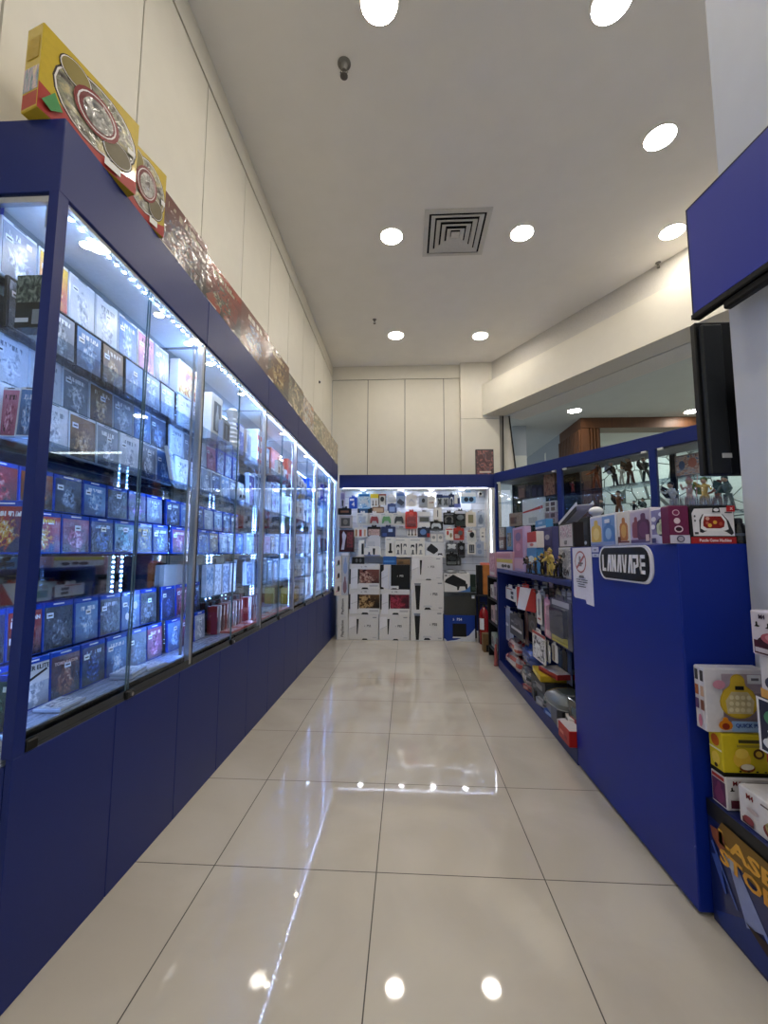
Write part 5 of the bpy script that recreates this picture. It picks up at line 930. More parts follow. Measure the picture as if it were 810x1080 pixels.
b = B(); tube(b, [(.02, -.01, he + .025), (.07, -.03, he), (.075, -.04, he * .6), (.07, -.045, he * .25)], .009, 8); obj('hose', b, BLACK, t, True)
b = B(); n = 10; vs = [[(r + .001) * math.sin(R(-70 + 60 * k / n)), -(r + .001) * math.cos(R(-70 + 60 * k / n))] for k in range(n + 1)]
for k in range(n): b.faces.new([b.verts.new((*vs[k], he * .4)), b.verts.new((*vs[k + 1], he * .4)), b.verts.new((*vs[k + 1], he * .7)), b.verts.new((*vs[k], he * .7))])
obj('paper_label', b, M('#e4e2de', .5), t)
p0 = at(510.2, 688, 'Z', 0); p1 = at(519.5, 688, 'Z', 0); hh = at(515, 669, 'Y', p0.y).z
carton('cardboard_box', 'brown cardboard box with white label on the floor beside rack', 'box', p1.x - p0.x, .12, hh, ((p0.x + p1.x) / 2, p0.y, 0), 0, M('#7d623f', .7), [('r', .3, .04, .98, .4, '#14151a'), ('r', .55, .1, .95, .36, '#b9b2a8')])
# ------------------------------------------------------------------ angled glass display cabinet along the right wall
RZR = math.atan2(E_R.y, E_R.x)             # local x runs toward the viewer, local -y looks into the shop
def rp(s, d=0, z=0): return Vector((O_R.x + E_R.x * s + N_R.x * d, O_R.y + E_R.y * s + N_R.y * d, z))
def s_of(x, y, d=0): return (at(x, y, 'N', d) - O_R).dot(E_R)
zt0 = at(640, 470.5, 'N', 0).z; zb0 = at(640, 484, 'N', 0).z; zg0 = at(535, 580, 'N', 0).z
SB = [s_of(521, 500), s_of(590, 520), s_of(688.5, 500), 3.45]
dr = thing('glass_display', 'angled blue framed glass display holding figures along the right side', 'display cabinet', rp(0), RZR)
DD = .36
lx0, lx1 = SB[0], SB[3]
b = B(); box(b, lx0, lx1, 0, DD, zb0, zt0, 0, .002); obj('header', b, BLUE, dr)
b = B(); box(b, lx0, lx1, 0, DD, .05, zg0, 0, .002); box(b, lx0, lx1, .03, DD, 0, .05); obj('base', b, BLUE, dr)
for i, s in enumerate(SB):
    a, c = {0: (s, s + .035), 3: (s - .035, s)}.get(i, (s - .032, s + .032))
    b = B(); box(b, a, c, 0, .04, zg0, zb0, 0, .002); obj('post', b, BLUE, dr)
    b = B(); box(b, a + .004, c - .004, DD - .03, DD, zg0, zb0, 0, .002); obj('post', b, DARK, dr)
b = B(); box(b, lx0 + .03, lx1 - .03, .04, DD - .03, zb0 - .012, zb0 - .001); obj('inner_ceiling', b, M('#8f979e', .5), dr)
DZ = [zg0, 1.52, 1.865]
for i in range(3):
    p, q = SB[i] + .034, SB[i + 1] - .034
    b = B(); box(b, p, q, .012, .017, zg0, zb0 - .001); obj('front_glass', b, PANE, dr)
    b = B(); box(b, p, q, DD - .02, DD - .015, zg0, zb0 - .001); obj('back_glass', b, GLASS('#7f8786', 1.0) if i == 0 else PANE, dr)  # first bay's grey tint is added to dim the bright wall behind
    for z in DZ[1:]: b = B(); box(b, p - .02, q + .02, .022, DD - .032, z - .007, z, 0, .0008); obj('glass_shelf', b, SHELFGLASS, dr)
    b = B(); box(b, p + .02, p + .07, -.004, .02, zb0 - .022, zb0 - .001, 0, .003); box(b, q - .07, q - .02, -.004, .02, zb0 - .022, zb0 - .001, 0, .003); obj('glass_clip', b, M('#d8dcd6', .3), dr)
def din(px, name, label, cat, body, items, d, zb, depth=.05, **kw):
    return carton_px(name, label, cat, px, 'N', d, depth, RZR, body, items, zb=zb + .0005, **kw)
# bay one
for i, (x0, x1, c) in enumerate(((546, 554, '#4a3428'), (554.5, 560, '#2b2a33'), (560.5, 566, '#23202a'), (566.5, 572, '#1c1c26'))):
    din((x0, 512, x1, 524), 'figure_box', f'{ORD[i]} dark upright box on top shelf of first glass bay', 'box', M(c, .45), [('r', .15, .2, .85, .8, ['#7a5a48', '#3a3640', '#353044', '#2c2c3a'][i])], .12, DZ[2], group='dark boxes on the top shelf of first glass bay')
din((573, 496.5, 585.5, 524), 'picture_box', 'brown picture box standing at the post on top shelf, first glass bay', 'box', M('#4a3228', .45), [('r', .06, .05, .94, .95, ART(['#2a1a16', '#7a4a3a', '#a8806a', '#3a2420'], 3, 0)), ('r', .1, .86, .8, .93, '#b8a898')], .1, DZ[2])
din((551, 526, 573, 553), 'white_box', 'white jagged-top box with red stripe on middle shelf, first glass bay', 'box', M('#ddd8ce', .5), [('p', [(.02, .48), (.98, .6), (.98, .72), (.5, .62), (.02, .54)], '#b8342a'), ('r', .3, .08, .7, .3, '#b4b0aa')], .1, DZ[1])
for i, (px, lab) in enumerate((((574.5, 528.5, 586.5, 540), 'upper white patterned carton by first post'), ((574.5, 540.3, 586.5, 553), 'lower pinkish patterned carton by first post'))):
    z = DZ[1] if i else None
    if i == 0: zz0 = at(580, 540.2, 'N', .1).z
    din(px, 'pattern_carton', lab + ' in first glass bay', 'box', M(['#d2ccc4', '#a89498'][i], .5), [('r', .1, .1, .4, .45, '#5a5050'), ('r', .55, .1, .9, .45, '#7a6a60'), ('r', .1, .55, .4, .9, '#8a7a70'), ('r', .55, .55, .9, .9, '#5a4a4a')], .1, DZ[1] if i else zz0 - .0005)
din((537, 541, 550, 553), 'tan_box', 'tan box with dim print on middle shelf, first glass bay', 'box', M('#9a826a', .5), [('r', .1, .2, .6, .7, '#6a5444')], .1, DZ[1])
for i, (x0, x1, y0, y1, c, l) in enumerate(((525, 532, 556, 566, '#a8988a', 'grey tan'), (525, 532, 566.3, 576.5, '#6a4a44', 'brown'), (534, 540, 556, 568, '#7aa0c4', 'light blue'))):
    zb = zg0 if i != 0 else at(528, 566.1, 'N', .1).z
    din((x0, y0, x1, y1), 'small_box', f'small {l} box in lower left of first glass bay', 'box', M(c, .5), [('r', .15, .15, .85, .75, ART(['#3a3430', '#8a7a6a', '#c8b8a8'], 3, 0))], .1, zb)
# toy figures
def figure(label, p, h, rz, body, accent, pose=0, base='#1c1c20', hair=None, name='toy_figure', group=None):
    t = thing(name, label, 'figure', p, rz, group); r_ = random.Random(pose * 7 + 3)
    b = B(); lathe(b, [(h * .2, 0), (h * .2, h * .035), (h * .17, h * .05)], n=20); obj('base', b, M(base, .35), t, True)
    b = B(); lean = r_.uniform(-.12, .12) * h; st = r_.uniform(.06, .12) * h
    hip = Vector((lean * .3, 0, h * .46)); ch = Vector((lean, 0, h * .7)); hd = Vector((lean * 1.2, -h * .02, h * .87))
    for s in (-1, 1): tube(b, [hip + Vector((s * h * .05, 0, 0)), Vector((s * st, -h * .03 * s, h * .25)), Vector((s * st * 1.2, h * .02, h * .04))], [h * .06, h * .045, h * .04], 8)
    tube(b, [hip - Vector((0, 0, h * .03)), hip + Vector((0, 0, h * .08)), ch, ch + Vector((0, 0, h * .06)), hd - Vector((0, 0, h * .06))], [h * .075, h * .07, h * .1, h * .06, h * .03], 10)
    for s in (-1, 1):
        e = ch + Vector((s * h * .15, -h * .04, r_.uniform(-.1, .04) * h)); hnd = e + Vector((s * r_.uniform(-.05, .14) * h, -h * .1, r_.uniform(-.12, .16) * h))
        tube(b, [ch + Vector((s * h * .07, 0, h * .03)), e, hnd], [h * .04, h * .033, h * .028], 8); ball(b, hnd, h * .03, 0, n=8)
        if s == (1 if pose % 2 else -1): wp = (hnd, s)
    ball(b, hd, h * .075, 1, (1, 1, 1.15), 12)
    obj('body', b, [M(body, .45), M('#c9a48a', .5)], t, True)
    b = B(); ball(b, hd + Vector((0, h * .015, h * .025)), h * .085, 0, (1, 1, 1), 10)
    if pose % 3 == 0: tube(b, [hd + Vector((0, h * .05, h * .02)), hd + Vector((0, h * .12, -h * .1)), hd + Vector((0, h * .1, -h * .3))], [h * .05, h * .06, h * .01], 8)
    if pose % 3 == 1: tube(b, [hd + Vector((0, 0, h * .05)), hd + Vector((0, h * .02, h * .16))], [h * .07, h * .005], 8)
    obj('hair', b, M(hair or accent, .5), t, True)
    b = B(); q, s = wp
    if pose % 2: tube(b, [q + Vector((0, 0, -h * .2)), q + Vector((s * h * .05, 0, h * .35))], [h * .012, h * .008], 6)
    else: prism(b, [(0, 0), (s * h * .3, h * .2), (s * h * .34, h * .02), (s * h * .2, -h * .18), (s * h * .05, -h * .2)], 'y', .06 * h, .08 * h); bmesh.ops.translate(b, verts=b.verts, vec=ch)
    obj('sword' if pose % 2 else 'wing', b, M(accent, .4), t, True)
    return t
FG = 'toy figures behind the angled glass'
def fig_px(label, x, ytop, d, z, body, accent, pose, **kw):
    p = at(x, ytop, 'N', d); s = (p - O_R).dot(E_R); figure(label, rp(s, d, z + .0005), max(.06, (p.z - z) * 1.08), RZR, body, accent, pose, group=FG, **kw)
fig_px('small red dragon-like toy at left of second glass bay top shelf', 604, 508, .16, DZ[2], '#7a2a24', '#3a1a18', 2)
fig_px('dark toy figure with bent arm beside the red one, second glass bay', 614, 508, .12, DZ[2], '#3a3236', '#2a2426', 1)
fig_px('tall orange and black toy figure, second glass bay top shelf', 628, 488.5, .15, DZ[2], '#8a4a2a', '#1c1614', 3)
fig_px('black and white toy figure with raised wing, second glass bay', 648, 487, .15, DZ[2], '#34302e', '#c8c4bc', 4)
fig_px('grey toy figure leaning forward on the second glass bay shelf', 655, 492, .1, DZ[2], '#a8a49c', '#4a4644', 5)
fig_px('big brown winged toy figure, right part of second glass bay', 664, 483, .15, DZ[2], '#5a3a2c', '#6a4634', 6)
fig_px('dark green toy figure close to the second post', 681, 483, .15, DZ[2], '#3a4a48', '#2c3634', 8)
fig_px('brown toy figure with spread arms on lower shelf, second glass bay', 652, 519, .14, DZ[1] - .0, '#7a4a2c', '#3a2a20', 2)
fig_px('olive toy figure on lower shelf, left of brown one', 634, 527, .14, DZ[1], '#4a4634', '#2a2a22', 1)
fig_px('green grey toy figure on lower shelf by second post', 681, 526, .14, DZ[1], '#54645c', '#3a4440', 4)
fig_px('black toy figure on lower shelf, middle of second glass bay', 668, 529, .14, DZ[1], '#26282a', '#5a5e60', 5)
fig_px('black haired toy figure in white, left in third glass bay', 710, 509.5, .16, DZ[1], '#d0ccc8', '#26242a', 0)
fig_px('pink haired toy figure in third glass bay', 726, 506, .16, DZ[1], '#d8b0a8', '#d49a9a', 1)
fig_px('yellow skirted toy figure in third glass bay', 742, 505, .1, DZ[1], '#c8a458', '#6a7a4a', 2)
fig_px('red clothed toy figure in third glass bay under the monitor', 755, 508, .24, DZ[1], '#a86a58', '#7a4a40', 3)
fig_px('teal haired toy figure at right of third glass bay', 767, 503, .12, DZ[1], '#5a6a68', '#3a5654', 6)
din((712, 478, 750, 500), 'figure_picture_box', 'wide clear-front box with colourful figures on top shelf, third glass bay', 'box', M('#8a7a70', .45), [('r', .04, .06, .96, .94, ART(['#5a4a44', '#a87a6a', '#c8b0a0', '#6a7a90'], 3.5, 1)), ('d', .2, .55, .09, .2, '#4a5a78'), ('d', .5, .6, .12, .22, '#b06a58'), ('d', .75, .4, .08, .2, '#d0c0b4')], .14, DZ[2])
# ------------------------------------------------------------------ the counter
XC = 1.045; ZCT = 1.19
ct = thing('sales_counter', 'blue sales counter panel carrying the black oval vape sign', 'counter', (XC, -.13, 0))
YR0, YR1 = .845 + .13, 2.86 + .13
b = B(); box(b, 0, .55, 0, YR0, .012, ZCT, 0, .004, 2); box(b, .02, .53, .02, YR0 - .01, 0, .012, 1); obj('body', b, [BLUE2, BLACK], ct)
sh = thing('shelf_unit', 'low blue shelf unit with hanging accessories beyond the counter panel', 'shelf unit', (XC, .848, 0))
LU = YR1 - YR0 - .004; ZSH = at(565, 606.5, 'X', 1.045).z
b = B(); box(b, 0, .42, 0, LU, ZSH - .034, ZSH, 0, .002); obj('top_board', b, BLUE, sh)
b = B(); box(b, 0, .34, 0, LU, .0, .085, 0, .002); obj('plinth', b, BLUE, sh)
b = B(); box(b, .34, .36, 0, LU, 0, ZSH - .034); obj('back_panel', b, BLUE, sh)
b = B(); box(b, 0, .34, LU - .03, LU, .085, ZSH - .034); obj('end_panel', b, BLUE, sh)
b = B(); box(b, .005, .34, 0, .012, .085, ZSH - .034); obj('end_panel', b, BLUE, sh)
b = B(); box(b, .36, .42, 0, .03, 0, ZSH - .035); box(b, .36, .42, LU - .03, LU, 0, ZSH - .035); obj('rear_leg', b, BLUE, sh)
RL = R(-90)
# oval sign
def stadium(w, h, r, n=8):
    P = []
    for cx, cy, a in ((w - r, h - r, 0), (-(w - r), h - r, 90), (-(w - r), -(h - r), 180), (w - r, -(h - r), 270)): P += arc(cx, cy, r, a, a + 90, n)
    return P
sl, sr_ = at(633.5, 594, 'X', XC).y, at(690, 594, 'X', XC).y; st_, sb_ = at(662, 575.5, 'X', XC).z, at(662, 613.5, 'X', XC).z
sw, shh = (sl - sr_) / 2, (st_ - sb_) / 2
sg = thing('shop_sign', 'black rounded sign with white outline and white slanted letters', 'sign', (XC - .0005, (sl + sr_) / 2, (st_ + sb_) / 2), RL)
b = B(); prism(b, stadium(sw, shh, shh * .8), 'y', -.006, 0); obj('backing', b, M('#e6e6ea', .4), sg)
b = B(); prism(b, stadium(sw - .02, shh - .0075, shh * .7), 'y', -.009, -.006); obj('face', b, M('#0c0c0f', .35), sg)
def lana():
    b = B(); H = .054; w_ = .036; g_ = .0105; x = 0; st = .0105
    def poly(pts):
        prism(b, [(x + p[0], p[1] - H / 2) for p in pts], 'y', -.0115, -.0085)
    def lam(): poly([(0, 0), (st, 0), (w_ * .55, H * .72), (w_ * .72, H * .4), (w_ * .72, 0), (w_ * .72 + st, 0), (w_ * .72 + st, H), (w_ * .42, H)])
    for ch in 'LANAVAPE':
        if ch == 'L': poly([(0, 0), (w_ * .9, 0), (w_ * .85, st), (st, st), (st, H), (0, H)])
        if ch == 'A': lam()
        if ch == 'N': poly([(0, 0), (st, 0), (st, H * .6), (w_ - st, 0), (w_, 0), (w_, H), (w_ - st, H), (w_ - st, H * .42), (st, H), (0, H)])
        if ch == 'V': poly([(0, H), (st, H), (st * 1.1, H * .5), (w_ * .55, H * .3), (w_ * .8, H), (w_ * .8 + st, H), (w_ * .55 + st * .5, 0), (w_ * .3, 0)])
        if ch == 'P': poly([(0, 0), (st, 0), (st, H * .28), (w_, H * .38), (w_, H), (-w_ * .1, H), (-w_ * .1, H - st), (w_ - st, H - st), (w_ - st, H * .5), (st, H * .42), (st, H * .6), (0, H * .6)])
        if ch == 'E':
            for z0 in (0, H / 2 - st / 2, H - st): poly([(0, z0), (w_, z0), (w_, z0 + st), (0, z0 + st)])
            poly([(0, 0), (st * .8, 0), (st * .8, H), (0, H)])
        x += w_ + g_
    W_t = x - g_
    k = (sw * 2 * .8) / W_t
    for v in b.verts: v.co.x = (v.co.x - W_t / 2) * k; v.co.z = v.co.z * (shh * 2 * .5 / H)
    return b
obj('lettering', lana(), M('#eeeef2', .4), sg)
# paper notice
nl, nr, nt_, nb = at(604.5, 605, 'X', XC - .002).y, at(625, 605, 'X', XC - .002).y, at(614, 577.5, 'X', XC).z, at(614, 636, 'X', XC).z
nw, nh = nl - nr, nt_ - nb; nl = min(nl, .843); nr = nl - nw
b = B(); P = [(0, .1), (.06, .07), (.62, .075), (.66, .01), (1, 0), (.985, .4), (.97, 1), (0, .995)]
prism(b, [((u - .5) * nw, v * nh) for u, v in P], 'y', -.0018, 0)
o = tag(obj('paper_notice', b, M('#e6e4ea', .6)), 'torn white paper notice with red prohibition circle on counter panel', 'notice', None, (XC, (nl + nr) / 2, nb), RL)
RED = '#b06468'
printing(o, nw, nh, [('d', .42, .74, .29, .2, RED), ('d', .42, .74, .25, .172, '#e6e4ea'), ('s', 'dock', .3, .66, .5, .84, '#8a8488'), ('p', [(.2, .64), (.25, .61), (.66, .84), (.61, .87)], RED), ('r', .32, .7, .56, .73, '#6a5a60'), ('t', 'NOTICE', .48, .475, .04, '#2a2a30', {'w': .42}), ('r', .26, .452, .7, .458, '#2a2a30')] +
         [('r', a, v - .008, c, v + .008, '#55545c') for a, c, v in ((.2, .42, .42), (.46, .78, .42), (.22, .5, .38), (.54, .78, .38), (.3, .64, .34), (.3, .7, .3))], front(nw, .001), 'print', .0019)
for i, (y0, y1) in enumerate(((577, 582.5), (583.8, 587.5))):
    a = at(624.6, 580, 'X', XC).y; c = at(631.5, 580, 'X', XC).y; z1 = at(628, y0, 'X', XC).z; z0 = at(628, y1, 'X', XC).z
    b = B(); box(b, -(a - c) / 2, (a - c) / 2, -.0018, 0, 0, z1 - z0, 0); o = tag(obj('price_label', b, M('#c9cbe0', .5)), ['upper', 'lower'][i] + ' little white label left of the black sign', 'label', 'little labels beside the sign', (XC, (a + c) / 2, z0), RL)
    printing(o, a - c, z1 - z0, [('r', .3, .35, .7, .6, '#6a6c84')], front(1, 1), 'print', .0019)
# goods standing along the counter edge
ZT = ZCT + .0005
def cp(px, name, label, cat, body, items, x=XC + .02, d=.07, zb=ZT, **kw): return carton_px(name, label, cat, px, 'X', x, d, RL, body, items, zb=zb, **kw)
def cpy(px, name, label, cat, body, items, d=.05, zb=ZT, **kw): return carton_px(name, label, cat, px, 'Y', -.126, d, 0, body, items, zb=zb, **kw)
def popits(cols, bgc=None):
    it = []
    if bgc: it.append(('r', .03, .03, .97, .97, bgc))
    for k, (u, c, c2) in enumerate(cols): it += [('s', 'mascot', u - .2, .1, u + .2, .88, c), ('d', u, .4, .13, .22, c2)] + [('d', u + .07 * i, .4 + .11 * j, .025, .04, c) for i in (-1, 0, 1) for j in (-1, 0, 1)]
    return it
cp((622.5, 543, 650, 577.5), 'toy_box', 'white framed box with yellow and blue push toys on counter', 'toy box', M('#dcdce2', .45), [('r', .04, .04, .96, .94, '#b9c2e0'), ('r', .5, .04, .96, .94, '#6f96d0'), ('s', 'bag', .06, .1, .46, .86, '#d8b65a'), ('d', .26, .4, .13, .2, '#e8cf86'), ('s', 'bag', .56, .1, .94, .8, '#4a7cc0'), ('d', .74, .38, .11, .18, '#8fb4e0'), ('r', .04, .04, .96, .14, '#8a9cc8'), ('r', .62, .72, .8, .84, '#d8dcea')])
cp((651, 539.5, 664, 575.5), 'toy_box', 'pale box with one orange push toy on counter', 'toy box', M('#d8d2cc', .45), [('s', 'bag', .2, .14, .86, .82, '#b8763a'), ('d', .53, .42, .2, .2, '#d8a85a'), ('r', .05, .08, .95, .13, '#7a3a34'), ('r', .06, .1, .28, .26, '#5a2420')])
cp((664.4, 537, 686.5, 575), 'toy_box', 'lilac box with round purple push toy on counter', 'toy box', M('#cfc8d4', .45), [('r', .03, .06, .97, .94, '#bdb2c8'), ('s', 'bag', .12, .2, .5, .8, '#8a4a5a'), ('s', 'bag', .38, .12, .96, .88, '#5a3054'), ('d', .68, .42, .22, .22, '#6a3a62'), ('r', .05, .06, .95, .15, '#5a4a78'), ('r', .78, .1, .93, .28, '#d8c4c4')])
cp((687, 536.5, 705.3, 573.5), 'toy_box', 'violet and white box with pale green push toy on counter', 'toy box', M('#cfcee0', .45), [('r', .02, .28, .98, .98, '#8a84b8'), ('r', .02, .02, .98, .28, '#c9cbe2'), ('s', 'round', .28, .22, .98, .74, '#2c2a54'), ('s', 'bag', .34, .28, .92, .7, '#c2ccb0'), ('d', .63, .46, .16, .12, '#9aa88a'), ('d', .2, .72, .14, .07, '#e2e2ee'), ('d', .7, .84, .2, .07, '#e6e6f2'), ('d', .16, .5, .12, .07, '#e2e2ee'), ('r', .05, .04, .3, .18, '#4a4c80')])
cpy((706, 533.5, 727, 572.5), 'toy_box', 'plum coloured box with three outlined toys down its face', 'toy box', M('#6a1e48', .4), [('r', 0, 0, 1, .22, '#c8c6da'), ('d', .35, .82, .18, .08, '#d8b8c8'), ('d', .35, .82, .14, .06, '#7a2a54'), ('d', .38, .6, .16, .08, '#d8c4d0'), ('d', .44, .38, .22, .09, '#e0c8d4'), ('d', .44, .38, .16, .06, '#5a1638'), ('r', .3, .35, .58, .41, '#2a1420'), ('d', .5, .12, .2, .09, '#4a4660'), ('d', .5, .12, .14, .065, '#a8a4b8')])
cpy((728, 533.5, 775.5, 571.5), 'game_machine_box', 'black framed box with red and white handheld game and red bottom band', 'game box', M('#17181c', .4), [('r', 0, 0, 1, .17, '#a8262a'), ('p', [(.06, .2), (.97, .2), (.97, .9), (.9, .96), (.1, .92), (.04, .8)], '#e3e1e6'), ('p', [(.2, .62), (.28, .78), (.72, .78), (.85, .6), (.95, .28), (.9, .22), (.8, .3), (.68, .36), (.4, .36), (.26, .28), (.2, .3)], '#26262c'), ('p', [(.24, .62), (.3, .78), (.7, .78), (.8, .62), (.84, .38), (.76, .34), (.3, .34), (.22, .4)], '#eeedf0'), ('p', [(.28, .56), (.32, .72), (.68, .72), (.76, .58), (.74, .44), (.66, .4), (.36, .4), (.28, .46)], '#8a1c18'), ('d', .38, .66, .045, .05, '#d8a090'), ('d', .54, .56, .045, .05, '#e8a840'), ('d', .42, .48, .045, .05, '#e6b850'), ('d', .66, .52, .04, .05, '#b84a3a'), ('d', .36, .54, .035, .04, '#c06050'),
     ('p', [(.48, .82), (.66, .82), (.64, .95), (.5, .95)], '#2c2c32'), ('d', .57, .89, .06, .045, '#e6e6ea'), ('r', .8, .84, .98, 1, '#b8242c'), ('d', .08, .72, .02, .03, '#5a5a62'), ('d', .08, .6, .02, .03, '#5a5a62'), ('r', .06, .24, .14, .3, '#4a4a52'), ('t', 'Puzzle Game Machine', .5, .085, .08, '#f0dede', {'w': .7}), ('t', 'X', .89, .92, .07, '#f4d8da'), ('r', .74, .8, .9, .83, '#4a4a52')], d=.05)
p = at(780, 570, 'X', XC + .06); t = thing('dark_bottle', 'black rounded bottle standing at the pillar end of counter', 'bottle', (at(780, 560, 'Y', -.1).x - .004, -.1, ZT))
b = B(); lathe(b, [(.026, 0), (.03, .01), (.028, .05), (.018, .066), (.018, .07)], n=20); obj('body', b, M('#15181e', .25, coat=.5), t, True)
b = B(); lathe(b, [(.014, .0705), (.014, .086), (.01, .09)], n=16); obj('cap', b, M('#2a2e38', .3), t, True)
b = B(); lathe(b, [(.0292, .018), (.0291, .036)], n=20); obj('label_band', b, M('#4a5468', .4), t, True)
# clear tray on the boxes
z_ = max(o.location.z + o.dimensions.z for o in bpy.data.objects if o.name.startswith('game_machine_box'))
a, c = at(707, 530, 'Y', -.12).x, at(771, 530, 'Y', -.12).x
t = thing('clear_tray', 'clear plastic tray with crinkled rim lying on toy boxes', 'tray', ((a + c) / 2, -.124, z_ + .002))
b = B(); L = (c - a) / 2; n = 26
P = [-L + 2 * L * k / (n - 1) for k in range(n)]
for k in range(n - 1): q = .004 * (k % 2); box(b, P[k], P[k + 1], -q, .004, 0, .03 + q)
box(b, -L, L, 0, .045, 0, .003); box(b, -L, L, .042, .045, .003, .03)
obj('rim', b, GLASS('#f4f6f8', 3, .06), t)
# ------------------------------------------------------------------ goods on the low shelf unit top
ZU = ZSH + .0005
def up(px, name, label, cat, body, items, x=1.12, d=.06, zb=ZU, **kw): return carton_px(name, label, cat, px, 'X', x, d, RL, body, items, zb=zb, **kw)
up((589.5, 577.5, 604, 610), 'lettered_box', 'lower white box with bold black lettering on low shelf, beside notice', 'box', M('#cfcbc4', .5), [('r', .06, .3, .94, .94, ART(['#d2cec6', '#b8b4ae', '#8a8a8a', '#dedad4'], 3, 0)), ('t', 'NEW', .5, .2, .2, '#2e2a2a'), ('d', .4, .75, .12, .1, '#55504e')], x=1.1)
zq = max(o.location.z + o.dimensions.z for o in bpy.data.objects if o.name.startswith('lettered_box')) + .001
up((589, 552, 605, 574), 'lettered_box', 'upper white box with pinkish print in black frame, stacked on lower one', 'box', M('#2c2624', .5), [('r', .08, .04, .92, .94, '#c9c2be'), ('r', .14, .4, .86, .9, ART(['#c8c0bc', '#a87a88', '#d8d0cc', '#7a6a70'], 3, 0)), ('t', '1ST', .5, .2, .16, '#55504e')], x=1.1, zb=zq)
up((606.5, 546, 622, 600), 'dark_green_box', 'tall black and green box with ring marks behind the notice', 'box', M('#141817', .45), [('d', .35, .55, .2, .07, '#9aa8a0'), ('d', .35, .55, .14, .05, '#1c2a24'), ('d', .75, .57, .08, .03, '#c8d0cc'), ('d', .4, .38, .22, .07, '#2c5a48'), ('d', .4, .38, .14, .045, '#163026'), ('r', .1, .7, .9, .92, '#2a2c2c')], x=1.3, d=.08, zb=ZU)
for o_ in [o for o in bpy.data.objects if o.name.startswith('dark_green_box')]: pass
# tall pink window box, pink flat box
b_ = up((541, 556, 553, 603.5), 'doll_window_box', 'tall pink and lilac window box on far part of low shelf', 'toy box', M('#b8a0c0', .45), [('r', .12, .3, .88, .95, '#a86a84'), ('d', .5, .78, .25, .1, '#6a5a8a'), ('d', .5, .55, .2, .09, '#c88aa0'), ('r', .12, .06, .88, .28, '#c8a0b0')], x=1.1)
up((523.5, 582, 540.5, 604), 'pink_carton', 'pink carton with yellow band and black faces, end of low shelf', 'toy box', M('#c8a0a8', .5), [('r', 0, .38, 1, .58, '#c8b84a'), ('r', 0, 0, 1, .36, '#d8d4d4'), ('d', .45, .18, .1, .1, '#1c1a1c'), ('d', .62, .2, .07, .09, '#1c1a1c'), ('d', .8, .18, .08, .1, '#1c1a1c'), ('r', .1, .66, .9, .9, '#b87a88')], x=1.08, d=.1)
up((555.5, 578, 565.5, 604), 'blue_card_pack', 'light blue hanging card pack low on the shelf beside toy figures', 'toy pack', M('#4a86b8', .45), [('d', .5, .55, .3, .14, '#cfe0ea'), ('r', .2, .1, .8, .3, '#2a3a54')], x=1.12)
zr = max(o.location.z + o.dimensions.z for o in bpy.data.objects if o.name.startswith('blue_card_pack')) + .001
up((556, 561, 565.5, 575.5), 'red_box', 'red topped white box stacked on light blue pack', 'toy pack', M('#dcd4d0', .5), [('r', 0, .35, 1, 1, '#b8282a'), ('d', .5, .2, .2, .1, '#c86a6a')], x=1.12, zb=zr)
up((566.5, 556.5, 583, 604), 'purple_box', 'purple box with white mascot shapes behind yellow toys', 'toy box', M('#4a4a78', .45), [('d', .35, .5, .16, .06, '#c8cce0'), ('d', .65, .42, .16, .06, '#8a8ab8'), ('r', .1, .6, .9, .92, '#5a5a90'), ('d', .7, .78, .14, .06, '#c0c4d8')], x=1.24, d=.08)
zr = max(o.location.z + o.dimensions.z for o in bpy.data.objects if o.name.startswith('purple_box')) + .001
up((564.5, 548.5, 575.5, 556.3), 'sky_blue_box', 'sky blue box on top of the purple box', 'toy box', M('#4a8cc0', .45), [('r', 0, 0, 1, .25, '#d4dce2'), ('r', .3, .5, .7, .8, '#8ab8dc')], x=1.25, zb=zr)
for i, (x, yt, c, a_, lab) in enumerate(((569, 588, '#3a3028', '#c8a84a', 'dark small toy figure, left of yellow group'), (576, 583, '#c8b060', '#a88a3a', 'yellow toy figure with raised arms on low shelf'), (583, 580, '#b8a050', '#8a7838', 'second yellow toy figure on low shelf'), (588, 578, '#d0b868', '#a8904a', 'yellow toy figure next to lettered boxes'), (563, 592, '#2c2a28', '#7a6248', 'black crouching toy figure at shelf front'))):
    p = at(x, yt, 'X', 1.1 + .02 * (i % 2)); figure(lab, (1.1 + .02 * (i % 2) - .03, p.y, ZU), p.z - ZU, RL + R(20 * i - 30), c, a_, i + 1, group='toy figures on the low shelf')
for i, (x, y0, c) in enumerate(((546, 598, '#e8e6e2'), (549, 600, '#a8adb8'))):
    pass
# white sloping carton and grey packs lying over the boxes behind
z9 = max(o.location.z + o.dimensions.z for o in bpy.data.objects if o.name.startswith('lettered_box')) + .001
t = thing('open_carton', 'white narrow open carton tilted over the lettered boxes', 'carton', (1.16, at(607, 548, 'X', 1.16).y, z9 + .05)); t.rotation_euler = (R(-17), R(-4), 0)
b = B(); box(b, -.05, .05, -.17, .17, -.004, 0); box(b, -.05, -.046, -.17, .17, 0, .018); box(b, .046, .05, -.17, .17, 0, .018); box(b, -.05, .05, .166, .17, 0, .018); obj('tray', b, M('#d4d6d8', .5), t)
b = B(); box(b, -.054, -.0505, -.16, .16, -.03, -.004); obj('dark_flap', b, M('#2a2624', .6), t)
b = B(); ball(b, (0, 0, .032), .036, 0, (1.25, 1.25, .8), 14); lathe(b, [(.02, -.001), (.03, .008)], n=14); o = tag(obj('white_cap', b, M('#e6e8ea', .35, coat=.3), None, True), 'glossy white rounded cap on the tall dark box behind the toy boxes', 'cap'); zz1 = max(o_.location.z + o_.dimensions.z for o_ in bpy.data.objects if o_.name.startswith('dark_green_box')) + .001  # white cap: squashed dome with a small rim
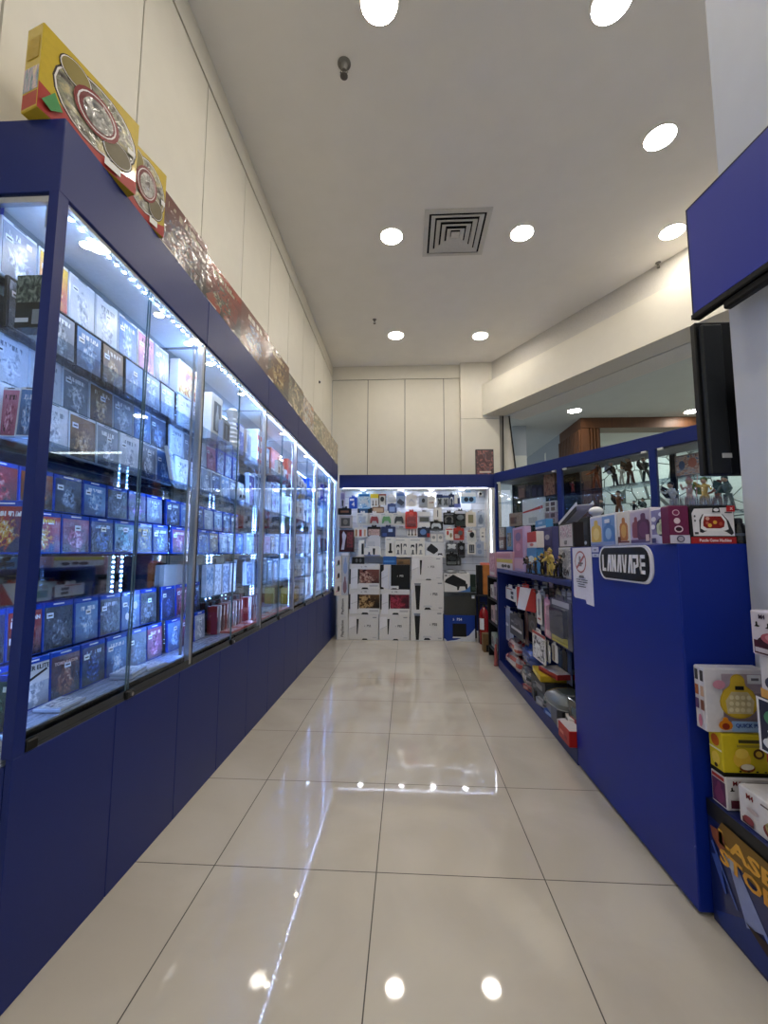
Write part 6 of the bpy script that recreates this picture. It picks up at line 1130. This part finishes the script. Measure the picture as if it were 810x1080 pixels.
pk = at(622, 540, 'X', 1.3)
o.location = (1.34, pk.y, zz1)
# ------------------------------------------------------------------ accessories hanging inside the low shelf unit
def rhook(y, z, x0): b = B(); tube(b, [(.34, y - .848, z), (x0 - XC - .03, y - .848, z), (x0 - XC - .04, y - .848, z + .008)], .0028, 6); obj('peg_hook', b, STEEL, sh)
def rh(px, name, label, card, items=(), product=None, pcol='#222222', x=1.12, depth=.02, film=False, turn=0):
    o = pack_px(name, label, 'accessory pack', px, 'X', x, RL + R(turn), card, items, product=product, pcol=pcol, depth=depth, film=film, group='packs hanging in the low shelf unit')
    t = at((px[0] + px[2]) / 2, px[1], 'X', x); rhook(t.y, t.z + .02, x)
rh((533.5, 620, 543.5, 633), 'console_pack', 'white pack with black slots hanging at far end of low unit', W_, [('r', .55, .15, .8, .4, '#2a2c30'), ('r', .55, .5, .8, .75, '#2a2c30'), ('r', .1, .85, .7, .93, '#a8382c')])
rh((543.8, 620, 551, 640), 'strap_pack', 'white and green narrow pack next to white slotted pack', cc('#d2dcd2'), [('r', .2, .2, .8, .6, '#6a9a80'), ('r', .2, .7, .8, .9, '#b8c0bc')], x=1.11)
rh((549.5, 620, 560, 644), 'red_pack', 'red and white pack hanging aslant in low unit', cc('#b8342c'), [('p', [(0, 0), (.45, 0), (.8, 1), (.2, 1)], '#e2dedc')], x=1.08, turn=14)
rh((560.5, 624, 565, 652), 'slim_pack', 'slim grey pack just right of slanted red pack', cc('#a8a8a6'), [('r', .2, .1, .8, .5, '#6a6c6e')], x=1.13)
rh((566, 627, 571, 658), 'slim_pack', 'slim white pack with grey stripe in middle of low unit', W_, [('r', .2, .15, .8, .2, '#b8342c'), ('r', .3, .3, .7, .85, '#9a9ca0')], x=1.11)
rh((569.5, 623, 575, 665), 'slim_pack', 'long clear silver pack behind pink tube pack', cc('#c0c4c8'), [('r', .25, .1, .75, .8, '#8f949a')], x=1.14)
rh((574.3, 632, 580.5, 672), 'tube_pack', 'long pink pack hanging in low unit', cc('#c88aa4'), [('r', .2, .05, .8, .2, '#e8c4d2'), ('r', .2, .6, .8, .9, '#d8a8bc')], x=1.09)
rh((581, 633, 603, 681), 'controller_grip_pack', 'big clear pack with dark blue gadget and yellow label in low unit', cc('#54566e'), [('r', .05, .02, .8, .2, '#c8b840'), ('r', .1, .85, .9, .97, '#b8bac4')], ('phone', .2, .22, .85, .82), '#141b48', x=1.07, depth=.04, film=True)
rh((586, 622, 591.5, 640), 'slim_pack', 'dim tan headed slim pack over the big clear pack', cc('#8a8474'), [('r', .2, .6, .8, .9, '#c8c0a0')], x=1.2)
rh((592, 622, 597.5, 640), 'slim_pack', 'grey headed slim pack over the big clear pack', cc('#7a7c80'), [('r', .2, .6, .8, .9, '#b8bcc0')], x=1.2)
rh((598, 623, 603, 642), 'slim_pack', 'white labelled slim pack nearest the counter panel', cc('#9a9ca4'), [('r', .1, .5, .9, .9, '#dcdee2')], x=1.2)
rh((532, 643, 541, 676), 'selfie_stick_pack', 'pale grey stick pack hanging low at far end', cc('#b4b8c4'), [('r', .3, .1, .6, .8, '#8a90a0'), ('d', .3, .5, .2, .05, '#e8eaee')], x=1.12)
rh((538, 650, 551.5, 672), 'gamepad_pack', 'dark pack with white lettering strips beside stick pack', cc('#3a3a3e'), [('r', .1, .3, .9, .42, '#d4d4d6'), ('r', .1, .6, .6, .7, '#8a8c90'), ('s', 'controller', .3, .5, .9, .9, '#5a5a60')], x=1.1)
rh((553.5, 646, 557, 686), 'stylus_pack', 'thin brown pack hanging in middle of low unit', cc('#6a4a44'), [('r', .3, .1, .7, .9, '#8a6a60')], x=1.14)
rh((557.5, 650, 566, 668), 'lens_pack', 'black and maroon pack with round lens', cc('#2a1a1c'), [('d', .5, .5, .3, .25, '#4a4a50'), ('d', .5, .5, .16, .14, '#17181b')], x=1.12)
rh((562, 668, 575, 697), 'sticker_pack', 'white pack with black scribbled print and red top', W_, [('r', 0, .9, 1, 1, '#a8342c'), ('r', .08, .06, .92, .86, ART(['#101012', '#2c2c30', '#d8d8d6', '#eeeeec'], 3, 0))], x=1.09)
rh((575.5, 680, 580, 698), 'strip_pack', 'left white striped slim pack below pink pack', W_, [('r', .3, .05, .5, .95, '#4a4a4e')], x=1.11)
rh((582, 680, 588, 698), 'strip_pack', 'right white striped slim pack below pink pack', W_, [('r', .3, .05, .5, .95, '#7a6a5c')], x=1.13)
for i in range(3): rh((588.5 + 5 * i, 687, 593 + 5 * i, 722), 'bottle_pack', ['left', 'middle', 'right'][i] + ' tall dark blue pack with white foot behind the pile', cc(['#2a4a72', '#14161c', '#1e3a68'][i]), [('r', 0, 0, 1, .3, '#8a94a4'), ('r', .2, .4, .8, .9, ['#3a6494', '#24262c', '#2c5488'][i])], x=1.22)
for i, (x0, x1, y0, y1, c, h_) in enumerate(((552, 557, 616, 634, '#8a2c28', '#d8d2cc'), (563, 568, 614, 632, '#5a5c60', '#c2c4c8'), (572, 578, 613, 630, '#3c3e44', '#9a9ca2'), (579, 584, 613, 631, '#6a4a54', '#c8a8b4'), (545, 550, 645, 664, '#2c2c30', '#c8cacc'))):
    rh((x0, y0, x1, y1), 'header_card_pack', f'{["dark red", "steel grey", "charcoal", "dusky pink", "black"][i]} header card pack hung deep in the low unit', cc(c), [('r', .1, .55, .9, .92, h_), ('r', .3, .1, .7, .45, '#26262a')], x=1.24)
# ------------------------------------------------------------------ heaped goods on the plinth
ZP = .0855
def pillow(label, name, cat, c, sx, sy, sz, mats, seed, rz=0, film=True):
    """soft filled bag"""
    b = B(); r_ = random.Random(seed); nu, nv = 14, 8; V = []
    for i in range(nv + 1):
        row = []
        for j in range(nu):
            a = 2 * math.pi * j / nu; t_ = math.pi * i / nv
            q = math.copysign(abs(math.cos(a)) ** .6, math.cos(a)), math.copysign(abs(math.sin(a)) ** .6, math.sin(a))
            s_ = max(.03, math.sin(t_) ** .6) * (1 + .1 * math.sin(a * 3 + seed) * (0 < i < nv))
            z = (1 - math.cos(t_)) * .5 * sz * (1 + .12 * math.sin(a * 2 + i + seed))
            row.append(b.verts.new((q[0] * sx * s_, q[1] * sy * s_, max(0, z))))
        V.append(row)
    for i in range(nv):
        for j in range(nu): b.faces.new((V[i][j], V[i][(j + 1) % nu], V[i + 1][(j + 1) % nu], V[i + 1][j])).material_index = (i + j // 2) % len(mats)
    b.faces.new(V[0][::-1]); b.faces.new(V[-1])
    o = tag(obj(name, b, mats, None, True), label, cat, None, c, rz)
    f = B(); q = sx * .5
    prism(f, [(-q, sz * .75), (q, sz * .75), (q * 1.1, sz * .97), (-q * .9, sz * 1.02)], 'x', -.001, .001); bmesh.ops.rotate(f, verts=f.verts, cent=(0, 0, sz * .8), matrix=Matrix.Rotation(R(60), 3, 'Y'))
    obj('sealed_edge', f, mats[0], o)
    return o
CL1 = M('#8f868c', .2, coat=.8); CL2 = M('#a84440', .25, coat=.8); CL3 = M('#5c5f66', .2, coat=.8); CL4 = M('#2c4a98', .25, coat=.7); CL5 = M('#3a3d40', .25, coat=.7)
CL6 = M('#b9a8ac', .2, coat=.8)
pillow('clear bag of red and white goods, lower one at far end of pile', 'plastic_bag', 'bag', (1.17, 2.45, ZP), .11, .28, .14, [CL1, CL6, CL2], 1)
pillow('clear bag of pinkish goods lying on the lower bag', 'plastic_bag', 'bag', (1.18, 2.5, ZP + .135), .1, .2, .13, [CL6, CL1, CL6, CL2], 2)
pillow('grey clear bag in middle of the pile front', 'plastic_bag', 'bag', (1.15, 1.98, ZP), .1, .18, .14, [CL3, CL1, CL5], 3)
pillow('royal blue pouch lying on top of the pile', 'pouch', 'bag', (1.2, 2.02, ZP + .14), .12, .22, .16, [CL4, CL4, M('#16306e', .3)], 4)
def flat(label, name, cat, c, w, l, h, rz, body, items=(), top=None, rx=0):
    b = B(); box(b, -w / 2, w / 2, -l / 2, l / 2, 0, h, 0, min(.003, h * .2)); o = tag(obj(name, b, body), label, cat, None, c, rz); o.rotation_euler[0] = rx
    b = B(); box(b, -w / 2 + .006, w / 2 - .006, -l / 2 + .006, l / 2 - .006, h, h + .0008); obj('lid_print', b, top or body, o)
    if items: printing(o, l, h, items, lambda a, q, c_: (-w / 2 - c_, -a, q), 'side_print')
    return o
flat('dark stack of packs under the yellow box', 'pack_stack', 'pack', (1.19, 1.6, ZP), .26, .3, .17, .03, M('#34363a', .4), [('r', .1, .2, .9, .5, '#5a5e62'), ('r', .3, .6, .8, .8, '#8a8c90')], M('#26282b', .4))
flat('flat yellow box in middle of pile', 'yellow_box', 'box', (1.17, 1.62, ZP + .172), .22, .3, .04, R(-6), M('#c8a82c', .4), [('r', .1, .2, .6, .8, '#e2cf68')], M('#d2b838', .35))
flat('flat red box with white edge on the yellow box', 'red_box', 'box', (1.2, 1.52, ZP + .2135), .2, .26, .035, R(10), M('#a8302a', .4), [('r', .05, .1, .95, .5, '#7a1c1a')], M('#e0d6d0', .45))
flat('grey pack low in middle of the pile', 'pack_stack', 'pack', (1.18, 1.28, ZP), .26, .28, .1, R(-4), M('#4a4d50', .35), [('r', .1, .2, .5, .8, '#7a7e82')], M('#5a5d60', .3))
t = thing('moulded_shell', 'grey moulded clear shell pack on the pile', 'pack', (1.16, 1.27, ZP + .101), R(8))
b = B(); prof = stadium(.12, .15, .08); n = len(prof); lv = [(1, 0), (1.02, .03), (.9, .055), (.6, .075)]; V = [[b.verts.new((x * k, y * k, z)) for x, y in prof] for k, z in lv]
for i in range(3):
    for j in range(n): b.faces.new((V[i][j], V[i][(j + 1) % n], V[i + 1][(j + 1) % n], V[i + 1][j]))
b.faces.new(V[0][::-1]); b.faces.new(V[-1]); obj('shell', b, M('#6a7070', .2, coat=.8), t, True)
b = B(); prism(b, stadium(.128, .158, .085), 'z', .0, .004); obj('rim', b, M('#9aa0a0', .25, coat=.5), t)
b = B(); box(b, -.06, .06, -.06, .06, .0755, .078, 0, .001); obj('card_label', b, M('#3a4440', .4), t)
flat('black and red clear pack of cables close to counter panel', 'cable_pack', 'pack', (1.22, .99, ZP), .24, .22, .2, R(6), M('#2c2f33', .25, coat=.7), [('r', .1, .3, .9, .5, '#a83c40'), ('r', .2, .6, .9, .8, '#5a6a70')], M('#3f464a', .25, coat=.7))
pillow('bundle of grey clear packs on top of cable pack', 'plastic_bag', 'bag', (1.23, 1.0, ZP + .202), .09, .11, .14, [CL5, CL3, M('#7a4448', .3, coat=.7)], 7)
flat('white paper box with green edge low in front of pile', 'white_pack', 'pack', (1.1, 1.06, ZP), .09, .16, .06, R(14), M('#c9c6cc', .45), [('r', .1, .1, .9, .4, '#6a8a78')], M('#dedbe0', .5))
flat('white printed card box on the white paper box', 'card_box', 'pack', (1.12, 1.07, ZP + .0615), .09, .12, .03, R(-10), M('#d8d4cc', .45), [('r', .1, .2, .7, .7, '#5a5450')], M('#e6e0d6', .5))
flat('blue slim pack poking out at front of the pile', 'blue_pack', 'pack', (1.09, 1.33, ZP + .0), .06, .14, .03, R(8), M('#2c54a8', .35), [('r', .2, .2, .8, .8, '#8aa8dc')], M('#3a64bc', .35)).location.x = 1.075
o = flat('bright red box with white lid at front corner of pile', 'red_front_box', 'box', (1.05, .945, .0865), .085, .17, .085, 0, M('#b3231f', .4), [('r', .15, .4, .5, .6, '#d87a70'), ('r', .6, .3, .8, .5, '#8a1614')], M('#e4dcd8', .5))
for k, (lab, x, y, z, w, l, h, rz, c, tc_) in enumerate([
    ('silver foil pack at front edge of the heap beside blue slim pack', 1.085, 1.5, ZP, .07, .16, .05, 12, '#7c8086', '#a8acb2'),
    ('black cable pack at front edge of heap below the yellow box', 1.09, 1.68, ZP, .08, .14, .07, -10, '#1a1b1e', '#3a3c42'),
    ('clear red packed gadget at front edge next to grey clear bag', 1.085, 1.86, ZP, .07, .13, .04, 16, '#8a3a38', '#b08a88'),
    ('grey game pack leaning on the dark stack', 1.1, 1.62, ZP + .075, .07, .16, .05, 20, '#4a4e54', '#70757c'),
    ('small dark teal pack on silver foil pack', 1.09, 1.46, ZP + .052, .06, .12, .03, -18, '#28484e', '#4a7078'),
    ('white sleeve pack with dark print near the front red box', 1.085, 1.19, ZP, .07, .12, .05, -12, '#b8b4b0', '#d4d0cc'),
    ('small black pack on the white sleeve pack', 1.09, 1.2, ZP + .052, .06, .11, .035, 15, '#17181b', '#34363c')]):
    flat(lab, 'small_pack', 'pack', (x, y, z), w, l, h, R(rz), M(c, .3, coat=.5), [('r', .1, .25, .55, .75, tc_), ('r', .65, .3, .9, .6, '#2a2a2e')], M(tc_, .3, coat=.5))
for i, (x, yt, c, a_, lab) in enumerate(((572, 585, '#26221e', '#4a3c28', 'dark brown toy figure behind the yellow toy figures'), (580, 588, '#5a4a28', '#b89a48', 'brown and yellow toy figure at front of yellow group'), (591, 584, '#1e1e1e', '#3c3a34', 'black toy figure in front of lettered box'), (557, 586, '#4a4038', '#1e1a18', 'grey brown toy figure by the pink window box'), (586, 590, '#2a2418', '#8a7434', 'small dark gold toy figure at right of yellow group'))):
    p = at(x, yt, 'X', 1.075); figure(lab, (1.072, p.y, ZU), p.z - ZU, RL + R(25 * i - 40), c, a_, i + 3, group='toy figures on the low shelf')
# black rack with goods beyond the low unit
rk = thing('black_rack', 'narrow black rack of goods just beyond the low blue unit', 'rack', (1.05, 2.9, 0))
b = B(); box(b, 0, .3, 0, .02, 0, .9); box(b, 0, .3, .5, .52, 0, .9); box(b, .28, .3, .02, .5, 0, .9); obj('frame', b, M('#0f1013', .5), rk)
for z in (.1, .38, .64, .88): b = B(); box(b, 0, .28, .02, .5, z, z + .018); obj('shelf', b, M('#16171b', .45), rk)
RG = [(.658, .17, .18, '#b8a0a8', 'pinkish'), (.658, .37, .14, '#c8c4c0', 'white'), (.398, .14, .2, '#b4b0b4', 'pale grey'), (.398, .35, .17, '#c0a8a8', 'dusty rose'), (.118, .14, .18, '#8aa098', 'grey green'), (.118, .36, .15, '#a8b4b0', 'pale green')]
for i, (z, y, h, c, l) in enumerate(RG):
    carton('small_carton', f'{l} carton on the {["upper", "middle", "lower"][i // 2]} shelf of the black rack, {["nearer", "farther"][i % 2]} one', 'box', .17, .1, h, (1.07, 2.9 + y, z + .0005), RL, M(c, .5), [('r', .1, .2, .6, .75, '#6a5a60'), ('r', .7, .2, .92, .5, '#8a8288')])
carton('pink_box', 'large pink carton on top of the black rack', 'box', .3, .2, .26, (1.06, 3.18, .8985), RL, M('#c498a4', .5), [('r', .1, .3, .9, .85, ART(['#8a4a5c', '#c88a9c', '#e8c8d0'], 3, 0)), ('r', .1, .08, .9, .2, '#d8d0d0')])
b = B(); tube(b, [(0, 0, 0), (0, 0, .22)], [.02, .012], 10); o = tag(obj('plastic_rod', b, M('#b8605a', .3, coat=.5)), 'dull red rod leaning at foot of the black rack', 'rod', None, (1.03, 2.93, 0)); o.rotation_euler = (R(4), 0, 0)
b = B(); lathe(b, [(.021, 0), (.024, .004), (.02, .012)], n=12); obj('rod_foot', b, M('#7a3a36', .4), o, True)
# ------------------------------------------------------------------ television and hanging monitor by the pillar
pa = at(722, 222, 'Z', 2.42); pb_ = at(810, 131, 'Z', 2.42); dv = Vector((pb_.x - pa.x, pb_.y - pa.y)).normalized()
zlo = at(729, 340, 'X', pa.x + .004).z; TL = .76; hh = 2.42 - zlo
tv = thing('television', 'wall television with blue screen mounted high on the near pillar', 'television', (pa.x, pa.y, zlo), math.atan2(dv.y, dv.x))
b = B(); box(b, 0, TL, 0, .03, 0, hh, 0, .004); box(b, .06, .36, .03, .055, .04, hh * .7, 0, .01); obj('casing', b, M('#0b0b0d', .35), tv)
b = B(); box(b, .012, TL - .012, -.0015, .0005, .022, hh - .012); obj('screen', b, EM('#101d70', .38, 'lit_screen', .005), tv)
b = B(); box(b, 0, TL, -.004, .0, 0, .02, 0, .002); obj('bezel', b, BLACK, tv)
b = B(); box(b, .12, TL - .2, .005, .034, -.03, .0, 0, .006); obj('speaker_bar', b, M('#0e0e10', .5), tv)
b = B(); box(b, .14, .24, .055, .085, .1, .3); obj('wall_bracket', b, BLACK, tv)
p0 = at(743, 501, 'Y', .02); p1 = at(743, 355, 'Y', .02); xa = p0.x
mn = thing('hanging_monitor', 'black monitor seen from behind, hung beyond the near pillar', 'monitor', (xa, .02, p0.z + .0))
hm = p1.z - p0.z + .06
b = B(); box(b, 0, .5, 0, .03, 0, hm, 0, .004); obj('back_shell', b, M('#111316', .45), mn)
b = B(); box(b, .012, .09, -.022, .0005, .0, hm - .02, 0, .005); obj('side_rib', b, M('#2a2e33', .5), mn)
b = B(); box(b, .055, .09, -.0235, -.0215, .062, .08); obj('sticker', b, M('#d8dad8', .5), mn)
b = B(); box(b, .17, .3, -.15, 0.0005, hm * .4, hm * .6, 0, .006); obj('wall_bracket', b, BLACK, mn)
b = B(); box(b, .006, .494, .029, .032, .012, hm - .012); obj('screen', b, M('#0a0a0c', .12), mn)
# ------------------------------------------------------------------ stacked toy boxes at the foot of the pillar
z_l = at(743, 839, 'X', 1.085).z
lb = carton('laser_game_carton', 'big dark blue laser game carton on the floor by the pillar', 'toy box', .72, .183, z_l, (1.085, -.134 - .36, 0), RL, M('#101f5c', .35, coat=.4), [
    ('r', 0, .86, 1, 1, '#16171c'), ('p', [(.02, .1), (.2, .3), (.4, .1), (.36, .04), (.05, .02)], '#16307a'), ('p', [(.06, .8), (.09, .82), (.36, .2), (.34, .2)], '#6f86c8'), ('p', [(.12, .62), (.16, .66), (.3, .34), (.2, .24)], '#8a96c4'), ('r', .1, .58, .16, .66, '#c4c8d2'), ('p', [(.02, .66), (.03, .68), (.16, .3), (.15, .3)], '#4a62b0'), ('p', [(.02, .56), (.06, .6), (.1, .34), (.09, .33)], '#3a54a4'),
    ('p', [(.2, .28), (.34, .3), (.5, .42), (1, .4), (1, .02), (.62, .02), (.45, .14), (.3, .2)], '#2b1a18'), ('p', [(.34, .2), (.44, .22), (.6, .06), (.5, .04)], '#6a2a2e'),
    ('p', [(.06, .78), (.1, .9), (.98, .86), (.98, .5), (.5, .56), (.1, .68)], '#7a5a1c'), ('t', 'LASER', .27, .775, .115, '#e0a63a', {'fit': .38, 'bold': .03}), ('t', 'STORM', .27, .63, .115, '#d89a34', {'fit': .38, 'bold': .03}), ('p', [(.03, .8), (.1, .82), (.12, .72), (.08, .66), (.04, .72)], '#8a4a30')])
ZL = z_l + .002
def small(label, y, x, w, h, zb, d=.13, body='#dcdade', items=(), left=(), name='push_toy_box'):
    return carton(name, label, 'toy box', w, d, h, (x + w / 2, y, zb), 0, M(body, .42, coat=.2), items, 'push toy boxes stacked by the pillar', left=left)
def m4(c1, c2): return [('t', 'M4', .2, .84, .14, '#7a1c24'), ('r', .36, .84, .9, .88, '#8a8088'), ('s', 'tri', .06, .6, .16, .72, '#1c1a1e'), ('s', 'tri', .24, .6, .36, .72, '#1c1a1e'), ('s', 'round', .34, .08, .96, .68, '#241c22'), ('s', 'mascot', .38, .12, .92, .72, c1), ('d', .65, .36, .17, .2, c2), ('r', .06, .1, .28, .34, '#5a2434')] + [('d', .59 + .07 * (k % 3), .26 + .1 * (k // 3), .022, .03, c1) for k in range(9)]
YB1 = -.145
zA = ZL; hA = at(746, 806, 'X', 1.1).z - zA
small('lowest white box of stack against counter end, plum push toy print', YB1 - .035, 1.095, .16, hA, zA, .065, items=m4('#7a2c48', '#c88a98'), left=[('r', .06, .06, .94, .8, '#5a2c58'), ('s', 'mascot', .2, .1, .85, .75, '#7a3a68'), ('r', .1, .84, .9, .95, '#a8342c')]).location.y = -.215
YF = -.15
zB_ = zA + hA + .0015; hB = at(746, 765, 'X', 1.1).z - zB_
for o in [o for o in bpy.data.objects if o.get('label', '').startswith('lowest white box of stack')]: o.location.y = -.215
small('bright yellow box with chick pictures, second from bottom of stack', -.21, 1.095, .165, hB, zB_, .06, '#d8c21e', [('r', 0, 0, 1, .1, '#17180f'), ('r', .3, .8, .95, .88, '#4a4420'), ('r', .26, .7, .9, .76, '#a89830'), ('d', .34, .42, .16, .2, '#e8c040'), ('d', .34, .56, .12, .12, '#f0d058'), ('d', .42, .22, .14, .1, '#8a4a1c'), ('d', .42, .25, .12, .07, '#f2ead0'), ('d', .64, .56, .1, .12, '#5a3a14'), ('d', .64, .56, .06, .07, '#d8b23a'), ('d', .95, .42, .12, .2, '#d07a2c')] + [('d', .28 + .15 * k, .15, .025, .02, '#3a3414') for k in range(4)],
      left=[('r', 0, 0, 1, .1, '#17180f'), ('d', .5, .78, .3, .14, '#c8641c'), ('r', .05, .56, .95, .6, '#f0ead0'), ('d', .5, .34, .3, .16, '#eed054'), ('d', .5, .18, .12, .05, '#3a2414')])
zC = zB_ + hB + .0015; hC = at(746, 706.5, 'X', 1.06).z - zC
small('white window box with big yellow push toy at top of stack', -.2, 1.06, .19, hC, zC, .05, '#d4d2da', [('r', .28, .06, .98, .92, '#8a7a88'), ('r', .28, .62, .98, .92, '#a89aa8'), ('s', 'mascot', .2, .22, .86, .92, '#c2a02e'), ('s', 'mascot', .22, .24, .84, .9, '#d8b83c'), ('p', [(.34, .3), (.74, .3), (.78, .5), (.68, .64), (.42, .64), (.32, .5)], '#d2c49a')] + [('d', .4 + .09 * (k % 4), .36 + .1 * (k // 4), .034, .035, '#e6dcb8') for k in range(12)] + [('r', .46, .68, .6, .74, '#17181a'), ('r', .66, .78, .88, .92, '#d8dade'), ('r', .72, .83, .84, .87, '#6a6c74'), ('d', .2, .76, .1, .07, '#c88aa0'), ('r', .36, .04, .98, .2, '#8fb0d8'), ('t', 'QUICK PUSH', .66, .13, .07, '#2c4a9a', {'w': .5}), ('s', 'mascot', .14, .06, .38, .26, '#d8841c'), ('d', .26, .12, .06, .05, '#8a2c14')],
      left=[('r', .1, .78, .4, .95, '#3a3a40'), ('r', .6, .78, .9, .95, '#3a3a40'), ('r', .1, .54, .4, .7, '#a8603a'), ('r', .6, .54, .9, .7, '#c8a48a'), ('r', .1, .32, .4, .48, '#5a3a6a'), ('r', .6, .32, .9, .48, '#7a4a3a'), ('d', .5, .14, .16, .1, '#c87a98')])
# second stack, nearer the viewer; printed sides look across the aisle
def near(label, y0, y1, z0, z1, body, items, x=1.115, w=.15, name='push_toy_box'):
    return carton(name, label, 'toy box', y0 - y1, w, z1 - z0, (x, (y0 + y1) / 2, z0), RL, M(body, .42, coat=.2), items, 'push toy boxes stacked nearer the viewer')
zs = ZL; e0 = at(779, 826, 'X', 1.1).z
near('large white box with red push toy at the bottom right stack', -.258, -.53, zs, e0 - .001, '#dedce0', [('t', 'M4', .16, .82, .14, '#8a1c24', {'w': .2}), ('r', .3, .83, .8, .87, '#6a5a60'), ('s', 'mascot', .3, .05, .75, .7, '#7a2c2c'), ('d', .52, .36, .17, .24, '#b0a470'), ('s', 'mascot', .62, .2, .98, .75, '#9a4a4a'), ('r', .05, .06, .2, .2, '#5a2430'), ('d', .2, .5, .08, .06, '#c8b8bc'), ('d', .14, .2, .07, .1, '#8a3a44')] + [('d', .42 + .07 * (k % 4), .26 + .1 * (k // 4), .025, .04, '#8a8054') for k in range(12)], x=1.1, w=.165)
zz = [e0] + [at(794, y, 'X', 1.115).z for y in (785, 731, 688.5, 643)]
ITS = [('white and orange box with waffle push toy above the bottom right box', '#dcd4d4', [('r', 0, .8, 1, 1, '#a8442c'), ('s', 'tri', .1, .6, .22, .74, '#1c1a1e'), ('s', 'round', .06, .06, .62, .62, '#2a3450'), ('d', .34, .34, .22, .22, '#c89a4a'), ('d', .34, .34, .14, .14, '#e0bc78')]),
       ('navy box with green and red outlined toys, third from top', '#1c2444', [('r', 0, 0, .03, 1, '#e4e4ea'), ('r', 0, .96, 1, 1, '#e4e4ea'), ('r', 0, 0, 1, .03, '#e4e4ea'), ('s', 'mascot', .08, .52, .4, .92, '#4a8a6a'), ('d', .16, .42, .03, .03, '#dfe2e8'), ('d', .26, .42, .03, .03, '#dfe2e8'), ('d', .36, .42, .03, .03, '#dfe2e8'), ('s', 'mascot', .06, .1, .3, .36, '#d4d8e2'), ('s', 'round', .4, .1, .8, .5, '#8a4a4a')]),
       ('pale box with cream push toy and grey print, second from top', '#d2d0da', [('t', 'Q', .22, .82, .12, '#3a4a5a'), ('r', .3, .78, .6, .86, '#2c3a54'), ('s', 'round', .06, .1, .8, .66, '#3a3c54'), ('d', .42, .38, .3, .24, '#c4c49a'), ('p', [(0, 0), (.3, 0), (.1, .2), (0, .22)], '#d8a458')]),
       ('white box with dark rose push toy at very top of right stack', '#d8d2e0', [('t', 'M4', .16, .88, .1, '#3a2a4a', {'w': .2}), ('r', .3, .86, .7, .89, '#6a5a70'), ('s', 'tri', .05, .64, .13, .76, '#1c1a22'), ('s', 'tri', .2, .64, .3, .76, '#1c1a22'), ('r', .04, .04, .96, .34, '#4a1c34'), ('s', 'mascot', .06, .14, .7, .62, '#3a1c2c'), ('d', .34, .42, .2, .14, '#a85a6c'), ('d', .3, .44, .1, .08, '#c88a94'), ('r', .06, .08, .24, .18, '#c8c0cc')])]
for i, (lab, body, its) in enumerate(ITS):
    near(lab, -.355 + (.014 if i % 2 else 0), -.6, zz[i] + .001, zz[i + 1] - .0005, body, its, x=1.115 - .006 * (i % 2))
# picture box on top of the back header
tp = at(511.5, 500, 'Y', 4.66)
carton('picture_box', 'upright red and dark picture box on the header beside back column', 'box', at(521, 490, 'Y', 4.66).x - at(502, 490, 'Y', 4.66).x, .05, at(511, 474, 'Y', 4.66).z - ((hl.z + hr.z) / 2), (tp.x, 4.66, (hl.z + hr.z) / 2 + .0005), 0, M('#2c2228', .45), [('r', .04, .04, .96, .96, ART(['#1a1216', '#5a2a28', '#2a2228', '#a8625a', '#3a3440'], 2, .3, fine=.04)), ('r', .2, .1, .85, .16, '#d8c8b0')])
for o in bpy.data.objects:
    if o.get('kind') == 'structure': continue
